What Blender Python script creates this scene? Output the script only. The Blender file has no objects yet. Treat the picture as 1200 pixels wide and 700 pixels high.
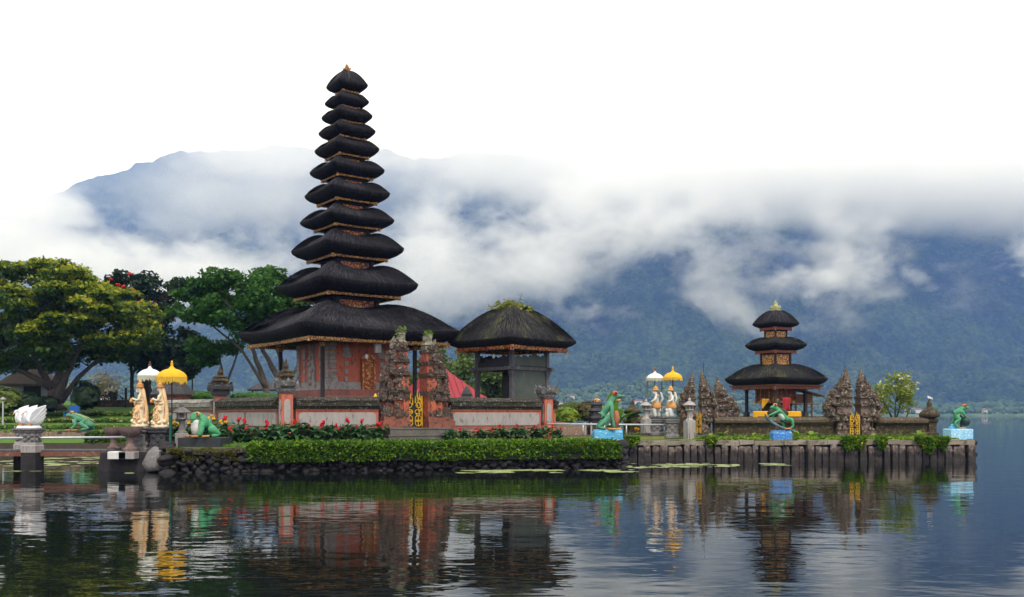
import bpy, math, random
import numpy as np
from mathutils import Vector, Matrix, noise as mnoise

random.seed(7)
rng = np.random.default_rng(7)
scene = bpy.context.scene
COL = scene.collection
R = math.radians
PI = math.pi

# ------------------------------------------------------------------ camera
F = 1100.0            # focal length in pixels of a 1200 px wide picture
HZ = 485.5            # row of the horizon
CAMZ = 2.5
cam_data = bpy.data.cameras.new("camera")
cam_data.sensor_width = 36.0
cam_data.lens = 36.0 * F / 1200.0
cam_data.shift_y = (HZ - 350.0) / 1200.0
cam_data.clip_start = 0.1
cam_data.clip_end = 30000.0
cam = bpy.data.objects.new("camera", cam_data)
cam.location = (0, 0, CAMZ)
cam.rotation_euler = (R(90), 0, 0)
COL.objects.link(cam)
scene.camera = cam

# ------------------------------------------------------------------ sky and sun
SUN_EL, SUN_AZ = R(54), R(165)          # azimuth clockwise from +Y (the view direction)
world = bpy.data.worlds.new("World")
scene.world = world
world.use_nodes = True
nt = world.node_tree
nt.nodes.clear()
w_out = nt.nodes.new("ShaderNodeOutputWorld")
w_bg = nt.nodes.new("ShaderNodeBackground")
w_sky = nt.nodes.new("ShaderNodeTexSky")
w_sky.sky_type = 'NISHITA'
w_sky.sun_disc = False
w_sky.sun_elevation = SUN_EL
w_sky.sun_rotation = SUN_AZ
w_tc = nt.nodes.new("ShaderNodeTexCoord")
w_map = nt.nodes.new("ShaderNodeMapping")
w_map.inputs["Scale"].default_value = (1.0, 1.0, 3.0)
w_n = nt.nodes.new("ShaderNodeTexNoise")
w_n.inputs["Scale"].default_value = 2.2
w_n.inputs["Detail"].default_value = 6.0
w_ramp = nt.nodes.new("ShaderNodeMapRange")
w_ramp.inputs["From Min"].default_value = 0.35
w_ramp.inputs["From Max"].default_value = 0.65
w_ramp.inputs["To Min"].default_value = 0.90
w_ramp.inputs["To Max"].default_value = 1.0
w_mix = nt.nodes.new("ShaderNodeMix")
w_mix.data_type = 'RGBA'
SKY_STRENGTH = 0.1
CLOUD = 17.5
CLOUD_BACK = 17.0
w_bg.inputs["Strength"].default_value = SKY_STRENGTH
L = nt.links.new
L(w_tc.outputs["Generated"], w_map.inputs["Vector"])
L(w_map.outputs["Vector"], w_n.inputs["Vector"])
L(w_n.outputs[0], w_ramp.inputs["Value"])
L(w_ramp.outputs[0], w_mix.inputs[0])
# the cloud cover is thinnest, so brightest, low over the lake ahead; thick and greyer overhead and behind
w_sep = nt.nodes.new("ShaderNodeSeparateXYZ")
L(w_tc.outputs["Generated"], w_sep.inputs[0])
w_br = nt.nodes.new("ShaderNodeMapRange")
w_br.interpolation_type = 'SMOOTHSTEP'
w_br.inputs["From Min"].default_value = -0.2
w_br.inputs["From Max"].default_value = 0.95
w_br.inputs["To Min"].default_value = CLOUD_BACK
w_br.inputs["To Max"].default_value = CLOUD
L(w_sep.outputs["Y"], w_br.inputs["Value"])
w_tint = nt.nodes.new("ShaderNodeVectorMath")
w_tint.operation = 'SCALE'
w_tint.inputs[0].default_value = (0.945, 0.957, 1.0)
w_n2 = nt.nodes.new("ShaderNodeTexNoise")
w_n2.inputs["Scale"].default_value = 3.0
w_n2.inputs["Detail"].default_value = 5.0
w_n2.inputs["Roughness"].default_value = 0.55
L(w_map.outputs["Vector"], w_n2.inputs["Vector"])
w_lay = nt.nodes.new("ShaderNodeMapRange")
w_lay.inputs["From Min"].default_value = 0.34
w_lay.inputs["From Max"].default_value = 0.60
w_lay.inputs["To Min"].default_value = 0.80
w_lay.inputs["To Max"].default_value = 1.08
L(w_n2.outputs[0], w_lay.inputs["Value"])
w_mul = nt.nodes.new("ShaderNodeMath")
w_mul.operation = 'MULTIPLY'
L(w_br.outputs[0], w_mul.inputs[0])
L(w_lay.outputs[0], w_mul.inputs[1])
L(w_mul.outputs[0], w_tint.inputs["Scale"])
L(w_tint.outputs[0], w_mix.inputs[7])
L(w_sky.outputs[0], w_mix.inputs[6])
L(w_mix.outputs[2], w_bg.inputs["Color"])
L(w_bg.outputs[0], w_out.inputs["Surface"])

sun_d = bpy.data.lights.new("sun", 'SUN')
sun_d.energy = 2.6
sun_d.angle = R(9)
sun_d.color = (1.0, 0.95, 0.86)
sun = bpy.data.objects.new("sun", sun_d)
sdir = Vector((math.sin(SUN_AZ) * math.cos(SUN_EL), math.cos(SUN_AZ) * math.cos(SUN_EL), math.sin(SUN_EL)))
sun.rotation_euler = sdir.to_track_quat('Z', 'Y').to_euler()
COL.objects.link(sun)

# ------------------------------------------------------------------ exposure and sampling
vs = scene.view_settings
vs.view_transform = 'Standard'
vs.look = 'None'
vs.gamma = 1.0
vs.use_curve_mapping = False
vs.exposure = -0.12
cy = scene.cycles
cy.max_bounces = 14
cy.diffuse_bounces = 3
cy.glossy_bounces = 3
cy.transmission_bounces = 3
cy.volume_bounces = 12
cy.transparent_max_bounces = 12
cy.volume_step_rate = 0.3
cy.volume_max_steps = 256
cy.use_denoising = True
cy.caustics_reflective = False
cy.caustics_refractive = False
cy.sample_clamp_indirect = 6.0


def at(px, py, Y):
    """the point of the place seen at picture row/column (1200 x 700) at distance Y"""
    return Vector(((px - 600.0) / F * Y, Y, CAMZ + (HZ - py) / F * Y))


def pxm(px, Y):
    return px / F * Y
# ------------------------------------------------------------------ node material helpers
MATS = {}


def new_mat(name):
    m = bpy.data.materials.new(name)
    m.use_nodes = True
    m.node_tree.nodes.clear()
    out = m.node_tree.nodes.new("ShaderNodeOutputMaterial")
    return m, m.node_tree, out


def node(nt, kind, **kw):
    n = nt.nodes.new(kind)
    for k, v in kw.items():
        if k.startswith("i_"):
            n.inputs[k[2:].replace("_", " ")].default_value = v
        else:
            setattr(n, k, v)
    return n


def ramp(nt, stops, interp='LINEAR'):
    n = nt.nodes.new("ShaderNodeValToRGB")
    cr = n.color_ramp
    cr.interpolation = interp
    while len(cr.elements) < len(stops):
        cr.elements.new(0.5)
    for e, (p, c) in zip(cr.elements, stops):
        e.position = p
        e.color = (c[0], c[1], c[2], 1)
    return n


def c3(c, k=1.0):
    return (c[0] * k, c[1] * k, c[2] * k)


def weathered(name, base, second=None, third=None, scale=6.0, rough=0.85, bump=0.3, bump_scale=30.0, bump_dist=0.03,
              amount=0.5, third_lo=0.6, spec=0.3, stretch=(1, 1, 1), coord="Object", metallic=0.0, detail=6.0):
    """a solid surface whose colour wanders between two or three tones, with a fine bump"""
    if name in MATS:
        return MATS[name]
    m, nt, out = new_mat(name)
    L = nt.links.new
    second = second or c3(base, 0.6)
    tc = node(nt, "ShaderNodeTexCoord")
    mp = node(nt, "ShaderNodeMapping")
    mp.inputs["Scale"].default_value = stretch
    L(tc.outputs[coord], mp.inputs["Vector"])
    n1 = node(nt, "ShaderNodeTexNoise", i_Scale=scale, i_Detail=detail, i_Roughness=0.65)
    L(mp.outputs[0], n1.inputs["Vector"])
    w = 0.22
    r = ramp(nt, [(max(0, amount - w), base), (min(1, amount + w), second)])
    L(n1.outputs[0], r.inputs[0])
    col = r.outputs[0]
    if third:
        n3 = node(nt, "ShaderNodeTexNoise", i_Scale=scale * 2.3, i_Detail=8.0, i_Roughness=0.7)
        mp3 = node(nt, "ShaderNodeMapping")
        mp3.inputs["Location"].default_value = (7.3, 3.1, 5.7)
        L(mp.outputs[0], mp3.inputs["Vector"])
        L(mp3.outputs[0], n3.inputs["Vector"])
        mr = node(nt, "ShaderNodeMapRange", i_From_Min=third_lo - 0.04, i_From_Max=third_lo + 0.05)
        L(n3.outputs[0], mr.inputs["Value"])
        mx = node(nt, "ShaderNodeMix", data_type='RGBA')
        mx.inputs[7].default_value = (*third, 1)
        L(mr.outputs[0], mx.inputs[0])
        L(col, mx.inputs[6])
        col = mx.outputs[2]
    p = node(nt, "ShaderNodeBsdfPrincipled", i_Roughness=rough, i_Metallic=metallic)
    p.inputs["Specular IOR Level"].default_value = spec
    L(col, p.inputs["Base Color"])
    nb = node(nt, "ShaderNodeTexNoise", i_Scale=bump_scale, i_Detail=5.0, i_Roughness=0.7)
    L(mp.outputs[0], nb.inputs["Vector"])
    b = node(nt, "ShaderNodeBump", i_Strength=bump, i_Distance=bump_dist)
    L(nb.outputs[0], b.inputs["Height"])
    L(b.outputs[0], p.inputs["Normal"])
    L(p.outputs[0], out.inputs["Surface"])
    MATS[name] = m
    return m


def leaf_mat(name, cols=(), trans=0.35, noise_scale=0.35, clump=0.5, rough=0.6):
    """leaves: each leaf its own tone, slow drift between clumps, some light through"""
    if name in MATS:
        return MATS[name]
    m, nt, out = new_mat(name)
    L = nt.links.new
    g = node(nt, "ShaderNodeNewGeometry")
    tc = node(nt, "ShaderNodeTexCoord")
    n1 = node(nt, "ShaderNodeTexNoise", i_Scale=noise_scale, i_Detail=3.0)
    L(tc.outputs["Object"], n1.inputs["Vector"])
    mr = node(nt, "ShaderNodeMapRange", i_From_Min=0.3, i_From_Max=0.7)
    L(n1.outputs[0], mr.inputs["Value"])
    mx = node(nt, "ShaderNodeMix", data_type='FLOAT')
    mx.inputs[0].default_value = clump
    L(g.outputs["Random Per Island"], mx.inputs[2])
    L(mr.outputs[0], mx.inputs[3])
    r = ramp(nt, [(i / max(1, len(cols) - 1) * 0.8 + 0.1, c) for i, c in enumerate(cols)])
    L(mx.outputs[0], r.inputs[0])
    d = node(nt, "ShaderNodeBsdfPrincipled", i_Roughness=rough)
    d.inputs["Specular IOR Level"].default_value = 0.25
    L(r.outputs[0], d.inputs["Base Color"])
    t = node(nt, "ShaderNodeBsdfTranslucent")
    L(r.outputs[0], t.inputs["Color"])
    ms = node(nt, "ShaderNodeMixShader")
    ms.inputs[0].default_value = trans
    L(d.outputs[0], ms.inputs[1])
    L(t.outputs[0], ms.inputs[2])
    L(ms.outputs[0], out.inputs["Surface"])
    MATS[name] = m
    return m


# ------------------------------------------------------------------ objects
def tag(o, label=None, cat=None, group=None, kind=None):
    if label: o["label"] = label
    if cat: o["category"] = cat
    if group: o["group"] = group
    if kind: o["kind"] = kind
    return o


def empty(name, loc, rz=0.0, label=None, cat=None, group=None):
    o = bpy.data.objects.new(name, None)
    o.empty_display_size = 0.2
    o.location = loc
    o.rotation_euler = (0, 0, rz)
    COL.objects.link(o)
    return tag(o, label, cat, group)


def copy_tree(o, parent=None):
    kids = [c for c in COL.objects if c.parent == o]
    c = o.copy()
    COL.objects.link(c)
    if parent is not None:
        c.parent = parent
    for k in kids:
        copy_tree(k, c)
    return c


class MB:
    """collects vertices and faces and links them as ONE mesh object"""

    def __init__(self):
        self.v = []
        self.f = []
        self.mi = []
        self.cur = 0

    def add(self, vs, fs):
        o = len(self.v)
        self.v.extend([tuple(p) for p in vs])
        self.f.extend([tuple(i + o for i in f) for f in fs])
        self.mi.extend([self.cur] * len(fs))
        return self

    def box(self, c, s, rz=0.0, taper=1.0, rx=0.0, ry=0.0):
        hx, hy, hz = s[0] / 2, s[1] / 2, s[2] / 2
        pts = []
        M = Matrix.Rotation(rz, 3, 'Z') @ Matrix.Rotation(ry, 3, 'Y') @ Matrix.Rotation(rx, 3, 'X')
        for z, k in ((-hz, 1.0), (hz, taper)):
            for x, y in ((-hx, -hy), (hx, -hy), (hx, hy), (-hx, hy)):
                pts.append(Vector(c) + M @ Vector((x * k, y * k, z)))
        self.add(pts, [(3, 2, 1, 0), (4, 5, 6, 7), (0, 1, 5, 4), (1, 2, 6, 5), (2, 3, 7, 6), (3, 0, 4, 7)])
        return self

    def lathe(self, prof, c=(0, 0, 0), n=20, cap=True, rz=0.0, sx=1.0, sy=1.0):
        """prof: (radius, z) from bottom to top"""
        vs, fs = [], []
        for r, z in prof:
            for i in range(n):
                a = 2 * PI * i / n + rz
                vs.append((c[0] + r * math.cos(a) * sx, c[1] + r * math.sin(a) * sy, c[2] + z))
        for k in range(len(prof) - 1):
            for i in range(n):
                j = (i + 1) % n
                fs.append((k * n + i, k * n + j, (k + 1) * n + j, (k + 1) * n + i))
        if cap:
            fs.append(tuple(range(n - 1, -1, -1)))
            fs.append(tuple((len(prof) - 1) * n + i for i in range(n)))
        return self.add(vs, fs)

    def square(self, prof, c=(0, 0, 0), rz=0.0):
        """square section stack, prof: (half side, z)"""
        return self.lathe([(r * math.sqrt(2), z) for r, z in prof], c, 4, True, rz + PI / 4)

    def rect(self, prof, c=(0, 0, 0), rz=0.0):
        """rectangular section stack, prof: (half x, half y, z)"""
        vs, fs = [], []
        ca, sa = math.cos(rz), math.sin(rz)
        for hx, hy, z in prof:
            for x, y in ((-hx, -hy), (hx, -hy), (hx, hy), (-hx, hy)):
                vs.append((c[0] + x * ca - y * sa, c[1] + x * sa + y * ca, c[2] + z))
        for k in range(len(prof) - 1):
            for i in range(4):
                j = (i + 1) % 4
                fs.append((k * 4 + i, k * 4 + j, (k + 1) * 4 + j, (k + 1) * 4 + i))
        fs.append((3, 2, 1, 0))
        fs.append(tuple((len(prof) - 1) * 4 + i for i in range(4)))
        return self.add(vs, fs)

    def tube(self, pts, rads, n=8, cap=True):
        pts = [Vector(p) for p in pts]
        if not isinstance(rads, (list, tuple)):
            rads = [rads] * len(pts)
        vs, fs = [], []
        prev = None
        for i, p in enumerate(pts):
            d = (pts[min(i + 1, len(pts) - 1)] - pts[max(i - 1, 0)])
            if d.length < 1e-9: d = Vector((0, 0, 1))
            d.normalize()
            if prev is None:
                ref = Vector((0, 0, 1)) if abs(d.z) < 0.9 else Vector((1, 0, 0))
                u = d.cross(ref).normalized()
            else:
                u = (prev - d * prev.dot(d))
                if u.length < 1e-6: u = d.orthogonal()
                u.normalize()
            prev = u
            w = d.cross(u)
            for k in range(n):
                a = 2 * PI * k / n
                vs.append(p + (u * math.cos(a) + w * math.sin(a)) * rads[i])
        for i in range(len(pts) - 1):
            for k in range(n):
                j = (k + 1) % n
                fs.append((i * n + k, i * n + j, (i + 1) * n + j, (i + 1) * n + k))
        if cap:
            fs.append(tuple(range(n - 1, -1, -1)))
            fs.append(tuple((len(pts) - 1) * n + k for k in range(n)))
        return self.add(vs, fs)

    def ball(self, c, r, n=12, m=8, M=None):
        """ellipsoid, r = (rx, ry, rz)"""
        if not isinstance(r, (list, tuple)): r = (r, r, r)
        vs, fs = [], []
        for k in range(1, m):
            ph = -PI / 2 + PI * k / m
            for i in range(n):
                a = 2 * PI * i / n
                p = Vector((r[0] * math.cos(ph) * math.cos(a), r[1] * math.cos(ph) * math.sin(a), r[2] * math.sin(ph)))
                if M is not None: p = M @ p
                vs.append(Vector(c) + p)
        b = Vector((0, 0, -r[2])); t = Vector((0, 0, r[2]))
        if M is not None: b = M @ b; t = M @ t
        vs.append(Vector(c) + b); vs.append(Vector(c) + t)
        ib, it = len(vs) - 2, len(vs) - 1
        for k in range(m - 2):
            for i in range(n):
                j = (i + 1) % n
                fs.append((k * n + i, k * n + j, (k + 1) * n + j, (k + 1) * n + i))
        for i in range(n):
            j = (i + 1) % n
            fs.append((ib, j, i))
            fs.append(((m - 2) * n + i, (m - 2) * n + j, it))
        return self.add(vs, fs)

    def prism(self, outline, depth, M=None, c=(0, 0, 0)):
        """outline in (x, z), extruded +-depth/2 along y, then M, then moved to c"""
        n = len(outline)
        vs = []
        for s in (-0.5, 0.5):
            for x, z in outline:
                p = Vector((x, s * depth, z))
                if M is not None: p = M @ p
                vs.append(p + Vector(c))
        fs = [tuple(range(n)), tuple(range(2 * n - 1, n - 1, -1))]
        for i in range(n):
            j = (i + 1) % n
            fs.append((j, i, n + i, n + j))
        return self.add(vs, fs)

    def build(self, name, mat, parent=None, smooth=False, angle=None, jitter=0.0, jscale=1.0, bevel=0.0):
        me = bpy.data.meshes.new(name)
        vs = self.v
        if jitter:
            vs = [tuple(Vector(p) + mnoise.noise_vector(Vector(p) * jscale) * jitter) for p in vs]
        me.from_pydata(vs, [], self.f)
        mats = mat if isinstance(mat, (list, tuple)) else [mat]
        for m in mats: me.materials.append(m)
        if len(mats) > 1:
            me.polygons.foreach_set("material_index", self.mi)
        if smooth or angle is not None:
            me.polygons.foreach_set("use_smooth", [True] * len(me.polygons))
        me.update()
        if angle is not None:
            me.set_sharp_from_angle(angle=R(angle))
        o = bpy.data.objects.new(name, me)
        COL.objects.link(o)
        if parent is not None: o.parent = parent
        if bevel:
            b = o.modifiers.new("bevel", 'BEVEL')
            b.width = bevel; b.segments = 2; b.limit_method = 'ANGLE'; b.angle_limit = R(40)
        return o


def np_mesh(name, verts, quads, mat, parent=None, smooth=False):
    """fast quad mesh from numpy arrays"""
    me = bpy.data.meshes.new(name)
    nv, nf = len(verts), len(quads)
    k = quads.shape[1]
    me.vertices.add(nv)
    me.vertices.foreach_set("co", np.ascontiguousarray(verts, dtype=np.float32).ravel())
    me.loops.add(nf * k)
    me.loops.foreach_set("vertex_index", np.ascontiguousarray(quads, dtype=np.int32).ravel())
    me.polygons.add(nf)
    me.polygons.foreach_set("loop_start", np.arange(0, nf * k, k, dtype=np.int32))
    if smooth:
        me.polygons.foreach_set("use_smooth", np.ones(nf, dtype=bool))
    me.update(calc_edges=True)
    me.validate()
    for m in (mat if isinstance(mat, (list, tuple)) else [mat]): me.materials.append(m)
    o = bpy.data.objects.new(name, me)
    COL.objects.link(o)
    if parent is not None: o.parent = parent
    return o


def leaves(centers, size, flat=0.5, aspect=1.7, seed=0, up=0.0):
    """leaf-shaped diamonds (4 verts, folded a little) at the centres; returns verts, quads"""
    g = np.random.default_rng(seed)
    n = len(centers)
    nrm = g.normal(size=(n, 3))
    nrm[:, 2] = np.abs(nrm[:, 2]) * (1 + 2 * flat) + up
    nrm /= np.linalg.norm(nrm, axis=1)[:, None]
    a = g.normal(size=(n, 3))
    u = np.cross(nrm, a)
    u /= np.linalg.norm(u, axis=1)[:, None] + 1e-9
    w = np.cross(nrm, u)
    s = size * g.uniform(0.6, 1.35, size=(n, 1))
    L_ = u * s * 0.5 * aspect
    W_ = w * s * 0.5
    sag = nrm * s * 0.12
    v = np.empty((n, 4, 3))
    v[:, 0] = centers - L_ - sag
    v[:, 1] = centers + W_ - L_ * 0.1
    v[:, 2] = centers + L_ - sag
    v[:, 3] = centers - W_ - L_ * 0.1
    q = np.arange(n * 4).reshape(n, 4)
    return v.reshape(-1, 3), q


def skin_body(name, joints, edges, mat, parent=None, levels=2, root=0):
    """one continuous body grown from a skeleton: joints {name: (pos, radius or (rx, ry))}"""
    names = list(joints.keys())
    idx = {k: i for i, k in enumerate(names)}
    me = bpy.data.meshes.new(name)
    me.from_pydata([joints[k][0] for k in names], [(idx[a], idx[b]) for a, b in edges], [])
    o = bpy.data.objects.new(name, me)
    COL.objects.link(o)
    if parent is not None: o.parent = parent
    m = o.modifiers.new("skin", 'SKIN')
    m.use_smooth_shade = True
    m.branch_smoothing = 0.6
    sv = me.skin_vertices[0].data
    for i, k in enumerate(names):
        r = joints[k][1]
        sv[i].radius = r if isinstance(r, (list, tuple)) else (r, r)
        sv[i].use_root = (i == root)
    s = o.modifiers.new("sub", 'SUBSURF')
    s.levels = levels; s.render_levels = levels
    me.materials.append(mat)
    # bake the modifiers into a plain mesh
    dg = bpy.context.evaluated_depsgraph_get()
    ev = o.evaluated_get(dg)
    me2 = bpy.data.meshes.new_from_object(ev)
    o.modifiers.clear()
    o.data = me2
    me2.name = name
    if len(me2.materials) == 0: me2.materials.append(mat)
    me2.polygons.foreach_set("use_smooth", [True] * len(me2.polygons))
    return o
# ------------------------------------------------------------------ lake
def water_mat():
    m, nt, out = new_mat("lake_water")
    L = nt.links.new
    tc = node(nt, "ShaderNodeTexCoord")
    p = node(nt, "ShaderNodeBsdfPrincipled", i_Roughness=0.02, i_IOR=1.5)
    p.inputs["Base Color"].default_value = (0.006, 0.008, 0.006, 1)
    p.inputs["Specular IOR Level"].default_value = 0.5
    hs = []
    for sc, st, loc in ((0.8, (0.6, 1.0, 1), (0, 0, 0)), (2.6, (0.55, 1.0, 1), (3, 9, 0)), (0.15, (0.5, 1, 1), (5, 1, 0))):
        mp = node(nt, "ShaderNodeMapping")
        mp.inputs["Scale"].default_value = st
        mp.inputs["Location"].default_value = loc
        L(tc.outputs["Object"], mp.inputs["Vector"])
        n = node(nt, "ShaderNodeTexNoise", i_Scale=sc, i_Detail=2.0, i_Roughness=0.5)
        L(mp.outputs[0], n.inputs["Vector"])
        hs.append(n)
    # calm and ruffled patches
    b = None
    for n, dist, stg in zip(hs, (0.0135, 0.005, 0.036), (1, 1, 1)):
        bn = node(nt, "ShaderNodeBump", i_Strength=stg, i_Distance=dist)
        L(n.outputs[0], bn.inputs["Height"])
        if b is not None: L(b.outputs[0], bn.inputs["Normal"])
        b = bn
    L(b.outputs[0], p.inputs["Normal"])
    L(p.outputs[0], out.inputs["Surface"])
    return m


mb = MB()
mb.add([(-7000, -60, 0), (7000, -60, 0), (7000, 1540, 0), (-7000, 1540, 0)], [(0, 1, 2, 3)])
lake = mb.build("water", water_mat())
tag(lake, kind="structure")


# ------------------------------------------------------------------ mountain round the lake
def interp(x, xs, ys):
    return np.interp(x, xs, ys)


def fbm2(x, y, oct=5, seed=0.0):
    out = np.zeros(x.shape)
    it = np.nditer([x, y, out], op_flags=[['readonly'], ['readonly'], ['writeonly']])
    for a, b, o in it:
        o[...] = mnoise.fractal(Vector((float(a), float(b), seed)), 1.0, 2.0, oct)
    return out


def forest_mat():
    m, nt, out = new_mat("forest_slope")
    L = nt.links.new
    tc = node(nt, "ShaderNodeTexCoord")
    v = node(nt, "ShaderNodeTexVoronoi", i_Scale=0.13, i_Randomness=1.0)
    mp = node(nt, "ShaderNodeMapping")
    mp.inputs["Scale"].default_value = (1, 0.6, 1)
    L(tc.outputs["Object"], mp.inputs["Vector"])
    L(mp.outputs[0], v.inputs["Vector"])
    n = node(nt, "ShaderNodeTexNoise", i_Scale=0.008, i_Detail=9.0, i_Roughness=0.72)
    L(tc.outputs["Object"], n.inputs["Vector"])
    mx = node(nt, "ShaderNodeMix", data_type='FLOAT')
    mx.inputs[0].default_value = 0.28
    L(n.outputs[0], mx.inputs[2])
    L(v.outputs["Color"], mx.inputs[3])
    r = ramp(nt, [(0.28, (0.008, 0.016, 0.010)), (0.5, (0.026, 0.048, 0.022)), (0.72, (0.075, 0.105, 0.04))])
    L(mx.outputs[0], r.inputs[0])
    p = node(nt, "ShaderNodeBsdfDiffuse")
    L(r.outputs[0], p.inputs["Color"])
    b = node(nt, "ShaderNodeBump", i_Strength=1.0, i_Distance=6.0)
    b.invert = True
    L(v.outputs["Distance"], b.inputs["Height"])
    L(b.outputs[0], p.inputs["Normal"])
    L(p.outputs[0], out.inputs["Surface"])
    return m


FOREST = forest_mat()
nu, nv_ = 420, 150
uu = np.linspace(-0.95, 0.95, nu)
tt = np.linspace(0, 1, nv_)
pxs = 600 + uu * F
RX = [-450, -200, -60, 60, 90, 150, 200, 260, 330, 420, 520, 640, 760, 900, 1200, 1650]
RY = [400, 360, 280, 232, 216, 196, 180, 181, 174, 176, 178, 182, 190, 205, 212, 215]
RD = [4600, 4600, 4500, 4500, 4500, 4500, 4450, 4400, 4300, 4200, 4000, 3700, 3400, 3200, 3000, 3000]
ridge_y = interp(pxs, RX, RY)
ridge_d = interp(pxs, RX, RD)
ridge_z = (HZ - ridge_y) / F * ridge_d + CAMZ
SHORE = 1530.0
U, T = np.meshgrid(uu, tt)
D = SHORE + T * (ridge_d[None, :] - SHORE)
X = U * D
# gentle foot, steep upper slope
prof = 0.10 * T + 0.90 * np.clip((T - 0.10) / 0.9, 0, 1) ** 1.35
Z = prof * ridge_z[None, :]
n1 = fbm2(X * 0.0016, D * 0.0009, 5, 3.0)
n2 = fbm2(X * 0.006, D * 0.003, 4, 9.0)
env = np.clip(T * 2.5, 0, 1)
Z = Z + env * (95 * n1 * np.clip(1.3 - T, 0.2, 1) + 22 * n2)
n3 = 1.0 - np.abs(fbm2(X * 0.0045, D * 0.0011, 4, 17.0)) * 2.2
Z = Z + env * np.clip(1.2 - T, 0.15, 1) * 70 * (n3 - 0.5)
Z = Z + env * 8 * rng.random(Z.shape)
Z[0, :] = -2.0
Z = np.maximum(Z, -2.0)
V = np.stack([X, D, Z], -1).reshape(-1, 3)
ii, jj = np.meshgrid(np.arange(nv_ - 1), np.arange(nu - 1), indexing='ij')
q = np.stack([ii * nu + jj, ii * nu + jj + 1, (ii + 1) * nu + jj + 1, (ii + 1) * nu + jj], -1).reshape(-1, 4)
mountain = np_mesh("mountain", V, q, FOREST, smooth=True)
tag(mountain, kind="structure")


# ------------------------------------------------------------------ the air: one even haze box
mb = MB()
mb.box((0, 2300, 749), (14400, 4900, 1502))
haze = mb.build("haze", None)
haze.data.materials.clear()
hm, nt, out = new_mat("haze_air")
pv = node(nt, "ShaderNodeVolumePrincipled")
pv.inputs["Color"].default_value = (0.21, 0.385, 1.0, 1)
pv.inputs["Density"].default_value = 0.000155
pv.inputs["Absorption Color"].default_value = (0.92, 0.95, 1, 1)
pv.inputs["Anisotropy"].default_value = 0.0
nt.links.new(pv.outputs[0], out.inputs["Volume"])
haze.data.materials.append(hm)
tag(haze, kind="stuff")


# ------------------------------------------------------------------ clouds lying on the slopes
def cloud_mat(name, density, nscale, thr, soft, ragged, detail=5.0, inner=0.0, rough=0.68):
    m, nt, out = new_mat(name)
    L = nt.links.new
    tc = node(nt, "ShaderNodeTexCoord")
    ln = node(nt, "ShaderNodeVectorMath", operation='LENGTH')
    L(tc.outputs["Object"], ln.inputs[0])
    fall = node(nt, "ShaderNodeMapRange", interpolation_type='SMOOTHSTEP', i_From_Min=1.0, i_From_Max=inner, i_To_Min=0.0, i_To_Max=1.0)
    L(ln.outputs["Value"], fall.inputs["Value"])
    g = node(nt, "ShaderNodeNewGeometry")
    mp = node(nt, "ShaderNodeMapping")
    mp.inputs["Scale"].default_value = (0.8, 0.5, 1.25)
    L(g.outputs["Position"], mp.inputs["Vector"])
    n = node(nt, "ShaderNodeTexNoise", i_Scale=nscale, i_Detail=detail, i_Roughness=rough, i_Distortion=0.15)
    L(mp.outputs[0], n.inputs["Vector"])
    # erosion: falloff plus strong noise, thresholded
    k = node(nt, "ShaderNodeMath", operation='MULTIPLY_ADD')
    k.inputs[1].default_value = ragged
    k.inputs[2].default_value = -0.5 * ragged - thr
    L(n.outputs[0], k.inputs[0])
    ad = node(nt, "ShaderNodeMath", operation='ADD')
    L(fall.outputs[0], ad.inputs[0])
    L(k.outputs[0], ad.inputs[1])
    mr = node(nt, "ShaderNodeMapRange", i_From_Min=0.0, i_From_Max=soft, i_To_Min=0.0, i_To_Max=density)
    L(ad.outputs[0], mr.inputs["Value"])
    edge = node(nt, "ShaderNodeMapRange", interpolation_type='SMOOTHSTEP', i_From_Min=0.93, i_From_Max=0.6, i_To_Min=0.0, i_To_Max=1.0)
    L(ln.outputs["Value"], edge.inputs["Value"])
    ml = node(nt, "ShaderNodeMath", operation='MULTIPLY')
    L(mr.outputs[0], ml.inputs[0])
    L(edge.outputs[0], ml.inputs[1])
    pv = node(nt, "ShaderNodeVolumePrincipled")
    pv.inputs["Color"].default_value = (0.995, 0.997, 1.0, 1)
    pv.inputs["Anisotropy"].default_value = 0.0
    L(ml.outputs[0], pv.inputs["Density"])
    L(pv.outputs[0], out.inputs["Volume"])
    return m


def cloud(px, py, Y, rx, ry, rdepth, density=0.01, nscale=0.004, thr=0.45, soft=0.6, ragged=2.6, tilt=0.0, label="", detail=5.0):
    """a bank of cloud as a closed lumpy body; rx, ry in picture pixels at Y, rdepth in metres"""
    mb = MB()
    mb.ball((0, 0, 0), 1.0, 40, 24)
    mb.v = [tuple(Vector(p) * (1.0 + 0.10 * mnoise.noise(Vector(p) * 2.3 + Vector((px, py, 0))))) for p in mb.v]
    o = mb.build("cloud", cloud_mat("cloud_vapour", density, nscale, thr, soft, ragged, detail), smooth=True)
    o.location = at(px, py, Y)
    o.scale = (pxm(rx, Y), rdepth, pxm(ry, Y))
    o.rotation_euler = (0, tilt, 0)
    tag(o, label, "cloud", "clouds lying on the mountain", "stuff")
    return o


# the overcast deck that swallows the ridge, right and left
cloud(1190, 195, 2350, 960, 112, 400, 0.013, 0.0032, 0.14, 0.9, 1.3, label="grey white cloud deck hiding the top of the right slope")
cloud(690, 180, 2900, 380, 120, 380, 0.010, 0.0034, 0.20, 1.0, 2.0, label="pale cloud deck above the middle of the slope")
cloud(300, 225, 3300, 460, 150, 400, 0.0027, 0.0026, 0.22, 0.9, 2.4, label="thin pale veil of cloud over the far ridge beside the tall pagoda")
cloud(350, 175, 3900, 310, 52, 300, 0.007, 0.0034, 0.20, 1.0, 2.4, label="soft white cloud lying along the top of the far ridge behind the tall pagoda")
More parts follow.
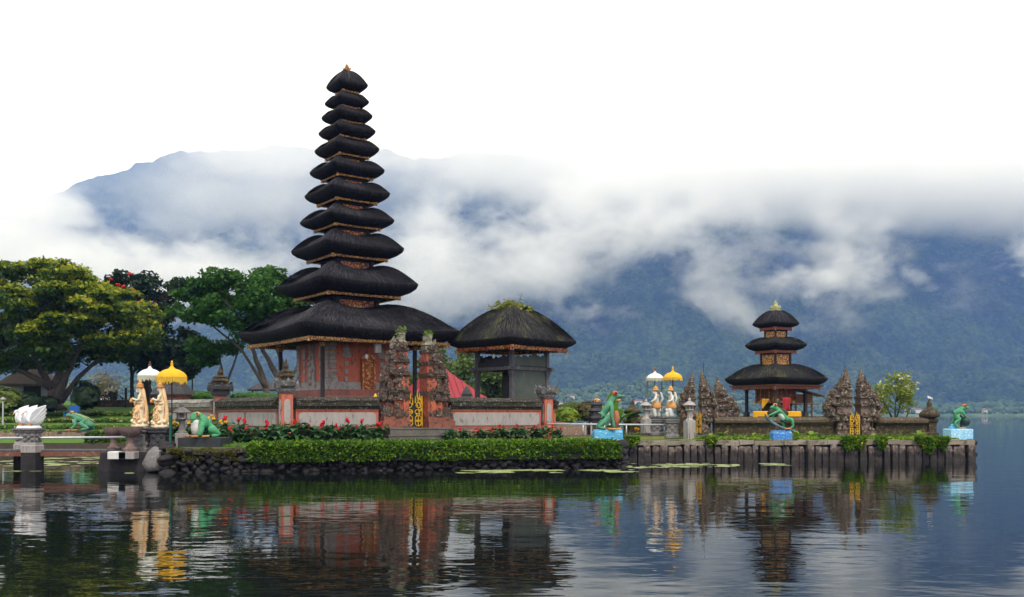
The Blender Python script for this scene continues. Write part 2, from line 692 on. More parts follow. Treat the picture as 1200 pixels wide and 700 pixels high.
# bank on the left behind the trees
cloud(-110, 285, 3100, 390, 125, 350, 0.018, 0.0034, 0.20, 0.8, 2.6, label="broad white cloud bank behind the left trees")
cloud(190, 340, 2700, 380, 125, 300, 0.011, 0.0048, 0.32, 1.0, 3.6, label="low white cloud behind the tall pagoda")
# the torn bank across the middle
cloud(600, 305, 2200, 400, 150, 260, 0.011, 0.0050, 0.30, 1.1, 4.0, tilt=R(-20), label="torn white cloud rising behind the two storey pavilion", detail=8)
cloud(820, 285, 2150, 420, 150, 240, 0.008, 0.0054, 0.38, 1.2, 5.2, tilt=R(6), label="ragged cloud wisps in the middle of the slope", detail=8)
cloud(985, 322, 1950, 170, 46, 80, 0.018, 0.010, 0.40, 1.0, 4.0, label="small white cloud puff above the small pagoda", detail=8)
cloud(1225, 312, 1900, 110, 66, 80, 0.020, 0.010, 0.36, 1.0, 3.6, label="small white cloud at the right end of the slope", detail=8)
# ------------------------------------------------------------------ shared surfaces
GRASS = weathered("lawn_grass", (0.10, 0.20, 0.025), (0.055, 0.12, 0.02), (0.20, 0.22, 0.05), scale=1.2, bump=0.8, bump_scale=14, bump_dist=0.06, third_lo=0.62, spec=0.1)
SOIL = weathered("bank_soil", (0.09, 0.07, 0.05), (0.05, 0.04, 0.03), scale=2, bump=0.6, bump_scale=9)
BRICK = weathered("red_brick", (0.56, 0.16, 0.095), (0.40, 0.105, 0.065), (0.10, 0.07, 0.06), scale=1.6, bump=0.5, bump_scale=20, third_lo=0.58, stretch=(1.5, 1.5, .5))
BRICK_DARK = weathered("weathered_brick", (0.33, 0.10, 0.06), (0.16, 0.06, 0.045), (0.05, 0.05, 0.045), scale=1.8, bump=0.5, bump_scale=18, third_lo=0.54)
PINK = weathered("pink_brick", (0.36, 0.13, 0.095), (0.22, 0.08, 0.06), (0.13, 0.11, 0.10), scale=1.4, bump=0.4, bump_scale=20, third_lo=0.54, stretch=(1.5, 1.5, .5))
STONE = weathered("carved_grey_stone", (0.20, 0.19, 0.18), (0.055, 0.05, 0.055), (0.46, 0.45, 0.42), scale=3.2, bump=1.0, bump_scale=9, bump_dist=0.08, third_lo=0.60)
PALE_STONE = weathered("pale_stone", (0.40, 0.36, 0.335), (0.27, 0.24, 0.225), (0.12, 0.105, 0.10), scale=1.5, bump=0.3, bump_scale=16, third_lo=0.59, stretch=(1.6, 1.6, .45))
DARK_STONE = weathered("dark_stone", (0.075, 0.07, 0.075), (0.03, 0.028, 0.03), (0.22, 0.21, 0.20), scale=3.0, bump=0.7, bump_scale=12, bump_dist=0.05, third_lo=0.63)
MOSS_TILE = weathered("mossy_coping", (0.026, 0.023, 0.024), (0.05, 0.042, 0.02), (0.36, 0.35, 0.32), scale=3.4, bump=1.0, bump_scale=10, bump_dist=0.06, third_lo=0.61)
BROWN_STONE = weathered("old_brown_stone", (0.17, 0.115, 0.075), (0.04, 0.028, 0.018), (0.44, 0.40, 0.34), scale=3.4, bump=1.0, bump_scale=9, bump_dist=0.08, third_lo=0.575)
MOSSY_BROWN = weathered("moss_brown_stone", (0.07, 0.05, 0.03), (0.026, 0.018, 0.012), (0.15, 0.125, 0.03), scale=2.2, bump=0.9, bump_scale=10, bump_dist=0.05, third_lo=0.57)
ROCK = weathered("lava_rock", (0.036, 0.031, 0.032), (0.014, 0.012, 0.013), (0.07, 0.065, 0.03), scale=1.8, bump=0.9, bump_scale=10, bump_dist=0.05, third_lo=0.62)
MOSS_ROCK = weathered("mossy_rock", (0.06, 0.05, 0.04), (0.10, 0.095, 0.012), (0.02, 0.018, 0.016), scale=2.2, bump=0.9, bump_scale=10, bump_dist=0.05, third_lo=0.58)
GOLD = weathered("gilded_carving", (0.46, 0.19, 0.035), (0.16, 0.045, 0.02), (0.62, 0.34, 0.07), scale=4, bump=1.0, bump_scale=10, bump_dist=0.05, rough=0.5, third_lo=0.58)
GOLD_RED = weathered("red_gold_carving", (0.30, 0.05, 0.02), (0.62, 0.24, 0.04), (0.04, 0.012, 0.01), scale=3, bump=1.0, bump_scale=10, bump_dist=0.05, rough=0.55, third_lo=0.60)
YELLOW_GOLD = weathered("yellow_gilt", (0.80, 0.47, 0.03), (0.62, 0.32, 0.02), scale=6, bump=0.5, bump_scale=25, rough=0.45)
BLACK_WOOD = weathered("black_wood", (0.018, 0.016, 0.018), (0.03, 0.027, 0.03), scale=3, bump=0.3, rough=0.7)
GREY_WOOD = weathered("grey_wood", (0.11, 0.105, 0.115), (0.055, 0.05, 0.055), (0.20, 0.19, 0.19), scale=2.2, stretch=(4, 4, 0.6), bump=0.5, bump_scale=18, rough=0.8)
BROWN_WOOD = weathered("brown_wood", (0.16, 0.065, 0.03), (0.085, 0.035, 0.02), scale=3, bump=0.4, rough=0.6)
RED_BEAM = weathered("rusty_red_beam", (0.22, 0.085, 0.055), (0.12, 0.05, 0.035), (0.30, 0.20, 0.16), scale=2, bump=0.4)
PIPE = weathered("galvanised_pipe", (0.55, 0.56, 0.58), (0.40, 0.41, 0.43), scale=3, rough=0.35, metallic=0.3, bump=0.05)
WHITE_PAINT = weathered("white_paint", (0.80, 0.80, 0.79), (0.66, 0.66, 0.66), scale=5, bump=0.2, bump_scale=25, rough=0.6)
BLACK_TILE = weathered("black_tile", (0.022, 0.022, 0.026), (0.04, 0.04, 0.045), scale=5, bump=0.6, bump_scale=16, rough=0.45)


def thatch(name, base, second, moss=None, lo=0.64):
    if name in MATS: return MATS[name]
    m, nt, out = new_mat(name)
    L = nt.links.new
    tc = node(nt, "ShaderNodeTexCoord")
    mp = node(nt, "ShaderNodeMapping")
    mp.inputs["Scale"].default_value = (4, 4, 0.5)
    L(tc.outputs["Object"], mp.inputs["Vector"])
    n = node(nt, "ShaderNodeTexNoise", i_Scale=1.6, i_Detail=6.0, i_Roughness=0.75)
    L(mp.outputs[0], n.inputs["Vector"])
    r = ramp(nt, [(0.34, second), (0.56, base), (0.72, c3(base, 3.2))])
    L(n.outputs[0], r.inputs[0])
    col = r.outputs[0]
    if moss:
        n2 = node(nt, "ShaderNodeTexNoise", i_Scale=0.75, i_Detail=7.0, i_Roughness=0.72)
        mp2 = node(nt, "ShaderNodeMapping")
        mp2.inputs["Scale"].default_value = (1, 1, 0.6)
        L(tc.outputs["Object"], mp2.inputs["Vector"])
        L(mp2.outputs[0], n2.inputs["Vector"])
        mr = node(nt, "ShaderNodeMapRange", i_From_Min=lo - 0.07, i_From_Max=lo + 0.08, i_To_Max=0.9)
        L(n2.outputs[0], mr.inputs["Value"])
        g = node(nt, "ShaderNodeNewGeometry")
        sx = node(nt, "ShaderNodeSeparateXYZ")
        L(g.outputs["Normal"], sx.inputs[0])
        up = node(nt, "ShaderNodeMapRange", i_From_Min=0.15, i_From_Max=0.6)
        L(sx.outputs["Z"], up.inputs["Value"])
        mu = node(nt, "ShaderNodeMath", operation='MULTIPLY')
        L(mr.outputs[0], mu.inputs[0]); L(up.outputs[0], mu.inputs[1])
        mx = node(nt, "ShaderNodeMix", data_type='RGBA')
        mx.inputs[7].default_value = (*moss, 1)
        L(mu.outputs[0], mx.inputs[0]); L(col, mx.inputs[6])
        col = mx.outputs[2]
    p = node(nt, "ShaderNodeBsdfPrincipled", i_Roughness=0.9)
    p.inputs["Specular IOR Level"].default_value = 0.15
    L(col, p.inputs["Base Color"])
    b = node(nt, "ShaderNodeBump", i_Strength=1.0, i_Distance=0.16)
    L(n.outputs[0], b.inputs["Height"])
    L(b.outputs[0], p.inputs["Normal"])
    L(p.outputs[0], out.inputs["Surface"])
    MATS[name] = m
    return m


def carved(name, gold, dark, light, scale=7.0):
    """pierced and gilded carving: raised scrolls over a dark ground"""
    m, nt, out = new_mat(name)
    L = nt.links.new
    tc = node(nt, "ShaderNodeTexCoord")
    nz = node(nt, "ShaderNodeTexNoise", i_Scale=scale * .8, i_Detail=2.0)
    L(tc.outputs["Object"], nz.inputs["Vector"])
    mxv = node(nt, "ShaderNodeMix", data_type='VECTOR')
    mxv.inputs[0].default_value = 0.12
    L(tc.outputs["Object"], mxv.inputs[4]); L(nz.outputs["Color"], mxv.inputs[5])
    v = node(nt, "ShaderNodeTexVoronoi", i_Scale=scale, feature='DISTANCE_TO_EDGE')
    L(mxv.outputs[1], v.inputs["Vector"])
    r = ramp(nt, [(0.04, dark), (0.11, gold), (0.30, light), (0.42, c3(gold, .6))])
    L(v.outputs[0], r.inputs[0])
    p = node(nt, "ShaderNodeBsdfPrincipled", i_Roughness=0.5)
    L(r.outputs[0], p.inputs["Base Color"])
    b = node(nt, "ShaderNodeBump", i_Strength=1.0, i_Distance=0.05)
    L(v.outputs[0], b.inputs["Height"])
    L(b.outputs[0], p.inputs["Normal"])
    L(p.outputs[0], out.inputs["Surface"])
    return m


GOLD = carved("gilded_carving_pierced", (0.50, 0.21, 0.04), (0.06, 0.015, 0.01), (0.72, 0.40, 0.08), 6.0)
GOLD_RED = carved("red_gold_carving_pierced", (0.46, 0.11, 0.03), (0.05, 0.01, 0.008), (0.70, 0.33, 0.06), 5.0)
STRAND = leaf_mat("palm_fibre", [(0.004, 0.0038, 0.0045), (0.012, 0.011, 0.013), (0.03, 0.027, 0.032), (0.062, 0.056, 0.06)], trans=0.0, noise_scale=0.7, clump=0.45, rough=0.85)
STRAND_MOSS = leaf_mat("mossy_palm_fibre", [(0.005, 0.0048, 0.005), (0.013, 0.012, 0.013), (0.026, 0.025, 0.024), (0.07, 0.07, 0.03)], trans=0.0, noise_scale=0.8, clump=0.35, rough=0.8)
THATCH = thatch("black_palm_thatch", (0.016, 0.0145, 0.017), (0.006, 0.0055, 0.0065), (0.05, 0.05, 0.035), 0.70)
THATCH_MOSS = thatch("mossy_palm_thatch", (0.017, 0.0155, 0.017), (0.007, 0.0065, 0.007), (0.11, 0.115, 0.03), 0.60)

# ------------------------------------------------------------------ ground of the two islands and the garden
LAWN_Z = 1.05
FRONT_A = Vector((-14.7, 40.0, 0))     # front corners of the main island
FRONT_B = Vector((5.0, 44.0, 0))


def slab(name, poly, z0, z1, mats, kind="structure"):
    mb = MB()
    n = len(poly)
    vs = [(x, y, z0) for x, y in poly] + [(x, y, z1) for x, y in poly]
    mb.add(vs, [tuple(range(n, 2 * n))])
    mb.f[-1] = tuple(range(n, 2 * n))
    mb.cur = 1
    for i in range(n):
        j = (i + 1) % n
        mb.f.append((i, j, n + j, n + i)); mb.mi.append(1)
    o = mb.build(name, mats)
    tag(o, kind=kind)
    return o


slab("island_ground", [(-14.5, 40.25), (4.8, 44.2), (7.6, 66), (-6, 90), (-24, 90), (-24, 62), (-17.5, 47)], -1.2, LAWN_Z, [GRASS, SOIL])
RI_Y, RI_Z = 50.0, 1.12
slab("islet_ground", [(5.9, 50.15), (24.35, 50.15), (24.6, 70), (9, 74), (6.2, 62)], -1.2, RI_Z, [GRASS, SOIL])


def garden_z(x, y):
    if y < 64.2:
        return 0.72 + (y - 58) * 0.03
    t = y - 64.2
    return 1.08 + t * 0.078 + 0.05 * math.sin(y * 1.9)


mb = MB()
xs = np.linspace(-60, -17.5, 34)
ys = [58, 60, 62, 64.15, 64.25] + list(np.linspace(65, 100, 44))
for y in ys:
    for x in xs:
        mb.v.append((x, y, garden_z(x, y)))
nxs = len(xs)
for i in range(len(ys) - 1):
    for j in range(nxs - 1):
        mb.f.append((i * nxs + j, i * nxs + j + 1, (i + 1) * nxs + j + 1, (i + 1) * nxs + j)); mb.mi.append(0)
k = len(mb.v)
mb.v += [(-60, 58, -1), (-17.5, 58, -1), (-17.5, 58, garden_z(0, 58)), (-60, 58, garden_z(0, 58)), (-17.5, 100, -1), (-17.5, 100, garden_z(0, 100))]
mb.f += [(k, k + 1, k + 2, k + 3), (k + 1, k + 4, k + 5, k + 2)]
mb.mi += [1, 1]
tag(mb.build("garden_lawn", [GRASS, SOIL]), kind="structure")

# ------------------------------------------------------------------ far low shore with fields, woods and houses
FIELD = weathered("far_fields", (0.055, 0.10, 0.035), (0.03, 0.065, 0.022), (0.12, 0.16, 0.07), scale=0.02, bump=0.3, bump_scale=0.2, bump_dist=2, third_lo=0.56)
xs = np.linspace(-1150, 1150, 230)
rows = [(1380, 0.0), (1384, 1.5), (1400, 3), (1430, 0.35), (1470, 0.7), (1520, 1.0), (1580, 1.1)]
hgt = np.interp(xs / 1500 * F + 600, [-300, 60, 130, 300, 520, 640, 700, 800, 900, 1000, 1060, 1200, 1500], [60, 56, 60, 30, 25, 40, 44, 40, 30, 26, 17, 13, 12])
mb = MB()
for y, f in rows:
    for x, h in zip(xs, hgt):
        z = f if f >= 1.5 or f == 0.0 else 3 + h * f * (0.85 + 0.35 * mnoise.noise(Vector((x * 0.012, y * 0.01, 2.0))))
        if f == 1.0 or f == 1.1: z = 3 + h * f * (0.85 + 0.35 * mnoise.noise(Vector((x * 0.012, y * 0.01, 2.0))))
        mb.v.append((x, y, z))
nx = len(xs)
for i in range(len(rows) - 1):
    for j in range(nx - 1):
        mb.f.append((i * nx + j, i * nx + j + 1, (i + 1) * nx + j + 1, (i + 1) * nx + j)); mb.mi.append(0)
tag(mb.build("far_shore", FIELD, smooth=True), kind="structure")


def shore_h(x, y):
    h = float(np.interp(x / 1500 * F + 600, [-300, 60, 130, 300, 520, 640, 700, 800, 900, 1000, 1060, 1200, 1500], [60, 56, 60, 30, 25, 40, 44, 40, 30, 26, 17, 13, 12]))
    f = float(np.interp(y, [1400, 1430, 1470, 1520, 1580], [0.05, 0.35, 0.7, 1.0, 1.1]))
    return 3 + h * f * (0.85 + 0.35 * mnoise.noise(Vector((x * 0.012, y * 0.01, 2.0))))


FAR_TREES = leaf_mat("far_tree_green", [(0.018, 0.045, 0.016), (0.035, 0.075, 0.025), (0.07, 0.12, 0.04)], trans=0.0, noise_scale=0.015, clump=0.6)
mb = MB()
for k in range(4500):
    y = random.uniform(1398, 1560)
    x = random.uniform(-0.62, 0.62) * y
    r = random.uniform(1.5, 5.0)
    mb.ball((x, y, shore_h(x, y) + r * 0.5), (r, r, r * random.uniform(0.8, 1.4)), 6, 5)
tag(mb.build("far_woods", FAR_TREES, smooth=True, jitter=0.8, jscale=0.4), kind="stuff")

FAR_WALL = weathered("far_house_wall", (0.62, 0.60, 0.56), (0.5, 0.48, 0.45), scale=0.3, bump=0)
FAR_ROOF = weathered("far_house_roof", (0.30, 0.17, 0.13), (0.22, 0.14, 0.11), scale=0.3, bump=0)
for k, (px, y, w) in enumerate([(118, 1440, 14), (131, 1462, 18), (166, 1470, 15), (655, 1430, 12), (668, 1465, 14), (690, 1420, 16), (703, 1404, 26), (748, 1440, 12), (776, 1410, 18),
                                 (1005, 1425, 12), (1062, 1402, 10), (1074, 1404, 14), (1156, 1402, 10)]):
    x = (px - 600) / F * y
    z = shore_h(x, y) - 0.6
    h = MB(); h.box((0, 0, 2.4), (w, 8, 5.0))
    root = empty("far_house", (x, y, z), label="tiny pale house on the far shore below the mountain", cat="house", group="houses along the far shore")
    h.build("wall", FAR_WALL, root)
    r_ = MB(); r_.prism([(-w * 0.54, 4.8), (w * 0.54, 4.8), (w * 0.3, 7.4), (-w * 0.3, 7.4)], 9.0)
    r_.build("roof", FAR_ROOF, root)

# ------------------------------------------------------------------ banks and retaining walls
def rock_bank(p, q, z0, z1, mat, size=0.45, label="", thick=0.35, seed=1):
    g = random.Random(seed)
    mb = MB()
    d = q - p
    n = max(1, int(d.length / size))
    rows = max(1, int((z1 - z0) / (size * 0.62)))
    nrm = Vector((d.y, -d.x, 0)).normalized()
    for r in range(rows + 1):
        for k in range(n + 1):
            t = (k + 0.5 * (r % 2) + g.uniform(-.2, .2)) / n
            c = p + d * t + nrm * g.uniform(-0.05, 0.12)
            z = z0 + (z1 - z0) * r / rows
            mb.ball((c.x, c.y, z + g.uniform(-.1, .1)), (size * g.uniform(.38, .8), thick * g.uniform(.8, 1.15), size * g.uniform(.3, .55)), 7, 5, Matrix.Rotation(math.atan2(d.y, d.x), 3, 'Z'))
    o = mb.build("rock_wall", mat, smooth=True, jitter=0.14, jscale=3.3)
    tag(o, label, "retaining wall")
    return o


d_ = (FRONT_B - FRONT_A)
P_ = lambda t: FRONT_A + d_ * t
CORNER_BANK = rock_bank(P_(0.0), P_(0.17), -0.3, 0.86, ROCK, 0.36, "dark stone bank with mossy yellow capping under the big green and white frog", seed=3)
g = random.Random(8)
mb = MB()
x = 0.0
while x < 3.3:          # mossy slabs capping the bank
    w = g.uniform(.5, .9)
    c = P_((x + w / 2) / d_.length) + Vector((0, .05, 0))
    mb.box((c.x, c.y, .95 + g.uniform(-.03, .03)), (w * .97, .75 + g.uniform(-.06, .06), .20), rz=math.atan2(d_.y, d_.x))
    x += w
mb.build("mossy_cap", MOSS_ROCK, CORNER_BANK, jitter=.11, jscale=2.5)
rock_bank(P_(0.17), P_(1.0), -0.3, 0.92, ROCK, 0.32, "long dark lava stone bank under the clipped hedge", seed=4)
rock_bank(FRONT_B, Vector((7.2, 60, 0)), -0.3, 1.0, ROCK, 0.45, "dark stone bank at the island's end beside the bridge", seed=5)
rock_bank(Vector((-17.0, 46.5, 0)), FRONT_A, -0.3, 1.05, ROCK, 0.45, "dark stone bank by the landing of the left bridge", seed=6)

# stepped palings that hold the upper garden
g = random.Random(5)
PALING = weathered("weathered_paling", (0.30, 0.20, 0.14), (0.17, 0.11, 0.08), (0.42, 0.34, 0.27), scale=3, bump=0.4)
mb = MB()
x = -48.0
while x < -19.5:
    w = g.uniform(0.22, 0.42)
    h = g.uniform(0.34, 0.55)
    mb.box((x + w / 2, 64.05 + g.uniform(-.04, .04), 0.85 + h / 2 - 0.05), (w * 0.93, 0.14, h))
    x += w
tag(mb.build("paling_edge", PALING), "low brown edging of upright palings below the garden lawn", "garden edging")
# strips of flowers that cross the lawn
FL_LEAF = leaf_mat("border_leaf", [(0.03, 0.08, 0.015), (0.08, 0.17, 0.03), (0.16, 0.22, 0.05)], noise_scale=0.6)
FL_PALE = leaf_mat("border_pale", [(0.20, 0.26, 0.08), (0.36, 0.36, 0.12), (0.55, 0.40, 0.08)], noise_scale=0.8)
for i, (Y, h) in enumerate(((65.6, 0.12), (69.0, 0.22), (73.6, 0.26), (80.0, 0.34))):
    n = 5200
    c = np.empty((n, 3))
    c[:, 0] = rng.uniform(-46, -19.5, n)
    c[:, 1] = Y + rng.uniform(-0.45, 0.45, n)
    bumps = np.array([0.5 + 0.5 * mnoise.noise(Vector((a * 0.9, i * 7.0, 0.0))) for a in c[:, 0]])
    c[:, 2] = np.array([garden_z(0, b) for b in c[:, 1]]) + rng.uniform(0, 1, n) ** 0.7 * h * (0.4 + bumps)
    v, q = leaves(c, 0.16, seed=20 + i)
    o = np_mesh("flower_border", v, q, FL_LEAF)
    tag(o, kind="stuff")
    m = 420
    c2 = c[rng.choice(n, m, replace=False)] + np.array([0, -0.1, 0.07])
    v, q = leaves(c2, 0.14, seed=30 + i)
    tag(np_mesh("border_blossom", v, q, FL_PALE), kind="stuff")

# ------------------------------------------------------------------ pile wall round the islet
PILE_OLD = weathered("concrete_pile", (0.075, 0.055, 0.048), (0.025, 0.02, 0.018), (0.30, 0.25, 0.22), scale=1.6, stretch=(1, 1, 0.6), bump=1.0, bump_scale=9, bump_dist=0.06, third_lo=0.57, coord="Generated" if False else "Object")
def pile_mat():
    """piles: pale, dripping lime stains above the tide line, black slime below it"""
    m, nt, out = new_mat("tide_stained_pile")
    L = nt.links.new
    g = node(nt, "ShaderNodeNewGeometry")
    sx = node(nt, "ShaderNodeSeparateXYZ")
    L(g.outputs["Position"], sx.inputs[0])
    mp = node(nt, "ShaderNodeMapping")
    mp.inputs["Scale"].default_value = (3.0, 3.0, 0.9)
    L(g.outputs["Position"], mp.inputs["Vector"])
    n = node(nt, "ShaderNodeTexNoise", i_Scale=1.6, i_Detail=7.0, i_Roughness=0.7)
    L(mp.outputs[0], n.inputs["Vector"])
    a = node(nt, "ShaderNodeMath", operation='MULTIPLY_ADD')
    a.inputs[1].default_value = 1.5
    L(n.outputs[0], a.inputs[0]); L(sx.outputs["Z"], a.inputs[2])
    mr = node(nt, "ShaderNodeMapRange", i_From_Min=1.12, i_From_Max=1.5)
    L(a.outputs[0], mr.inputs["Value"])
    n2 = node(nt, "ShaderNodeTexNoise", i_Scale=5.0, i_Detail=6.0, i_Roughness=0.75)
    L(g.outputs["Position"], n2.inputs["Vector"])
    top = ramp(nt, [(0.36, (0.05, 0.035, 0.03)), (0.52, (0.15, 0.11, 0.09)), (0.66, (0.36, 0.31, 0.28))])
    low = ramp(nt, [(0.35, (0.010, 0.008, 0.008)), (0.6, (0.045, 0.034, 0.030)), (0.75, (0.06, 0.06, 0.02))])
    L(n2.outputs[0], top.inputs[0]); L(n2.outputs[0], low.inputs[0])
    mx = node(nt, "ShaderNodeMix", data_type='RGBA')
    L(mr.outputs[0], mx.inputs[0]); L(low.outputs[0], mx.inputs[6]); L(top.outputs[0], mx.inputs[7])
    p = node(nt, "ShaderNodeBsdfPrincipled", i_Roughness=0.8)
    L(mx.outputs[2], p.inputs["Base Color"])
    b = node(nt, "ShaderNodeBump", i_Strength=1.0, i_Distance=0.06)
    L(n2.outputs[0], b.inputs["Height"]); L(b.outputs[0], p.inputs["Normal"])
    L(p.outputs[0], out.inputs["Surface"])
    return m


PILE = pile_mat()
CAP = weathered("stained_cap", (0.33, 0.28, 0.22), (0.17, 0.145, 0.10), (0.08, 0.075, 0.035), scale=1.2, bump=0.5, bump_scale=12, third_lo=0.58)
root = empty("pile_wall", (15.2, RI_Y, 0), label="long dark wall of upright piles with a pale cap round the small pagoda's islet", cat="retaining wall")
mb = MB(); [mb.box((-9.375 + 18.75 * (q + .5) / 24, 0.05 + random.uniform(-.05, .05), 0.99 + random.uniform(-.035, .03)), (18.75 / 24 * random.uniform(.96, 1.02), 0.46 + random.uniform(-.05, .05), 0.24)) for q in range(24)]; mb.build("cap_beam", CAP, root, jitter=0.06, jscale=1.7)
mb = MB(); mb.box((0, 0.22, 0.2), (18.6, 0.2, 1.6)); mb.build("back_board", DARK_STONE, root)
proto = MB()
proto.rect([(0.16, 0.13, -0.6), (0.165, 0.13, 0.1), (0.15, 0.12, 0.4), (0.165, 0.14, 0.62), (0.15, 0.12, 0.80), (0.11, 0.09, 0.89)])
first = None
for k in range(46):
    x = -9.2 + 18.4 * k / 45
    if first is None:
        first = proto.build("pile", PILE, root, bevel=0.02); o = first
    else:
        o = first.copy(); COL.objects.link(o); o.parent = root
    o.location = (x + random.uniform(-.06, .06), -0.08 + random.uniform(-.07, .07), random.uniform(-.16, .02))
    o.scale = (random.uniform(.9, 1.3), 1, 1)
    o.rotation_euler = (random.uniform(-.03, .03), random.uniform(-.06, .06), random.uniform(-.3, .3))
rock_bank(Vector((24.45, 50.2, 0)), Vector((24.7, 69, 0)), -0.3, 0.95, ROCK, 0.5, "dark stone bank on the far right end of the islet", seed=9)
# ------------------------------------------------------------------ thatched roofs
def roof_mesh(s, n, f, z_sh, z_tip, z_bot, hump=0.0, lift=0.0, N=28, K=9, sag=0.0, expo=16.0, pw=1.8, top_flat=False, seed=0):
    """square thatch roof: half sizes s (eave), n (neck), f (under the eave); heights of shoulder, tip and soffit"""
    mb = MB()
    per = 4 * N

    def ring(h, zfun):
        out = []
        for i in range(per):
            side, u = divmod(i, N)
            u = u / N * 2 - 1
            a = PI / 4 * u
            # square with softened corners
            x, y = 1.0, math.tan(a)
            r = (abs(x) ** expo + abs(y) ** expo) ** (-1 / expo)
            x, y = x * r, y * r
            corner = abs(u) ** 2.4
            c, sn = math.cos(side * PI / 2), math.sin(side * PI / 2)
            px, py = x * c - y * sn, x * sn + y * c
            jit = 1 + 0.012 * mnoise.noise(Vector((px * 3 + seed, py * 3, h * 2)))
            out.append((px * h * jit, py * h * jit, zfun(corner, u)))
        return out
    rings = []
    for k in range(K + 1):
        t = k / K
        h = n + (s - n) * t
        zz = z_sh + (z_tip - z_sh) * (t ** pw)
        bul = hump * math.sin(PI * min(1, t * 0.78 + 0.22)) ** 1.1
        if top_flat: bul *= math.sin(PI * t)
        rings.append(ring(h, lambda c, u, zz=zz, bul=bul, t=t: zz + bul * c + lift * c * t * t - sag * (1 - c) * t * t))
    # thick cut edge, then the underside
    th = (z_tip - z_bot)
    f_u = f - 0.12 * s
    for t, dz in ((0.992, 0.14), (0.95, 0.34), (0.76, 0.66), (0.42, 0.96), (0.0, 1.0)):
        h = f_u + (s - f_u) * t
        rings.append(ring(h, lambda c, u, t=t, dz=dz: z_tip - th * dz + (lift * c - sag * (1 - c)) * t))
    vs = [p for r in rings for p in r]
    fs = []
    for k in range(len(rings) - 1):
        for i in range(per):
            j = (i + 1) % per
            fs.append((k * per + i, k * per + j, (k + 1) * per + j, (k + 1) * per + i)[::-1])
    mb.rings = rings; mb.top = K
    mb.add(vs, fs)
    mb.f.append(tuple(range(per)))
    mb.mi.append(0)
    b = (len(rings) - 1) * per
    mb.f.append(tuple(b + i for i in range(per - 1, -1, -1)))
    mb.mi.append(0)
    return mb


def strands(roof, mb, s, mat, seed=0, dens=22):
    """loose palm fibre lying down the slopes and hanging from the eave"""
    g = np.random.default_rng(seed + 400)
    Rg = np.array(mb.rings[:mb.top + 2])            # ring, position, xyz
    K, per = mb.top, Rg.shape[1]
    n = int(min(5200, dens * 4 * s * s * 2.2 + 160))
    t = np.sqrt(g.random(n)) * 1.0
    eave = g.random(n) < .30
    t[eave] = g.uniform(.86, .995, eave.sum())
    i = g.integers(0, per, n)
    fr = g.random(n)

    def P(tt):
        kk = np.clip((tt * K).astype(int), 0, K - 1)
        f = (tt * K - kk)[:, None]
        j = (i + 1) % per
        a = Rg[kk, i] * (1 - fr[:, None]) + Rg[kk, j] * fr[:, None]
        b = Rg[kk + 1, i] * (1 - fr[:, None]) + Rg[kk + 1, j] * fr[:, None]
        return a * (1 - f) + b * f
    ln = np.clip(g.uniform(.25, .8, n) / max(.5, s) * .9, .05, .45)
    p0, p1 = P(np.clip(t - ln, 0, .999)), P(t)
    d = p1 - p0
    L_ = np.linalg.norm(d, axis=1)[:, None] + 1e-6
    side = np.cross(d / L_, np.array([0, 0, 1.0]))
    side /= np.linalg.norm(side, axis=1)[:, None] + 1e-6
    up = np.cross(side, d / L_)
    up *= np.sign(up[:, 2:3] + 1e-9)
    w = g.uniform(.012, .034, (n, 1)) * (.6 + .12 * s)
    ext = np.where(eave, g.uniform(.0, .16, n), 0)[:, None] * (.4 + .12 * s)
    p1 = p1 + d / L_ * ext * .7 - np.array([0, 0, 1.0]) * ext * .6
    lift0 = g.uniform(.006, .02, (n, 1)); lift1 = g.uniform(.012, .05, (n, 1))
    v = np.empty((n, 4, 3))
    v[:, 0] = p0 - side * w + up * lift0
    v[:, 1] = p0 + side * w + up * lift0
    v[:, 2] = p1 + side * w * .5 + up * lift1
    v[:, 3] = p1 - side * w * .5 + up * lift1
    return np_mesh("loose_fibre", v.reshape(-1, 3), np.arange(n * 4).reshape(n, 4), mat, roof)


def cornice_mesh(f, z, h, step=0.16, d=0.08):
    """carved board under an eave with a row of little teeth"""
    mb = MB()
    for a in range(4):
        c, s_ = math.cos(a * PI / 2), math.sin(a * PI / 2)
        mb.box((0 * c + f * s_, -f * c, z - h * 0.35) if False else (f * s_, -f * c, z - h * 0.35), (2 * f - d * 1.01, d, h * 0.7), rz=a * PI / 2)
        n = max(3, int(2 * f / step))
        for k in range(n):
            u = -f + d + (2 * f - 2 * d) * (k + 0.5) / n
            mb.box((u * c + (f + d * 0.3) * s_, u * s_ - (f + d * 0.3) * c, z - h * 0.78), (step * 0.55, d * 0.7, h * 0.42), rz=a * PI / 2)
    for a in range(4):
        c, s_ = math.cos(a * PI / 2 + PI / 4), math.sin(a * PI / 2 + PI / 4)
        mb.box((c * f * 1.414, s_ * f * 1.414, z - h * 0.62), (d * 2.4, d * 2.4, h * 1.25), rz=a * PI / 2 + PI / 4)
    return mb


def finial(root, c, s, mat, name="finial"):
    mb = MB()
    mb.square([(0.62 * s, 0), (0.62 * s, 0.18 * s), (0.42 * s, 0.2 * s), (0.42 * s, 0.42 * s), (0.55 * s, 0.45 * s), (0.5 * s, 0.6 * s)], c)
    for a in range(4):
        x, y = math.cos(a * PI / 2 + PI / 4), math.sin(a * PI / 2 + PI / 4)
        mb.ball((c[0] + x * 0.6 * s, c[1] + y * 0.6 * s, c[2] + 0.62 * s), (0.16 * s, 0.16 * s, 0.26 * s), 6, 5)
    mb.lathe([(0.4 * s, 0.6 * s), (0.46 * s, 0.8 * s), (0.28 * s, 1.0 * s), (0.34 * s, 1.15 * s), (0.15 * s, 1.35 * s), (0.04 * s, 1.7 * s)], c, 10)
    return mb.build(name, mat, root)


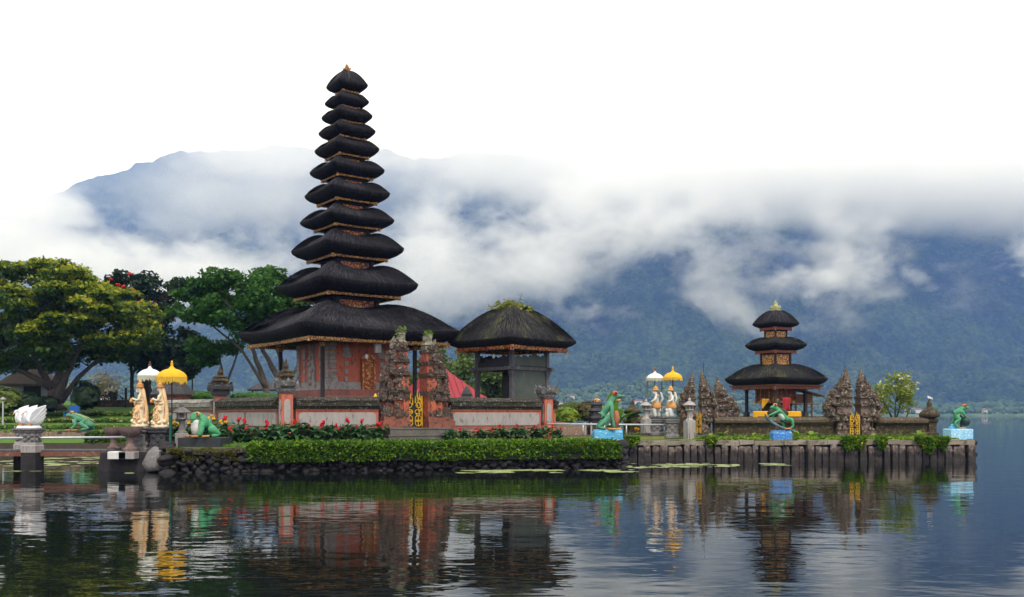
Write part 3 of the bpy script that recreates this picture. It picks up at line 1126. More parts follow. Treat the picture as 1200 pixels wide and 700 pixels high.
TH = R(26.4)
TH_TOWER = R(36.4)
K_T = 58.0 / F


def zt(py, Y=58.0):
    return CAMZ + (HZ - py) / F * Y


def tower_tier(root, w_px, tip, sh, bot, fr, nr, Y, rot_sum, mat, gold, panel, body_bottom, thatch_mat, humpk=0.10, first=False, last=False, lw=1.0):
    k = Y / F
    s = w_px * 1.03 * k / rot_sum / 2
    zt_, zs, zb = zt(tip, Y), zt(sh, Y), zt(bot, Y)
    f, n = s * fr, s * nr
    mb = roof_mesh(s, n, f, zs - (0.07 * s if not first else 0), zt_, zb, hump=humpk * 1.15 * s if not first else 0.03 * s, lift=0.0, sag=0.045 * s * lw, seed=tip, pw=1.5 if w_px > 200 else 1.75)
    r = mb.build("roof", thatch_mat, root, angle=38)
    strands(r, mb, s, STRAND, int(tip))
    ch = min(0.22, 0.08 + 0.035 * s)
    cornice_mesh(f * 1.01, zb + 0.02, ch, 0.13, 0.07).build("cornice", gold, root)
    return s, f, n, zb - ch


def neck(root, half, z0, z1, panel):
    """the little storey between two roofs: dark frame, carved panels"""
    if z1 - z0 < 0.05: return
    fr = MB()
    p = half * 0.16
    for sx in (-1, 1):
        for sy in (-1, 1):
            fr.box((sx * (half - p / 2), sy * (half - p / 2), (z0 + z1) / 2), (p, p, z1 - z0))
    fr.box((0, 0, z1 - 0.05), (half * 2.06, half * 2.06, 0.10))
    fr.box((0, 0, (z0 + z1) / 2), (half * 1.6, half * 1.6, (z1 - z0) * 0.98))
    body = fr.build("tier_storey", BLACK_WOOD, root)
    for a in range(4):
        c, s_ = math.cos(a * PI / 2), math.sin(a * PI / 2)
        m = MB()
        hh = (z1 - z0 - 0.14)
        m.box((0, 0, 0), (half * 1.56, 0.06, hh), rz=0)
        o = m.build("carved_panel", panel, body)
        o.location = ((half * 0.88) * s_, -(half * 0.88) * c, z0 + hh / 2 + 0.0)
        o.rotation_euler = (0, 0, a * PI / 2)


# ------------------------------------------------------------------ the eleven-roofed pagoda
TC = Vector((-10.2, 58.0, 0))
tower = empty("pagoda_tower", (TC.x, TC.y, LAWN_Z), TH_TOWER, "very tall black thatched pagoda of eleven stacked roofs on a red brick shrine", "pagoda")
lift_ = lambda v: v - LAWN_Z
_zt = zt
zt = lambda py, Y=58.0: _zt(py, Y) - LAWN_Z
TIERS = [  # width, tip, shoulder, soffit
    (49, 101, 84, 109), (52, 120.4, 111.5, 127.5), (60, 137, 128.5, 145.5), (67, 155, 146.5, 164), (76, 175.7, 166, 185.5), (88, 201, 190, 210.5),
    (100, 228.4, 215.5, 239), (111, 259.6, 245.5, 269), (132, 293, 275.5, 305), (165, 335, 313.5, 349), (257, 389.4, 356.5, 404)]
ROT = math.cos(TH) + math.sin(TH)
prev = None
for i, (w, tip, sh, bot) in enumerate(TIERS):
    fr = [0.46, 0.50, 0.54, 0.58, 0.60, 0.62, 0.64, 0.64, 0.66, 0.70, 0.86][i]
    nr = [0.16, 0.42, 0.42, 0.42, 0.42, 0.42, 0.42, 0.41, 0.40, 0.37, 0.29][i]
    s, f, n, zlow = tower_tier(tower, w, tip, sh, bot, fr, nr, 58.0, ROT, THATCH, GOLD, GOLD_RED, None, THATCH, first=(i == 0), humpk=0.075 if i == 10 else 0.10)
    if prev is not None:
        neck(tower, n * 0.97, zt(sh) - 0.32, prev + 0.05, GOLD_RED if i > 5 else GOLD)
    prev = zlow
finial(tower, (0, 0, zt(84) - 0.05), 0.34, GOLD)
# the shrine under the lowest roof
ZW0, ZW1 = zt(458), zt(399)
H = 2.24
mb = MB()
mb.square([(4.3, -0.1), (4.3, 0.5), (4.1, 0.55), (4.1, 0.8), (3.9, 0.86), (3.9, 1.5), (4.0, 1.55), (4.0, 1.75), (3.7, 1.8), (3.7, 2.05), (3.2, 2.08), (3.2, 2.3), (2.8, 2.33), (2.8, 2.5), (2.55, 2.53), (2.55, ZW0)])
mb.build("plinth", PINK, tower)
mb = MB(); mb.square([(H, ZW0 - 0.02), (H, ZW1)])
wall = mb.build("shrine_wall", BRICK, tower)


def flame(mb, c, w, h, d, rz, lean=0.0):
    M = Matrix.Rotation(rz, 3, 'Z')
    o = [(-.5, 0), (.5, 0), (.52, .28), (.34, .42), (.42, .66), (.18, .72), (.06 + lean, 1.0), (-.14, .72), (-.40, .66), (-.32, .42), (-.52, .28)]
    mb.prism([(x * w, z * h) for x, z in o], d, M, c)


RELIEF = weathered("grey_relief_stone", (0.42, 0.385, 0.36), (0.27, 0.245, 0.23), (0.10, 0.09, 0.09), scale=3.2, bump=1.0, bump_scale=9, bump_dist=.08, third_lo=.60)
# carved grey stone on the brick walls: reliefs, corner pilasters, brackets
mb = MB()
for a in range(4):
    M = Matrix.Rotation(a * PI / 2, 3, 'Z')

    def P(x, off, z): return M @ Vector((x, -H - off, z))
    zb = ZW0
    hh = ZW1 - ZW0
    relief = [(-0.42, 0), (0.42, 0), (0.55, .10), (0.40, .22), (.44, .45), (.28, .55), (.30, .92), (.40, .98), (-.40, .98), (-.30, .92), (-.28, .55), (-.44, .45), (-.40, .22), (-.55, .10)]
    if a != 0:
        mb.prism([(x, z * hh) for x, z in relief], 0.16, M, P(0, 0.06, zb))
        for k in range(7):
            mb.ball(P(random.uniform(-.15, .15), 0.16, zb + hh * (0.14 + 0.12 * k)), (0.19, 0.19, 0.16), 6, 5)
    for sx in (-1, 1):
        for k in range(9):       # corner pilaster built of courses
            w = (0.46, 0.34)[k % 2]
            mb.box(P(sx * (H - 0.19), 0.03, zb + hh * (0.18 + 0.085 * k)), (w, 0.14, hh * 0.07), rz=a * PI / 2)
        mb.prism([(-0.55, 0), (0.55, 0), (0.25, 0.3), (0.0, .9), (-0.3, 0.35)], 0.18, M, P(sx * (H - 0.35), 0.07, zb))
        for k in range(5):       # toothed strip half way
            mb.box(P(sx * H * 0.52, 0.02, zb + hh * (0.2 + 0.15 * k)), (0.22, 0.10, hh * 0.09), rz=a * PI / 2)
        flame(mb, P(sx * H * 0.52, 0.03, zb + hh * 0.62), 0.5, 0.8, 0.12, a * PI / 2)
    mb.box(P(0, 0.05, zb + 0.06), (2 * H + 0.3, 0.16, 0.20), rz=a * PI / 2)
    mb.box(P(0, 0.01, zb + 0.30), (2 * H + 0.08, 0.08, 0.34), rz=a * PI / 2)
mb.build("stone_relief", RELIEF, wall, jitter=0.03, jscale=6)
# gilded door in the front face
DX = 0.22
mb = MB()
mb.prism([(-0.45, 0), (0.45, 0), (0.45, 1.95), (0.30, 2.15), (0.12, 2.28), (-0.12, 2.28), (-0.30, 2.15), (-0.45, 1.95)], 0.20, None, (DX, -H - 0.1, ZW0 - 0.15))
door = mb.build("door", weathered("red_door_wood", (0.36, 0.10, 0.04), (0.24, 0.06, 0.03), scale=3, bump=.4), tower)
mb = MB()
for x in (-0.38, 0.38):
    mb.box((x + DX, -H - 0.23, ZW0 + 0.8), (0.10, 0.08, 1.75))
for k in range(22):
    mb.ball((DX + random.uniform(-.2, .2), -H - 0.22, ZW0 + 0.02 + k * 0.088), (0.13, 0.07, 0.08), 6, 5)
mb.prism([(-0.55, 0), (0.55, 0), (0.35, 0.2), (0.0, 0.32), (-0.35, 0.2)], 0.1, None, (DX, -H - 0.22, ZW0 + 1.85))
mb.build("gilded_carving", carved("door_carving", (0.62, 0.26, 0.06), (0.20, 0.05, 0.02), (0.80, 0.42, 0.12), 6.0), door)
# posts of the gallery and the beam they carry
PS = 3.05
for sx in (-1, 1):
    for sy in (-1, 1):
        mb = MB()
        mb.box((sx * PS, sy * PS, (2.0 + ZW1) / 2), (0.19, 0.19, ZW1 - 2.0))
        post = mb.build("post", BLACK_WOOD, tower)
        mb = MB()
        mb.box((sx * PS, sy * PS, ZW1 - 0.55), (0.26, 0.26, 0.22))
        mb.box((sx * PS, sy * PS, ZW1 - 0.28), (0.42, 0.42, 0.18))
        mb.build("capital", GOLD, post)
        mb = MB(); mb.box((sx * PS, sy * PS, 2.15), (0.34, 0.34, 0.32)); mb.build("foot", DARK_STONE, post)
mb = MB()
mb.square([(4.0, ZW1 + 0.02), (4.0, ZW1 + 0.16)])
mb.build("ceiling", BROWN_WOOD, tower)
zt = _zt

# ------------------------------------------------------------------ the two-storey drum pavilion
KC = Vector((0.0, 58.0, 0))
kul = empty("drum_pavilion", (KC.x, KC.y, LAWN_Z), R(45), "two storey open grey pavilion under one mossy black thatched roof", "pavilion")
k = 58 / F
zz = lambda py: zt(py, 58.0) - LAWN_Z
s = 158 * k / 1.414 / 2
rfm = roof_mesh(s, 0.55, s * 0.80, zz(362), zz(400.5), zz(409), hump=0.14, lift=0.0, sag=0.05, seed=5, pw=1.35)
rf = rfm.build("roof", THATCH_MOSS, kul, angle=38)
strands(rf, rfm, s, STRAND_MOSS, 77)
MOSS_LEAF = leaf_mat("moss_tuft_leaf", [(0.10, 0.12, 0.02), (0.22, 0.24, 0.04), (0.35, 0.33, 0.08)], noise_scale=1.5)
n = 900
c = rng.normal(size=(n, 3)) * np.array([0.36, 0.36, 0.16])
a45 = R(-45)
c = np.stack([c[:, 0] * math.cos(a45) * 1.4, c[:, 0] * math.sin(a45) * 1.4, c[:, 2]], 1) + np.stack([c[:, 1] * .5, c[:, 1] * .5, 0 * c[:, 2]], 1)
c[:, 2] = np.abs(c[:, 2]) * 1.5 + zz(365)
v, q = leaves(c, 0.16, seed=3)
np_mesh("moss_tuft", v, q, MOSS_LEAF, rf)
cornice_mesh(s * 0.80, zz(409) + 0.04, 0.26, 0.14, 0.09).build("cornice", GOLD_RED, kul)
PB = 40.5 * k / 1.414          # half side of the post square
mid = zz(433)
top = zz(407)
for sx in (-1, 1):
    for sy in (-1, 1):
        mb = MB()
        mb.box((sx * PB, sy * PB, (top + 0.2) / 2), (0.24, 0.24, top - 0.2))
        post = mb.build("post", GREY_WOOD, kul)
        mb = MB()
        mb.box((sx * PB, sy * PB, mid - 0.22), (0.36, 0.36, 0.20))
        mb.box((sx * PB, sy * PB, mid - 0.40), (0.30, 0.30, 0.14))
        mb.build("bracket", GREY_WOOD, post)
mb = MB()
for a in range(4):
    c_, s_ = math.cos(a * PI / 2), math.sin(a * PI / 2)
    mb.box((PB * s_, -PB * c_, mid - 0.02 + 0.003 * (a % 2)), (2 * PB + 1.1, 0.22, 0.20), rz=a * PI / 2)
mb.build("beam", GREY_WOOD, kul)
mb = MB(); mb.box((0, 0, mid + 0.12), (2 * PB + 0.1, 2 * PB + 0.1, 0.08)); mb.build("floor", BLACK_WOOD, kul)
mb = MB(); mb.square([(PB + 0.5, -0.1), (PB + 0.5, 0.6), (PB + 0.35, 0.65), (PB + 0.35, 1.6), (PB + 0.45, 1.65), (PB + 0.45, 1.9)]); mb.build("plinth", PINK, kul)
SLATE = weathered("slate_green_board", (0.085, 0.10, 0.085), (0.055, 0.065, 0.058), (0.24, 0.25, 0.24), scale=1.3, bump=0.3, third_lo=0.66)
mb = MB(); mb.box((0, -PB + 0.02, (mid + 1.6) / 2), (2 * PB - 0.2, 0.08, mid - 1.7)); mb.build("board_wall", SLATE, kul)
mb = MB(); mb.box((PB - 0.42, PB, (mid + 1.6) / 2), (0.84, 0.08, mid - 1.7)); mb.build("board_wall", BLACK_WOOD, kul)


def stepped(mb, x0, x1, z, hts, depth, M, off):
    n = len(hts)
    for i, h in enumerate(hts):
        w = (x1 - x0) / n
        c = M @ Vector((x0 + w * (i + 0.5), off, 0))
        mb.box((c.x, c.y, z + h / 2), (w * 1.0, depth, h), rz=math.atan2((M @ Vector((1, 0, 0))).y, (M @ Vector((1, 0, 0))).x))


# carved parapets of the upper floor: stepped black silhouettes
Z0 = mid + 0.16
hh = top - mid
for a, mat in ((0, SLATE), (1, BLACK_WOOD), (2, BLACK_WOOD), (3, BLACK_WOOD)):
    M = Matrix.Rotation(a * PI / 2, 3, 'Z')
    mb = MB()
    stepped(mb, -PB + 0.13, PB - 0.13, Z0, [hh * .66 * q for q in ((.28, .22, .34, .45, .42, .55, .62, .52, .58, .66, .60, .74) if a in (1, 3) else (.55, .62, .56, .68, .60, .70, .80, .72, .64, .74))], 0.10, M, -PB)
    mb.build("parapet", mat, kul)
mb = MB()
mb.tube([(0, 0, top + 0.3), (0, 0, zz(352))], 0.03)
mb.tube([(0.2, -0.1, zz(364)), (0.6, -0.3, zz(343))], 0.012, 4)
mb.build("antenna_rod", BLACK_WOOD, kul)
# bare bulbs that hang from the eaves
BULB = weathered("white_glass", (0.75, 0.77, 0.80), (0.6, 0.62, 0.66), scale=2, bump=0, rough=0.2)


def bulb(p, label, drop=0.35):
    r = empty("hanging_lamp", p, label=label, cat="lamp")
    m = MB(); m.tube([(0, 0, 0), (0, 0, -drop)], 0.012, 5); m.build("cord", BLACK_WOOD, r)
    m = MB(); m.lathe([(0.03, 0), (0.05, -0.05), (0.085, -0.16), (0.07, -0.24), (0.02, -0.28)][::-1], (0, 0, -drop), 10); m.build("bulb", BULB, r, smooth=True)


bulb(at(578.5, 408, 56.6), "bare white bulb hanging under the mossy roof of the two storey pavilion")
bulb(at(429.5, 408, 54.6), "bare white bulb hanging under the pagoda's lowest eave left of the pale box")
m = MB(); m.box((0, 0, 0), (0.36, 0.34, 0.46), taper=0.86); m.box((0, 0, 0.25), (0.40, 0.38, 0.06))
o = m.build("lamp_box", PALE_STONE); o.location = at(442.5, 409, 54.6); o.rotation_euler = (0, 0, TH)
tag(o, "pale grey box hanging under the pagoda's lowest eave by the split gate", "lamp")

# ------------------------------------------------------------------ compound wall, pillars
W0 = Vector((-11.44, 47.5, 0))
TD = Vector((math.cos(TH), math.sin(TH), 0))
TN = Vector((math.sin(TH), -math.cos(TH), 0))
GATE_T, END_T = 6.9, 15.0


def wall_run(p, q, label, panel_mat=PALE_STONE, brick=BRICK, coping=MOSS_TILE, z=LAWN_Z, h=2.35, panels=1, th=0.5, base=PINK):
    d = q - p
    Ln = d.length
    a = math.atan2(d.y, d.x)
    r = empty("compound_wall", ((p.x + q.x) / 2, (p.y + q.y) / 2, z), a, label, "wall")
    m = MB(); m.rect([(Ln / 2, th * 0.8, -0.05), (Ln / 2, th * 0.8, 0.22 * h), (Ln / 2, th * 0.62, 0.26 * h), (Ln / 2, th * 0.62, 0.32 * h)]); m.build("base_course", base, r)
    m = MB(); m.rect([(Ln / 2, th * 0.5, 0.32 * h), (Ln / 2, th * 0.5, 0.68 * h), (Ln / 2, th * 0.58, 0.69 * h), (Ln / 2, th * 0.58, 0.73 * h)]); m.build("brick_body", brick, r)
    m = MB()
    m.rect([(Ln / 2, th * 0.66, 0.73 * h), (Ln / 2, th * 0.72, 0.78 * h), (Ln / 2, th * 0.98, 0.80 * h), (Ln / 2, th * 1.0, 0.86 * h), (Ln / 2, th * 0.45, 0.97 * h), (Ln / 2, th * 0.22, 1.0 * h)])
    x = -Ln / 2 + 0.15
    while x < Ln / 2 - 0.1:       # rough tiles along the slope
        w_ = random.uniform(0.25, 0.42)
        m.box((x, -th * 0.72, 0.915 * h + random.uniform(-.01, .02)), (w_, th * 0.6, 0.05 * h), rx=R(21 + random.uniform(-4, 4)))
        x += w_ * 1.0
    m.build("coping", coping, r, jitter=0.05, jscale=3.5)
    pl = Ln / panels
    for i in range(panels):
        m = MB()
        l = pl / 2 - 0.14
        z0, z1 = 0.35 * h, 0.655 * h
        zm = (z0 + z1) / 2
        m.prism([(-l + .16, z0), (l - .16, z0), (l, z0 + .12), (l, z1 - .12), (l - .16, z1), (-l + .16, z1), (-l, z1 - .12), (-l, z0 + .12)], 0.06, None, (-Ln / 2 + pl * (i + .5), -th * 0.5 - 0.02, 0))
        m.build("stone_panel", panel_mat, r)
    return r


def wall_pillar(p, rz, label, hgt=2.7, w=0.56, brick=BRICK, stone=STONE, top=True, z=LAWN_Z):
    r = empty("wall_pillar", (p.x, p.y, z), rz, label, "pillar")
    m = MB(); m.square([(w * 0.85, -0.05), (w * 0.85, 0.5), (w * 0.72, 0.55), (w * 0.72, 0.72), (w * 0.55, 0.78), (w * 0.55, hgt * 0.80)]); m.build("shaft", brick, r)
    m = MB()
    for a in range(4):
        M = Matrix.Rotation(a * PI / 2, 3, 'Z')
        l = w * 0.30
        m.prism([(-l * .5, 0.95), (l * .5, 0.95), (l, 1.1), (l, hgt * .70 - .15), (l * .5, hgt * .70), (-l * .5, hgt * .70), (-l, hgt * .70 - .15), (-l, 1.1)], 0.06, M, tuple(M @ Vector((0, -w * 0.55 - 0.01, 0))))
    m.build("stone_panel", PALE_STONE, r)
    m = MB()
    m.square([(w * 0.68, hgt * 0.80), (w * 0.78, hgt * 0.84), (w * 0.78, hgt * 0.88), (w * 1.0, hgt * 0.91), (w * 1.06, hgt * 0.97), (w * 0.7, hgt)])
    for a in range(4):
        ang = a * PI / 2 + PI / 4
        flame(m, (math.cos(ang) * w * 1.12, math.sin(ang) * w * 1.12, hgt * 0.88), 0.34, 0.55, 0.18, ang, 0.3)
        flame(m, (math.cos(ang + PI / 4) * w * .92, math.sin(ang + PI / 4) * w * .92, hgt * 0.93), 0.40, 0.36, 0.14, ang + PI / 4 + PI / 2)
    cap = m.build("capital", stone, r, jitter=0.03, jscale=5)
    if top:
        m = MB()
        m.square([(w * 0.55, hgt), (w * 0.55, hgt + .15), (w * 0.72, hgt + .20), (w * 0.72, hgt + .28), (w * 0.4, hgt + .36)])
        m.lathe([(w * .4, hgt + .36), (w * .48, hgt + .46), (w * .24, hgt + .6), (w * .30, hgt + .72), (w * .14, hgt + .86), (0.03, hgt + 1.08)], (0, 0, 0), 10)
        for a in range(4):
            ang = a * PI / 2 + PI / 4
            m.ball((math.cos(ang) * w * .7, math.sin(ang) * w * .7, hgt + .36), (0.1, 0.1, 0.16), 6, 5)
        m.build("finial", MOSSY_BROWN, r, jitter=0.02, jscale=6)
    return r


WP = lambda t: W0 + TD * t
wall_run(WP(0.45), WP(GATE_T - 2.1), "red brick wall with a grey panel left of the split gate, moss on its coping")
wall_run(WP(GATE_T + 2.0), WP(END_T - 0.5), "red brick wall with a grey panel right of the split gate below the pavilion")
PL1 = Vector(((258 - 600) / F * 56, 56, 0))
PL2 = Vector(((198 - 600) / F * 61, 61, 0))
dW = (PL1 - W0).normalized()
wall_run(PL1 + dW * -0.5, W0 + dW * 0.5, "pink weathered wall with pale panels behind the red and yellow cannas", panels=2, brick=PINK)
wall_run(PL2, PL1 + (PL2 - PL1).normalized() * 0.5, "pink wall under a pale lichen coping behind the yellow umbrella", brick=PINK, coping=weathered("lichen_coping", (0.30, 0.28, 0.25), (0.12, 0.11, 0.09), (0.5, 0.48, 0.42), scale=2.4, bump=0.9, bump_scale=9))
wall_run(WP(END_T) + Vector((0.25, 0.5, 0)), Vector((2.3, 66, 0)), "brick side wall running back from the corner pillar by the pavilion")
wall_pillar(W0, TH, "ornate wall pillar with mossy finial at the corner below the tall pagoda", 3.15, 0.52)
wall_pillar(PL1, TH, "dark carved wall pillar with black crown left of the tall pagoda", 3.2, 0.62, brick=PINK, stone=DARK_STONE)
wall_pillar(WP(END_T), TH, "brick wall pillar with pale horned cap at the right end of the temple wall", 2.95, 0.50, top=False)
# small things on the wall top
m = MB(); m.lathe([(0.13, 0), (0.13, 0.06), (0.08, 0.1), (0.10, 0.2), (0.03, 0.34)], (0, 0, 0), 10)
o = m.build("offering_cup", YELLOW_GOLD, smooth=True); p = WP(4.72); o.location = (p.x, p.y, LAWN_Z + 2.2); tag(o, "small yellow offering cup on the wall coping beside the split gate", "offering")

# ------------------------------------------------------------------ the split gate
def candi_half(name, mirror, loc, rz, H=5.2, W=1.7, D=0.72, brick=BRICK, stone=STONE, label="", seed=0, niche=True, tuft=True, spire=False):
    """half of a split gate: x from 0 (the cut inner face) outwards"""
    g = random.Random(seed)
    r = empty(name, loc, rz, label, "gate tower")
    s = H / 5.2
    sx = mirror

    def wz(z):
        return float(np.interp(z, [0, 1.2, 1.9, 2.8, 3.7, 4.3], [.68, .72, 1.2, 1.28, 1.3, 1.15])) if spire else 1.0

    def bx(m, x0, x1, d, z0, z1, taper=1.0):
        x1 = x1 * wz((z0 + z1) / 2)
        m.box((sx * (x0 + x1) / 2, 0, (z0 + z1) / 2 * s), ((x1 - x0), 2 * d, (z1 - z0) * s), taper=1.0)
    k = W / 1.7
    m = MB()
    bx(m, 0.0, 1.72 * k, D + .16, -0.05, 0.32); bx(m, 0.01, 1.62 * k, D + .08, 0.32, 0.56)
    m.build("base", BRICK_DARK if not spire else stone, r, jitter=0.015, jscale=3)
    m = MB()
    bx(m, 0.02, 0.95 * k, D - .04, 0.56, 1.72); bx(m, 0.95 * k, 1.42 * k, D - .22, 0.56, 1.45)
    bx(m, 0.02, 0.86 * k, D - .10, 1.95, 2.72); bx(m, 0.86 * k, 1.22 * k, D - .30, 1.95, 2.5)
    bx(m, 0.02, 0.74 * k, D - .16, 2.95, 3.40)
    bx(m, 0.02, 0.56 * k, D - .26, 3.62, 4.05)
    m.build("brick_body", brick, r)
    m = MB()
    # cornices
    for x1, d, z0, z1 in ((1.16, D + .06, 1.72, 1.82), (1.30, D + .12, 1.82, 1.95), (1.02, D, 2.72, 2.80), (1.14, D + .06, 2.80, 2.95),
                          (0.86, D - .08, 3.40, 3.48), (0.98, D - .02, 3.48, 3.62), (0.68, D - .18, 4.05, 4.14), (0.74, D - .14, 4.14, 4.26)):
        bx(m, -0.01, x1 * k, d, z0, z1)
    # corner blocks and horns at each level
    for lev, (x1, d, z, sc) in enumerate((() if spire else ((1.25, D, 0.56, 1.1), (1.5, D - .1, 0.56, 1.0))) + ((1.15, D, 1.45, 1.0), (1.45, D - .15, 1.42, 0.95), (1.22, D + .05, 1.95, 1.0), (1.32, D - .2, 2.45, 0.9), (1.06, D, 2.95, 0.9), (0.92, D - .1, 3.62, 0.8), (0.68, D - .2, 4.26, 0.7))):
        x1 = x1 * wz(z)
        for sy in (-1, 1):
            ang = math.atan2(sy * 0.8, sx)
            flame(m, (sx * x1 * k * 0.98, sy * d * 0.9, z * s), 0.36 * sc * k, 0.62 * sc * s, 0.20, ang, 0.2)
            flame(m, (sx * x1 * k * 0.55, sy * (d + .06), z * s), 0.46 * sc * k, 0.46 * sc * s, 0.16, 0)
            m.ball((sx * x1 * k, sy * d * 0.8, z * s), (0.15 * sc * k, 0.15 * sc, 0.17 * sc * s), 7, 5)
            m.ball((sx * x1 * k * 0.2, sy * (d + .02), (z + .1) * s), (0.14 * sc * k, 0.10, 0.18 * sc * s), 7, 5)
        flame(m, (sx * (x1 * k + 0.03), 0, z * s), 0.55 * sc, 0.66 * sc * s, 0.16, PI / 2)
    # carved bosses over the brick
    for q in range(24):
        z = g.uniform(0.6, 4.0)
        xm = np.interp(z, [0.6, 1.7, 2.7, 3.4, 4.1], [1.45, 1.0, 0.9, 0.75, 0.55]) * k * wz(z)
        x = xm * (0.08 + 0.92 * g.random() ** 0.6)
        dd = np.interp(z, [0.6, 1.7, 2.7, 3.4, 4.1], [D, D - .04, D - .1, D - .15, D - .25])
        sy = g.choice((-1, 1))
        b = g.uniform(0.06, 0.15)
        m.ball((sx * x, sy * dd, z * s), (b * 1.2, 0.09, b * 1.3), 6, 5)
    for sy in (-1, 1):
        m.box((sx * 0.42 * k, sy * (D - .02), 0.66 * s), (0.7 * k, 0.08, 0.18 * s))
        m.box((sx * 0.42 * k, sy * (D + .0), 1.52 * s), (0.84 * k, 0.08, 0.14 * s))
    m.build("stone_carving", stone, r, jitter=0.05, jscale=5)
    if niche:
        for sy in (-1, 1):
            m = MB(); m.prism([(0, -.34), (.19, 0), (0, .34), (-.19, 0)], 0.10, None, (sx * 0.40 * k, sy * (D - .06), 2.36 * s)); m.build("brick_diamond", brick, r)
            m = MB(); m.prism([(-.08, -.36), (.20, -.12), (.16, .30), (-.14, .36)], 0.10, None, (sx * 0.30 * k, sy * (D + .0), 1.14 * s)); m.build("brick_diamond", brick, r)
    # leaning crown
    m = MB()
    m.rect([(0.26 * k, 0.30, 4.26 * s), (0.26 * k, 0.28, 4.5 * s), (0.32 * k, 0.32, 4.55 * s), (0.20 * k, 0.24, 4.66 * s), (0.19 * k, 0.22, 4.95 * s), (0.23 * k, 0.24, 5.0 * s), (0.10 * k, 0.12, 5.2 * s)], (sx * 0.28 * k, 0, 0))
    for q in range(10):
        m.ball((sx * g.uniform(.05, .55) * k, g.uniform(-.28, .28), g.uniform(4.25, 5.0) * s), (0.11 * k, 0.11, 0.16 * s), 6, 5)
    flame(m, (sx * 0.72 * k, 0, 4.2 * s), 0.4 * k, 0.7 * s, 0.3, 0, 0.1 * sx)
    if spire:
        m.rect([(.20 * k, .22, 4.5 * s), (.24 * k, .24, 4.8 * s), (.15 * k, .18, 5.0 * s), (.17 * k, .18, 5.3 * s), (.07 * k, .08, 5.8 * s), (.02, .02, 6.1 * s)], (sx * .24 * k, 0, 0))
        flame(m, (sx * .55 * k, 0, 4.4 * s), .3 * k, 1.1 * s, .2, 0, .1 * sx)
    cr = m.build("crown", stone if spire else MOSSY_CROWN, r, jitter=0.05, jscale=5)
    if tuft:
        c = rng.normal(size=(70, 3)) * np.array([0.10, 0.10, 0.07])
        c += np.array([sx * 0.30 * k, 0, 5.18 * s])
        v, q = leaves(c, 0.12, seed=seed + 60, aspect=2.6)
        np_mesh("grass_tuft", v, q, FERN, cr)
    return r


MOSSY_CROWN = weathered("mossy_crown_stone", (0.30, 0.28, 0.24), (0.14, 0.13, 0.05), (0.07, 0.06, 0.055), scale=3.0, bump=1.0, bump_scale=9, bump_dist=0.07, third_lo=0.58)
FERN = leaf_mat("fern_green", [(0.06, 0.12, 0.02), (0.14, 0.24, 0.03), (0.28, 0.32, 0.06)], noise_scale=2)
GATE_BRICK = weathered("gate_brick", (0.56, 0.135, 0.07), (0.26, 0.075, 0.045), (0.06, 0.045, 0.04), scale=1.9, bump=.5, bump_scale=16, third_lo=.555)
GATE_STONE = weathered("lichen_black_stone", (0.14, 0.085, 0.06), (0.035, 0.026, 0.024), (0.40, 0.37, 0.33), scale=2.8, bump=1.0, bump_scale=9, bump_dist=.08, third_lo=.60)
GC = WP(GATE_T)
GZ = 1.82
gl = GC - TD * 0.52
gr = GC + TD * 0.50
candi_half("split_gate_tower", -1, (gl.x, gl.y, GZ), TH, 5.15, 1.5, brick=GATE_BRICK, stone=GATE_STONE, label="left half of the tall red and grey split gate, grass sprouting on its crown", seed=11)
candi_half("split_gate_tower", 1, (gr.x, gr.y, GZ), TH, 5.05, 1.5, brick=GATE_BRICK, stone=GATE_STONE, label="right half of the tall red split gate showing its plain brick inner face", seed=12)


def gilt_gate(c, rz, w, h, label, back):
    r = empty("gilded_gate", c, rz, label, "gate")
    for sx in (-1, 1):
        m = MB(); m.box((sx * w / 4, 0.03, h * 0.42), (w / 2 - 0.02, 0.04, h * 0.84)); leaf = m.build("door_leaf", back, r)
        m = MB()
        # scrollwork: rings, stem and flame tips
        def ringt(x, z, rr, t=0.028):
            t = t * min(1, w)
            m.tube([(x + rr * math.cos(a), -0.03, z + rr * math.sin(a)) for a in np.linspace(0, 2 * PI, 13)], t, 5)
        x = sx * w / 4
        for z in (0.10, 0.22):
            ringt(x, h * z, w * 0.17, 0.03)
        m.box((x, -0.03, h * 0.16), (w * 0.40, 0.03, 0.045 * w)); m.box((x, -0.03, h * 0.16), (0.05 * w, 0.03, h * 0.28))
        ringt(x - sx * w * .06, h * 0.40, w * 0.12); ringt(x + sx * w * .10, h * 0.47, w * 0.10); ringt(x, h * 0.58, w * 0.13); ringt(x + sx * w * .06, h * .70, w * .09)
        for k in range(16):
            m.ball((x + random.uniform(-.16, .16) * w, -0.04, h * random.uniform(0.34, 0.84)), (0.04 * w, 0.03, 0.075 * w), 5, 4)
        for q, (dx, t) in enumerate(((-.17, .80), (-.06, .96), (.06, .90), (.17, .76))):
            m.prism([(-0.035 * w, 0), (0.035 * w, 0), (0.02 * w, h * .12), (0, h * .2), (-0.02 * w, h * .12)], 0.04, None, (x + dx * w * (1), -0.03, h * (t - .16)))
        m.box((sx * w * 0.47, -0.03, h * 0.42), (0.05 * w, 0.05, h * 0.84))
        m.build("gilt_scrollwork", YELLOW_GOLD, leaf)
    return r


DOOR_GREEN = weathered("dark_green_door", (0.012, 0.05, 0.035), (0.03, 0.02, 0.015), scale=4, bump=0.3)
gg = GC - TN * 0.1
gilt_gate((gg.x, gg.y, GZ), TH, 1.0, 2.0, "yellow gilded double gate between the halves of the tall split gate", DOOR_GREEN)
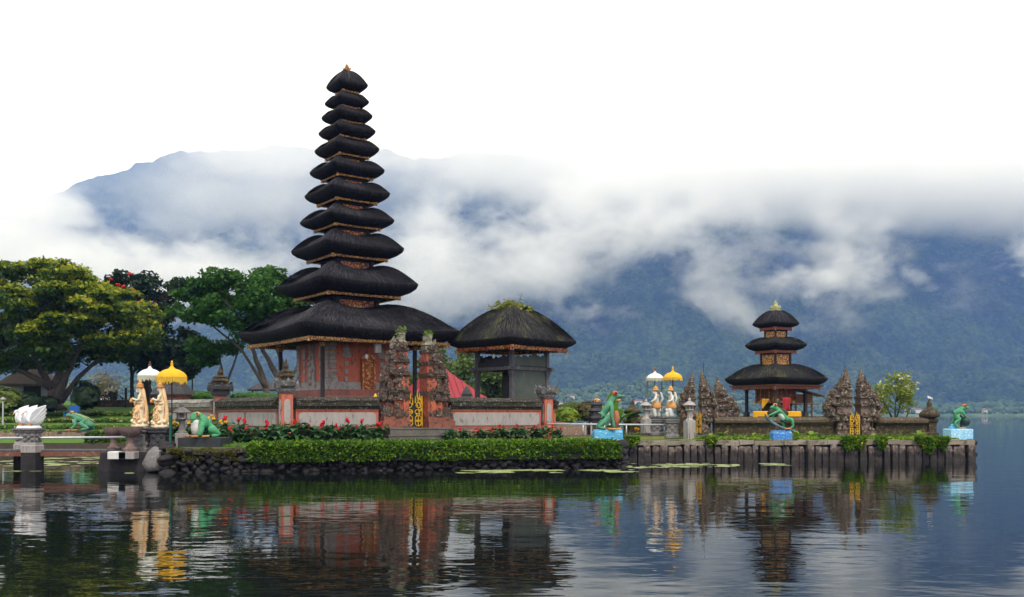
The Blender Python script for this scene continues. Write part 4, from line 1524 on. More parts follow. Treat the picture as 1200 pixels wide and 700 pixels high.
# steps up to the gate
STEP_STONE = weathered("step_stone", (0.17, 0.15, 0.135), (0.07, 0.06, 0.055), (0.12, 0.12, 0.03), scale=1.6, bump=.5, third_lo=.6)
m = MB()
for i, (w, d, z0, z1) in enumerate(((4.6, 2.5, LAWN_Z - .05, LAWN_Z + .17), (3.7, 2.0, LAWN_Z + .17, LAWN_Z + .36), (3.4, 1.55, LAWN_Z + .36, GZ - .05))):
    cc = GC + TN * 0.2
    m.box((cc.x, cc.y, (z0 + z1) / 2), (w, d, z1 - z0), rz=TH)
    m.box((cc.x, cc.y, z1 - 0.03), (w + .08, d + .08, 0.065), rz=TH)
tag(m.build("gate_steps", STEP_STONE, jitter=0.01), "dark stone steps leading up to the yellow gilded gate", "steps")

# ------------------------------------------------------------------ roofs and shrines seen over the wall
RED_TILE = weathered("red_tin_roof", (0.34, 0.035, 0.045), (0.26, 0.028, 0.036), scale=2, bump=0.5, bump_scale=6, stretch=(1, 1, 6), rough=0.6)
rp = at(514, 470, 74)
r = empty("red_roofed_pavilion", (rp.x, 74, LAWN_Z), R(20), "pavilion with a bright red hipped roof glimpsed behind the split gate", "pavilion")
zr = rp.z - LAWN_Z
m = MB(); m.rect([(3.1, 3.1, zr), (3.1, 3.1, zr + .12), (2.0, 2.0, zr + 1.05), (0.12, 0.12, zr + 2.75)]); RFO = m.build("roof", RED_TILE, r)
m = MB()
for a in range(4):
    M = Matrix.Rotation(a * PI / 2, 3, 'Z')
    for q in np.linspace(-.92, .92, 13):
        t1 = 1 - abs(q)
        pts = [M @ Vector((q * 3.1, -3.12, zr + .13))]
        if t1 > .36: pts.append(M @ Vector((q * 3.1, -2.02, zr + 1.07)))
        top_y = -max(.12, abs(q) * 3.1)
        zt2 = zr + 1.05 + (2.0 + top_y) / 1.88 * 1.7 if -top_y < 2.0 else zr + .12 + (3.1 + top_y) / 1.1 * .93
        pts.append(M @ Vector((q * 3.1, top_y, zt2 + .03)))
        m.tube(pts, .045, 4)
m.build("seams", RED_TILE, RFO)
m = MB(); m.box((0, 0, zr / 2), (4.4, 4.4, zr)); m.build("wall", PINK, r)
p = at(547, 480, 68)
r = empty("black_shrine", (p.x, p.y, LAWN_Z), 0, "small black tiered shrine behind the wall left of the pavilion", "shrine")
m = MB(); m.square([(0.7, 0), (0.7, 0.5), (0.5, 0.55), (0.5, 1.9), (0.75, 1.95), (0.75, 2.1)]); m.build("body", DARK_STONE, r)
m = MB(); m.square([(0.95, 2.1), (0.85, 2.3), (0.5, 2.45), (0.6, 2.6), (0.35, 2.75), (0.38, 2.9), (0.05, 3.5)]); m.build("roof", DARK_STONE, r, jitter=0.04, jscale=4)
# ------------------------------------------------------------------ statues, frogs, swans, umbrellas, pedestals
CREAM = weathered("cream_painted_stone", (0.78, 0.70, 0.52), (0.70, 0.58, 0.38), (0.70, 0.36, 0.13), scale=3.5, bump=0.6, bump_scale=14, bump_dist=0.03, third_lo=0.57, rough=0.6)
ORANGE_PAINT = weathered("orange_paint", (0.66, 0.24, 0.05), (0.60, 0.36, 0.14), scale=7, bump=0.5, bump_scale=20, rough=0.5)
WHITE_ORANGE = weathered("white_painted_stone", (0.70, 0.68, 0.64), (0.55, 0.53, 0.50), (0.35, 0.33, 0.30), scale=4, bump=0.5, bump_scale=14, third_lo=0.64, rough=0.6)
SWAN_WHITE = weathered("swan_white", (0.80, 0.80, 0.80), (0.70, 0.70, 0.70), scale=5, bump=0.5, bump_scale=16, bump_dist=0.02, rough=0.6)
BEAK = weathered("orange_beak", (0.75, 0.30, 0.03), (0.65, 0.25, 0.03), scale=5, bump=0)
FROG_GREEN = weathered("frog_green", (0.055, 0.22, 0.12), (0.10, 0.28, 0.16), (0.035, 0.07, 0.04), scale=3.4, bump=0.6, bump_scale=12, rough=0.65, third_lo=0.60)
FROG_BRIGHT = weathered("frog_bright_green", (0.035, 0.24, 0.105), (0.09, 0.32, 0.14), (0.02, 0.08, 0.04), scale=3.6, bump=0.6, bump_scale=12, rough=0.6, third_lo=0.60)
FROG_BELLY = weathered("frog_belly", (0.55, 0.62, 0.52), (0.40, 0.52, 0.40), scale=3, bump=0.2)
FROG_FOOT = weathered("frog_foot_orange", (0.60, 0.24, 0.08), (0.45, 0.28, 0.10), scale=5, bump=0.3)
FROG_EYE = weathered("frog_eye_red", (0.45, 0.06, 0.03), (0.60, 0.20, 0.06), scale=6, bump=0, rough=0.2)
PUPIL = weathered("pupil_black", (0.01, 0.01, 0.01), (0.015, 0.015, 0.015), scale=3, bump=0, rough=0.2)
BLUE_WAVE = weathered("blue_wave_paint", (0.12, 0.45, 0.66), (0.05, 0.27, 0.52), (0.66, 0.78, 0.84), scale=3.2, bump=0.9, bump_scale=5, bump_dist=0.06, third_lo=0.60, rough=0.5, stretch=(0.7, 0.7, 2.2))
BLUE_DEEP = weathered("blue_water_paint", (0.05, 0.24, 0.60), (0.03, 0.14, 0.42), (0.40, 0.62, 0.82), scale=5, bump=0.8, bump_scale=8, bump_dist=0.05, third_lo=0.58, rough=0.5)
BLUE_PALE = weathered("pale_blue_paint", (0.34, 0.64, 0.82), (0.16, 0.48, 0.74), (0.74, 0.84, 0.88), scale=5, bump=0.6, bump_scale=9, bump_dist=0.04, third_lo=0.56, rough=0.5)
YELLOW_CLOTH = weathered("yellow_cloth", (0.80, 0.42, 0.015), (0.72, 0.34, 0.01), scale=3, bump=0.2, rough=0.8)
WHITE_CLOTH = weathered("white_cloth", (0.74, 0.74, 0.68), (0.66, 0.66, 0.58), scale=3, bump=0.2, rough=0.8)
RED_CLOTH = weathered("red_cloth", (0.42, 0.03, 0.03), (0.34, 0.02, 0.03), scale=3, bump=0.2, rough=0.8)
OLD_STONE = weathered("grey_pedestal_stone", (0.24, 0.22, 0.215), (0.12, 0.11, 0.105), (0.38, 0.36, 0.34), scale=3, bump=0.8, bump_scale=12, bump_dist=0.05, third_lo=0.62)
REDDISH_STONE = weathered("reddish_bowl_stone", (0.22, 0.14, 0.12), (0.12, 0.085, 0.075), (0.30, 0.26, 0.24), scale=3, bump=0.7, bump_scale=12, third_lo=0.62)


FRINGE_W = weathered("cream_fringe", (0.60, 0.60, 0.46), (0.46, 0.46, 0.34), scale=8, bump=0.2)
FRINGE_Y = weathered("golden_fringe", (0.78, 0.50, 0.06), (0.62, 0.36, 0.03), scale=8, bump=0.2)


def umbrella(p, h, rad, cloth, label, pole_bottom=0.0, skirt=0.34):
    """temple umbrella: scalloped dome canopy with hanging fringe on a tall pole; h = pole top above p"""
    r = empty("temple_umbrella", p, 0, label, "umbrella")
    m = MB(); m.tube([(0, 0, pole_bottom), (0, 0, h)], 0.028, 8); m.build("pole", BLACK_WOOD, r)
    n = 16
    q_ = rad / .6
    m = MB()
    prof = [(0.04, h), (0.07, h - 0.07), (rad * .22, h - .15 * q_), (rad * .50, h - .20 * q_), (rad * .75, h - .29 * q_), (rad * .92, h - .39 * q_), (rad, h - .50 * q_)]
    vs, fs = [], []
    N = n * 4
    for rr, z in prof:
        for i in range(N):
            a = 2 * PI * i / N
            sc = 1 - 0.045 * (rr / rad) * (1 - abs(math.cos(a * n / 2)))
            vs.append((rr * math.cos(a) * sc, rr * math.sin(a) * sc, z))
    for k_ in range(len(prof) - 1):
        for i in range(N):
            j = (i + 1) % N
            fs.append((k_ * N + i, (k_ + 1) * N + i, (k_ + 1) * N + j, k_ * N + j))
    m.add(vs, fs)
    can = m.build("canopy", cloth, r, smooth=True)
    m = MB()
    for i in range(N):           # fringe in strips of uneven length
        a0, a1 = 2 * PI * i / N, 2 * PI * (i + 0.70) / N
        l = skirt * (0.6 + 0.4 * random.random())
        R0, R1 = rad * 0.985, rad * 1.0
        pts = [(R0 * math.cos(a0), R0 * math.sin(a0), h - .50 * q_), (R0 * math.cos(a1), R0 * math.sin(a1), h - .50 * q_), (R1 * math.cos(a1), R1 * math.sin(a1), h - .50 * q_ - l), (R1 * math.cos(a0), R1 * math.sin(a0), h - .50 * q_ - l)]
        o = len(m.v)
        inn = [(x * 0.985, y * 0.985, z) for x, y, z in pts]
        m.add(pts + inn, [(0, 1, 2, 3), (7, 6, 5, 4), (0, 3, 7, 4), (1, 5, 6, 2), (2, 6, 7, 3)])
    m.build("fringe", FRINGE_W if cloth is WHITE_CLOTH else FRINGE_Y, can)
    m = MB()
    for i in range(n):
        a = 2 * PI * i / n
        m.tube([(0, 0, h - .3 * q_), (rad * .6 * math.cos(a), rad * .6 * math.sin(a), h - .34 * q_), (rad * .95 * math.cos(a), rad * .95 * math.sin(a), h - .47 * q_)], 0.010, 4)
    m.build("ribs", BROWN_WOOD, r)
    m = MB(); m.lathe([(0.04, 0), (0.075, 0.04), (0.04, 0.09), (0.05, 0.13), (0.015, 0.22)], (0, 0, h - 0.01), 10)
    m.build("finial", GOLD_RED if cloth is WHITE_CLOTH else YELLOW_GOLD, r)
    return r


def goddess(p, rz, H, body_mat, dress_mat, label):
    """carved standing figure, long robe, tall crown, hands before the chest; faces local -x"""
    r = empty("goddess_statue", p, rz, label, "statue")
    s = H / 2.1
    J = {
        "pelvis": ((0.02, 0, 0.95 * s), (0.20 * s, 0.19 * s)), "hem": ((0.02, 0, 0.10 * s), (0.27 * s, 0.27 * s)), "thigh": ((-0.02, 0, 0.62 * s), (0.235 * s, 0.22 * s)), "shin": ((0.0, 0, 0.32 * s), (0.215 * s, 0.21 * s)),
        "waist": ((0.04, 0, 1.10 * s), (0.145 * s, 0.15 * s)), "chest": ((0.01, 0, 1.30 * s), (0.16 * s, 0.175 * s)), "neck0": ((0.03, 0, 1.47 * s), 0.085 * s), "neck": ((0.01, 0, 1.54 * s), 0.062 * s),
        "head": ((-0.02, 0, 1.66 * s), (0.12 * s, 0.115 * s)), "top": ((0.0, 0, 1.78 * s), 0.075 * s),
        "lsh": ((0.03, -0.20 * s, 1.40 * s), 0.075 * s), "lel": ((0.0, -0.27 * s, 1.16 * s), 0.06 * s), "lwr": ((-0.24 * s, -0.12 * s, 1.22 * s), 0.045 * s), "lha": ((-0.31 * s, -0.06 * s, 1.27 * s), 0.05 * s),
        "rsh": ((0.03, 0.20 * s, 1.40 * s), 0.075 * s), "rel": ((0.0, 0.27 * s, 1.16 * s), 0.06 * s), "rwr": ((-0.26 * s, 0.10 * s, 1.08 * s), 0.045 * s), "rha": ((-0.33 * s, 0.04 * s, 1.10 * s), 0.05 * s),
    }
    E = [("pelvis", "thigh"), ("thigh", "shin"), ("shin", "hem"), ("pelvis", "waist"), ("waist", "chest"), ("chest", "neck0"), ("neck0", "neck"), ("neck", "head"), ("head", "top"),
         ("chest", "lsh"), ("lsh", "lel"), ("lel", "lwr"), ("lwr", "lha"), ("chest", "rsh"), ("rsh", "rel"), ("rel", "rwr"), ("rwr", "rha")]
    skin_body("body", J, E, body_mat, r, 2)
    m = MB()     # nose, chin, brow as one face piece
    m.ball((-0.125 * s, 0, 1.655 * s), (0.030 * s, 0.018 * s, 0.035 * s), 8, 6)
    m.ball((-0.105 * s, 0, 1.60 * s), (0.030 * s, 0.032 * s, 0.016 * s), 8, 6)
    for sy in (-1, 1): m.ball((-0.105 * s, sy * 0.04 * s, 1.69 * s), (0.02 * s, 0.024 * s, 0.012 * s), 6, 5)
    m.build("face", body_mat, r, smooth=True)
    m = MB()     # folds of the robe and scarf, swirling base
    for k in range(9):
        a = PI + (k - 4) * 0.34
        m.tube([(0.16 * s * math.cos(a), 0.16 * s * math.sin(a), 1.02 * s), (0.24 * s * math.cos(a + .15), 0.24 * s * math.sin(a + .15), 0.6 * s), (0.29 * s * math.cos(a + .4), 0.29 * s * math.sin(a + .4), 0.12 * s)], [0.02 * s, 0.035 * s, 0.045 * s], 6)
    m.tube([(0.10 * s, -.2 * s, 1.38 * s), (-.12 * s, -.12 * s, 1.16 * s), (-.20 * s, 0.05 * s, 0.98 * s), (-.1 * s, .2 * s, 0.86 * s), (0.12 * s, .24 * s, 0.8 * s)], 0.035 * s, 6)
    m.tube([(-.24 * s, -.1 * s, 0.78 * s), (-.28 * s, .08 * s, 0.62 * s), (-.10 * s, .26 * s, 0.5 * s)], 0.05 * s, 6)
    rg = random.Random(int(p[0] * 100))
    for k in range(34):      # carved curls and jewels over the figure
        a = rg.uniform(PI * .35, PI * 1.65); z = rg.uniform(.12, 1.32)
        rr = float(np.interp(z, [.1, .4, .95, 1.1, 1.3], [.33, .27, .22, .17, .19])) * s
        c = Vector((rr * math.cos(a), rr * math.sin(a), z * s)); q = rg.uniform(.035, .07) * s
        tdir = Vector((-math.sin(a), math.cos(a), rg.uniform(-1, 1))).normalized()
        m.tube([c - tdir * q * 1.6, c + Vector((math.cos(a), math.sin(a), 0)) * q * .6, c + tdir * q * 1.6 + Vector((0, 0, q))], [q * .4, q * .7, q * .35], 5)
    m.build("robe_folds", weathered("robe_cream_orange", (0.76, 0.62, 0.40), (0.70, 0.34, 0.10), scale=5, bump=0.5, bump_scale=16), r, smooth=True)
    m = MB()     # hair and cloak down the back
    m.tube([(0.09 * s, 0, 1.76 * s), (0.15 * s, 0, 1.58 * s), (0.20 * s, 0, 1.30 * s), (0.24 * s, 0, 0.85 * s), (0.26 * s, 0, 0.42 * s), (0.27 * s, 0, 0.1 * s)], [0.055 * s, 0.07 * s, 0.075 * s, 0.08 * s, 0.09 * s, 0.12 * s], 8)
    m.build("hair_cloak", weathered("robe_cream_orange", (1, 1, 1)), r, smooth=True, jitter=0.07, jscale=6)
    m = MB()
    m.lathe([(0.14 * s, 1.72 * s), (0.165 * s, 1.78 * s), (0.12 * s, 1.81 * s), (0.135 * s, 1.88 * s), (0.07 * s, 1.93 * s), (0.075 * s, 1.98 * s), (0.015, 2.10 * s)], (0, 0, 0), 12)
    for a in range(7):
        flame(m, (0.12 * s * math.cos(a * PI / 3.5), 0.12 * s * math.sin(a * PI / 3.5), 1.76 * s), 0.09 * s, 0.14 * s, 0.03, a * PI / 3.5 + PI / 2)
    m.build("crown", ORANGE_PAINT, r, jitter=0.01, jscale=9)
    m = MB(); m.lathe([(0.03, 0), (0.085 * s, .05 * s), (0.07 * s, .13 * s), (0.035 * s, .17 * s), (0.06 * s, .21 * s)], (-0.37 * s, 0, 1.06 * s), 10); m.build("vessel", dress_mat, r, smooth=True)
    m = MB()
    m.lathe([(0.36 * s, 0), (0.38 * s, 0.06 * s), (0.33 * s, 0.14 * s), (0.29 * s, .22 * s)], (0, 0, 0), 14)
    for k in range(9): m.ball((0.30 * s * math.cos(k * .7), 0.30 * s * math.sin(k * .7), 0.16 * s + 0.05 * (k % 3)), (0.10 * s, 0.10 * s, 0.10 * s), 7, 5)
    m.build("base", body_mat, r, smooth=True, jitter=0.03, jscale=6)
    return r


def pedestal(p, w, h, mat, label, d=None, rz=0.0, name="stone_pedestal", steps=True):
    d = d or w
    r = empty(name, p, rz, label, "pedestal")
    m = MB()
    m.rect([(w * .56, d * .56, 0), (w * .56, d * .56, h * .14), (w * .50, d * .50, h * .17), (w * .46, d * .46, h * .22), (w * .42, d * .42, h * .26), (w * .42, d * .42, h * .74), (w * .47, d * .47, h * .78)])
    m.build("shaft", mat, r, bevel=0.012)
    m = MB(); m.rect([(w * .50, d * .50, h * .78), (w * .54, d * .54, h * .82), (w * .54, d * .54, h * .90), (w * .60, d * .60, h * .93), (w * .60, d * .60, h)])
    m.build("cap", mat, r, bevel=0.012)
    m = MB()
    for a in range(4):
        M = Matrix.Rotation(a * PI / 2, 3, 'Z')
        dd = (d if a % 2 == 0 else w) * .42
        ww = (w if a % 2 == 0 else d) * .42
        for (x, z) in ((-.55, .32), (.55, .32), (-.55, .66), (.55, .66), (0, .5)):
            c = M @ Vector((x * ww, -dd - .005, 0))
            m.ball((c.x, c.y, h * z), (ww * .30, ww * .30, h * .10) if a % 2 else (ww * .30, 0.05, h * .10), 7, 5)
    m.build("carving", mat, r, jitter=0.015, jscale=6)
    return r


def bowl(p, h, rad, mat, label):
    r = empty("stone_bowl", p, 0, label, "stone bowl")
    m = MB(); m.lathe([(rad * .62, 0), (rad * .62, h * .10), (rad * .40, h * .16), (rad * .28, h * .34), (rad * .34, h * .46), (rad * .30, h * .56)], (0, 0, 0), 18); m.build("stem", mat, r, angle=45)
    m = MB(); m.lathe([(rad * .30, h * .56), (rad * .72, h * .66), (rad * .95, h * .82), (rad * 1.0, h * .92), (rad * 1.04, h * 1.0), (rad * .9, h * 1.0), (rad * .8, h * .88), (rad * .1, h * .82)], (0, 0, 0), 20); m.build("basin", mat, r, angle=45)
    return r


def lantern(p, h, mat, base_mat, label, base_h=0.55, base_w=0.5):
    r = empty("stone_lantern", p, R(20), label, "lantern")
    m = MB(); m.square([(base_w * .5, 0), (base_w * .5, base_h), (base_w * .44, base_h + .02)]); m.build("base_block", base_mat, r, bevel=0.015)
    s = (h - base_h)
    b = base_h
    m = MB()
    m.lathe([(.26, b), (.26, b + s * .05), (.18, b + s * .09), (.13, b + s * .16), (.11, b + s * .30), (.15, b + s * .38), (.12, b + s * .42)], (0, 0, 0), 10)
    m.tube([(.10, 0, b + s * .12), (.17, 0, b + s * .25), (.10, 0, b + s * .36), (-.06, 0, b + s * .40)], [.07, .08, .07, .05], 7)
    m.build("stem", mat, r, angle=40)
    m = MB(); m.lathe([(.16, b + s * .42), (.27, b + s * .47), (.27, b + s * .51)], (0, 0, 0), 6); m.build("platform", mat, r)
    m = MB()
    for a in range(6):
        ang = a * PI / 3
        m.box((.19 * math.cos(ang), .19 * math.sin(ang), b + s * .59), (.07, .06, s * .16), rz=ang)
    m.box((0, 0, b + s * .59), (.18, .18, s * .15))
    m.build("light_box", mat, r)
    m = MB(); m.lathe([(.40, b + s * .66), (.42, b + s * .69), (.26, b + s * .77), (.12, b + s * .84), (.07, b + s * .86), (.10, b + s * .91), (.02, b + s * 1.0)], (0, 0, 0), 6); m.build("cap", mat, r)
    return r


def frog_parts(r, eyes, er, belly=None, feet=(), mouth=None, eye_mat=FROG_EYE, foot_mat=FROG_FOOT, belly_mat=FROG_BELLY):
    for (c, out_) in eyes:
        m = MB(); m.ball(c, er, 10, 8); e = m.build("eye", eye_mat, r, smooth=True)
        m = MB(); m.ball(tuple(Vector(c) + Vector(out_).normalized() * er * 0.62), er * 0.55, 8, 6); m.build("pupil", PUPIL, e, smooth=True)
    if belly:
        m = MB(); m.ball(belly[0], belly[1], 12, 8, Matrix.Rotation(belly[2], 3, 'Y')); m.build("belly", belly_mat, r, smooth=True)
    for c, rz in feet:
        m = MB()
        for a in (-.45, 0, .45):
            d = Vector((math.cos(rz + a), math.sin(rz + a), 0))
            p0 = Vector(c)
            m.tube([p0, p0 + d * .16, p0 + d * .30 - Vector((0, 0, .01))], [.06, .04, .05], 6)
        m.build("foot", foot_mat, r, smooth=True)


# frogs are built facing local -x
def frog_sitting(p, rz, s, label, mat=FROG_GREEN, head_up=0.0, hand_front=True):
    r = empty("frog_statue", p, rz, label, "frog statue")
    J = {"hip": ((.62, 0, .42), (.34, .36)), "mid": ((.25, 0, .62), (.36, .33)), "chest": ((-.12, 0, .80), (.32, .30)), "neck": ((-.42, 0, .95), (.28, .26)), "head": ((-.70, 0, 1.02), (.25, .20)), "snout": ((-1.0, 0, .98), (.13, .09)),
         "rump": ((.90, 0, .26), (.20, .2)),
         "lk": ((.02, -.50, .48), .17), "la": ((.62, -.55, .16), .11), "lf": ((.12, -.58, .07), .09),
         "rk": ((.02, .50, .48), .17), "ra": ((.62, .55, .16), .11), "rf": ((.12, .58, .07), .09),
         "ls": ((-.30, -.32, .72), .13), "le": ((-.22, -.46, .36), .10), "lh": ((-.52, -.44, .10), .075),
         "rs": ((-.30, .32, .72), .13), "re": ((-.26, .46, .42), .10), "rh": ((-.72, .36, .40 if hand_front else .1), .075)}
    E = [("hip", "mid"), ("mid", "chest"), ("chest", "neck"), ("neck", "head"), ("head", "snout"), ("hip", "rump"), ("hip", "lk"), ("lk", "la"), ("la", "lf"), ("hip", "rk"), ("rk", "ra"), ("ra", "rf"),
         ("chest", "ls"), ("ls", "le"), ("le", "lh"), ("chest", "rs"), ("rs", "re"), ("re", "rh")]
    skin_body("body", J, E, mat, r, 2)
    frog_parts(r, [((-.60, -.17, 1.20), (-.4, -1, .3)), ((-.60, .17, 1.20), (-.4, 1, .3))], .09, ((-.28, 0, .62), (.27, .27, .36), R(-25)), [((-.1, -.58, .06), PI - .2), ((-.55, -.44, .06), PI), ((-.1, .58, .06), PI + .2)], eye_mat=FROG_FOOT)
    m = MB(); m.tube([(-1.10, -.06, .96), (-.9, -.20, .93), (-.62, -.235, .93), (-.48, -.25, .90)], [.015, .02, .02, .01], 5); m.build("mouth_line", BROWN_WOOD, r, smooth=True)
    m = MB()
    for sy in (-1, 1): m.tube([(-.45, sy * .20, 1.14), (-.1, sy * .24, 1.02), (.3, sy * .26, .86), (.75, sy * .26, .55)], [.02, .03, .035, .02], 6)
    m.build("back_stripe", weathered("frog_stripe", (0.40, 0.46, 0.22), (0.30, 0.40, 0.18), scale=5, bump=0), r, smooth=True)
    r.scale = (s, s, s)
    return r


def slab_thing(name, p, w, d, h, mat, label, cat, rz=0.0, courses=0, jitter=0.0):
    m = MB()
    if courses:
        ch = h / courses
        for i in range(courses):
            nb = 7
            for k_ in range(nb):
                m.box((-w / 2 + w * (k_ + .5) / nb, 0, ch * (i + .5)), (w / nb * .985, d * (1 - 0.012 * (i % 2)), ch * .96))
        m.box((0, 0, h / 2), (w * .985, d * .97, h * .985))
    else:
        m.rect([(w * .5, d * .5, 0), (w * .5, d * .5, h * .9), (w * .49, d * .49, h)])
    o = m.build(name, mat, jitter=jitter, jscale=3)
    o.location = p; o.rotation_euler = (0, 0, rz)
    return tag(o, label, cat)


# --- the landing by the left bridge
SY = 41.6
kS = SY / F
gz = CAMZ + (HZ - 530) * kS           # top of the landing stone
m = MB(); m.rect([(1.75, 1.35, -1), (1.7, 1.3, .1), (1.6, 1.2, gz)], ((168 - 600) * kS, SY + .55, 0))
tag(m.build("landing_base", ROCK, jitter=0.06, jscale=2), "dark rough stone base of the bridge landing under the two goddesses", "stone base")
for i, (px, w) in enumerate(((140, .42), (151, .36))):
    m = MB(); m.rect([(w * .95, .3, 0), (w * .95, .3, .3), (w * .9, .28, .33)])
    o = m.build("stone_block", PALE_STONE if i else WHITE_ORANGE, bevel=0.02); o.location = at(px, 538, SY - .9)
    tag(o, ("whitish stone block on the landing edge, nearer the bridge", "grey stone block on the landing edge, below the reddish bowl")[i], "stone block")
px_ = lambda px: (px - 600) * kS
pedestal((px_(160), SY + .25, gz), 0.95, zt(500.5, SY) - gz, OLD_STONE, "dark stone pedestal under the goddess with the white umbrella", d=0.8)
pedestal((px_(187), SY + .1, gz), 0.78, zt(501.5, SY) - gz, DARK_STONE, "dark carved pedestal under the goddess with the yellow umbrella")
goddess((px_(161.5), SY + .25, zt(500.5, SY)), R(8), 2.12, CREAM, ORANGE_PAINT, "cream and orange goddess statue under the white umbrella by the left bridge")
goddess((px_(187), SY + .1, zt(501.5, SY)), R(0), 2.16, CREAM, ORANGE_PAINT, "cream and orange goddess statue under the yellow umbrella by the left bridge")
zb = gz
umbrella((px_(168), SY + .75, zb), zt(428, SY) - zb, 0.53, WHITE_CLOTH, "white fringed temple umbrella over the left cream goddess", 0.0, .28)
umbrella((px_(195.5), SY + .62, zb), zt(427, SY) - zb, 0.66, YELLOW_CLOTH, "yellow fringed temple umbrella over the cream goddess near the wall")
bowl((px_(161), SY - .75, zt(528.5, SY - .75)), 27.5 * kS, 13.0 * kS, REDDISH_STONE, "reddish stone bowl on a foot in front of the left goddess")
bowl((px_(135.5) * 1.02, SY + .6, zt(527.5, SY + .6)), 27 * kS, 11.5 * kS, REDDISH_STONE, "reddish stone bowl on a foot left of the goddesses")
m = MB(); m.rect([(.16, .16, -.6), (.16, .16, 1.0)]); o = m.build("bridge_pier", ROCK); o.location = (px_(128), SY + .7, 0.0); tag(o, "dark stone pier standing in the water below the left stone bowl", "pier")
m = MB(); m.tube([(0, 0, -.2), (0, 0, 1.35)], .055, 8); m.lathe([(.07, 1.3), (.07, 1.38), (.03, 1.42)], (0, 0, 0), 8)
o = m.build("green_post", weathered("green_paint", (0.02, 0.12, 0.08), (0.015, 0.08, 0.06), scale=4, bump=0.1)); o.location = at(199.5, 524, SY - .2); tag(o, "short dark green post at the foot of the yellow umbrella", "post")
m = MB(); m.lathe([(.62, -.1), (.66, .3), (.5, .75), (.2, .95)], (0, 0, 0), 9)
o = m.build("boulder", OLD_STONE, smooth=True, jitter=.25, jscale=1.8); o.location = at(187, 550, SY - 1.0); tag(o, "grey boulder at the waterline under the yellow umbrella", "boulder")
LX = at(213, 523.5, 42.6)
lantern((LX.x, 42.6, LX.z), 2.0, OLD_STONE, PALE_STONE, "grey stone lantern on a pale block beside the big green and white frog", base_h=.58, base_w=.58)

# --- big green and white frog on black tile base (faces the lake, turned left)
fp = at(237, 525.5, 41.6)
fp.z = 1.02
slab_thing("tile_base", (fp.x, fp.y + .3, fp.z), 1.95, 1.15, 0.44, BLACK_TILE, "black tiled base under the big green and white frog", "base", R(-6), courses=4)
r = empty("frog_statue", (fp.x, fp.y + .3, fp.z + .44), R(35), "big squat green frog with white belly on the black tiled base", "frog statue")
J = {"hip": ((.42, 0, .34), (.32, .40)), "mid": ((.12, 0, .56), (.36, .42)), "chest": ((-.14, 0, .66), (.34, .42)), "head": ((-.36, 0, .88), (.22, .42)), "snout": ((-.66, 0, .86), (.10, .26)),
     "lk": ((.10, -.62, .40), .20), "la": ((.5, -.6, .13), .13), "lf": ((.1, -.66, .07), .09), "rk": ((.10, .62, .40), .20), "ra": ((.5, .6, .13), .13), "rf": ((.1, .66, .07), .09),
     "ls": ((-.24, -.42, .56), .16), "le": ((-.28, -.50, .30), .13), "lh": ((-.38, -.46, .07), .09), "rs": ((-.24, .42, .56), .16), "re": ((-.28, .50, .30), .13), "rh": ((-.38, .46, .07), .09)}
E = [("hip", "mid"), ("mid", "chest"), ("chest", "head"), ("head", "snout"), ("hip", "lk"), ("lk", "la"), ("la", "lf"), ("hip", "rk"), ("rk", "ra"), ("ra", "rf"), ("chest", "ls"), ("ls", "le"), ("le", "lh"), ("chest", "rs"), ("rs", "re"), ("re", "rh")]
skin_body("body", J, E, FROG_BRIGHT, r, 2)
frog_parts(r, [((-.36, -.28, 1.04), (-.6, -.4, .2)), ((-.36, .28, 1.04), (-.6, .4, .2))], .095, ((-.36, 0, .46), (.22, .36, .42), 0), [((-.42, -.46, .07), PI - .2), ((-.42, .46, .07), PI + .2), ((0, -.68, .07), PI - .3), ((0, .68, .07), PI + .3)],
           eye_mat=FROG_FOOT, belly_mat=WHITE_ORANGE)
m = MB(); m.tube([(-.30, -.47, .84), (-.58, -.34, .80), (-.73, 0, .78), (-.58, .34, .80), (-.30, .47, .84)], .022, 6); m.build("mouth_line", BROWN_WOOD, r, smooth=True)

# --- green frog on the upper lawn
fp = at(90, 506.5, 64.6)
o = slab_thing("dark_slab", (fp.x, 65.1, garden_z(0, 65.1) - .05), 3.6, 1.5, .30, DARK_STONE, "dark stone slab on the garden edge under the green frog", "base", jitter=.04)
frog_sitting((fp.x + .1, 65.1, garden_z(0, 65.1) + .24), R(6), 1.08, "dull green sitting frog facing left on the garden lawn")

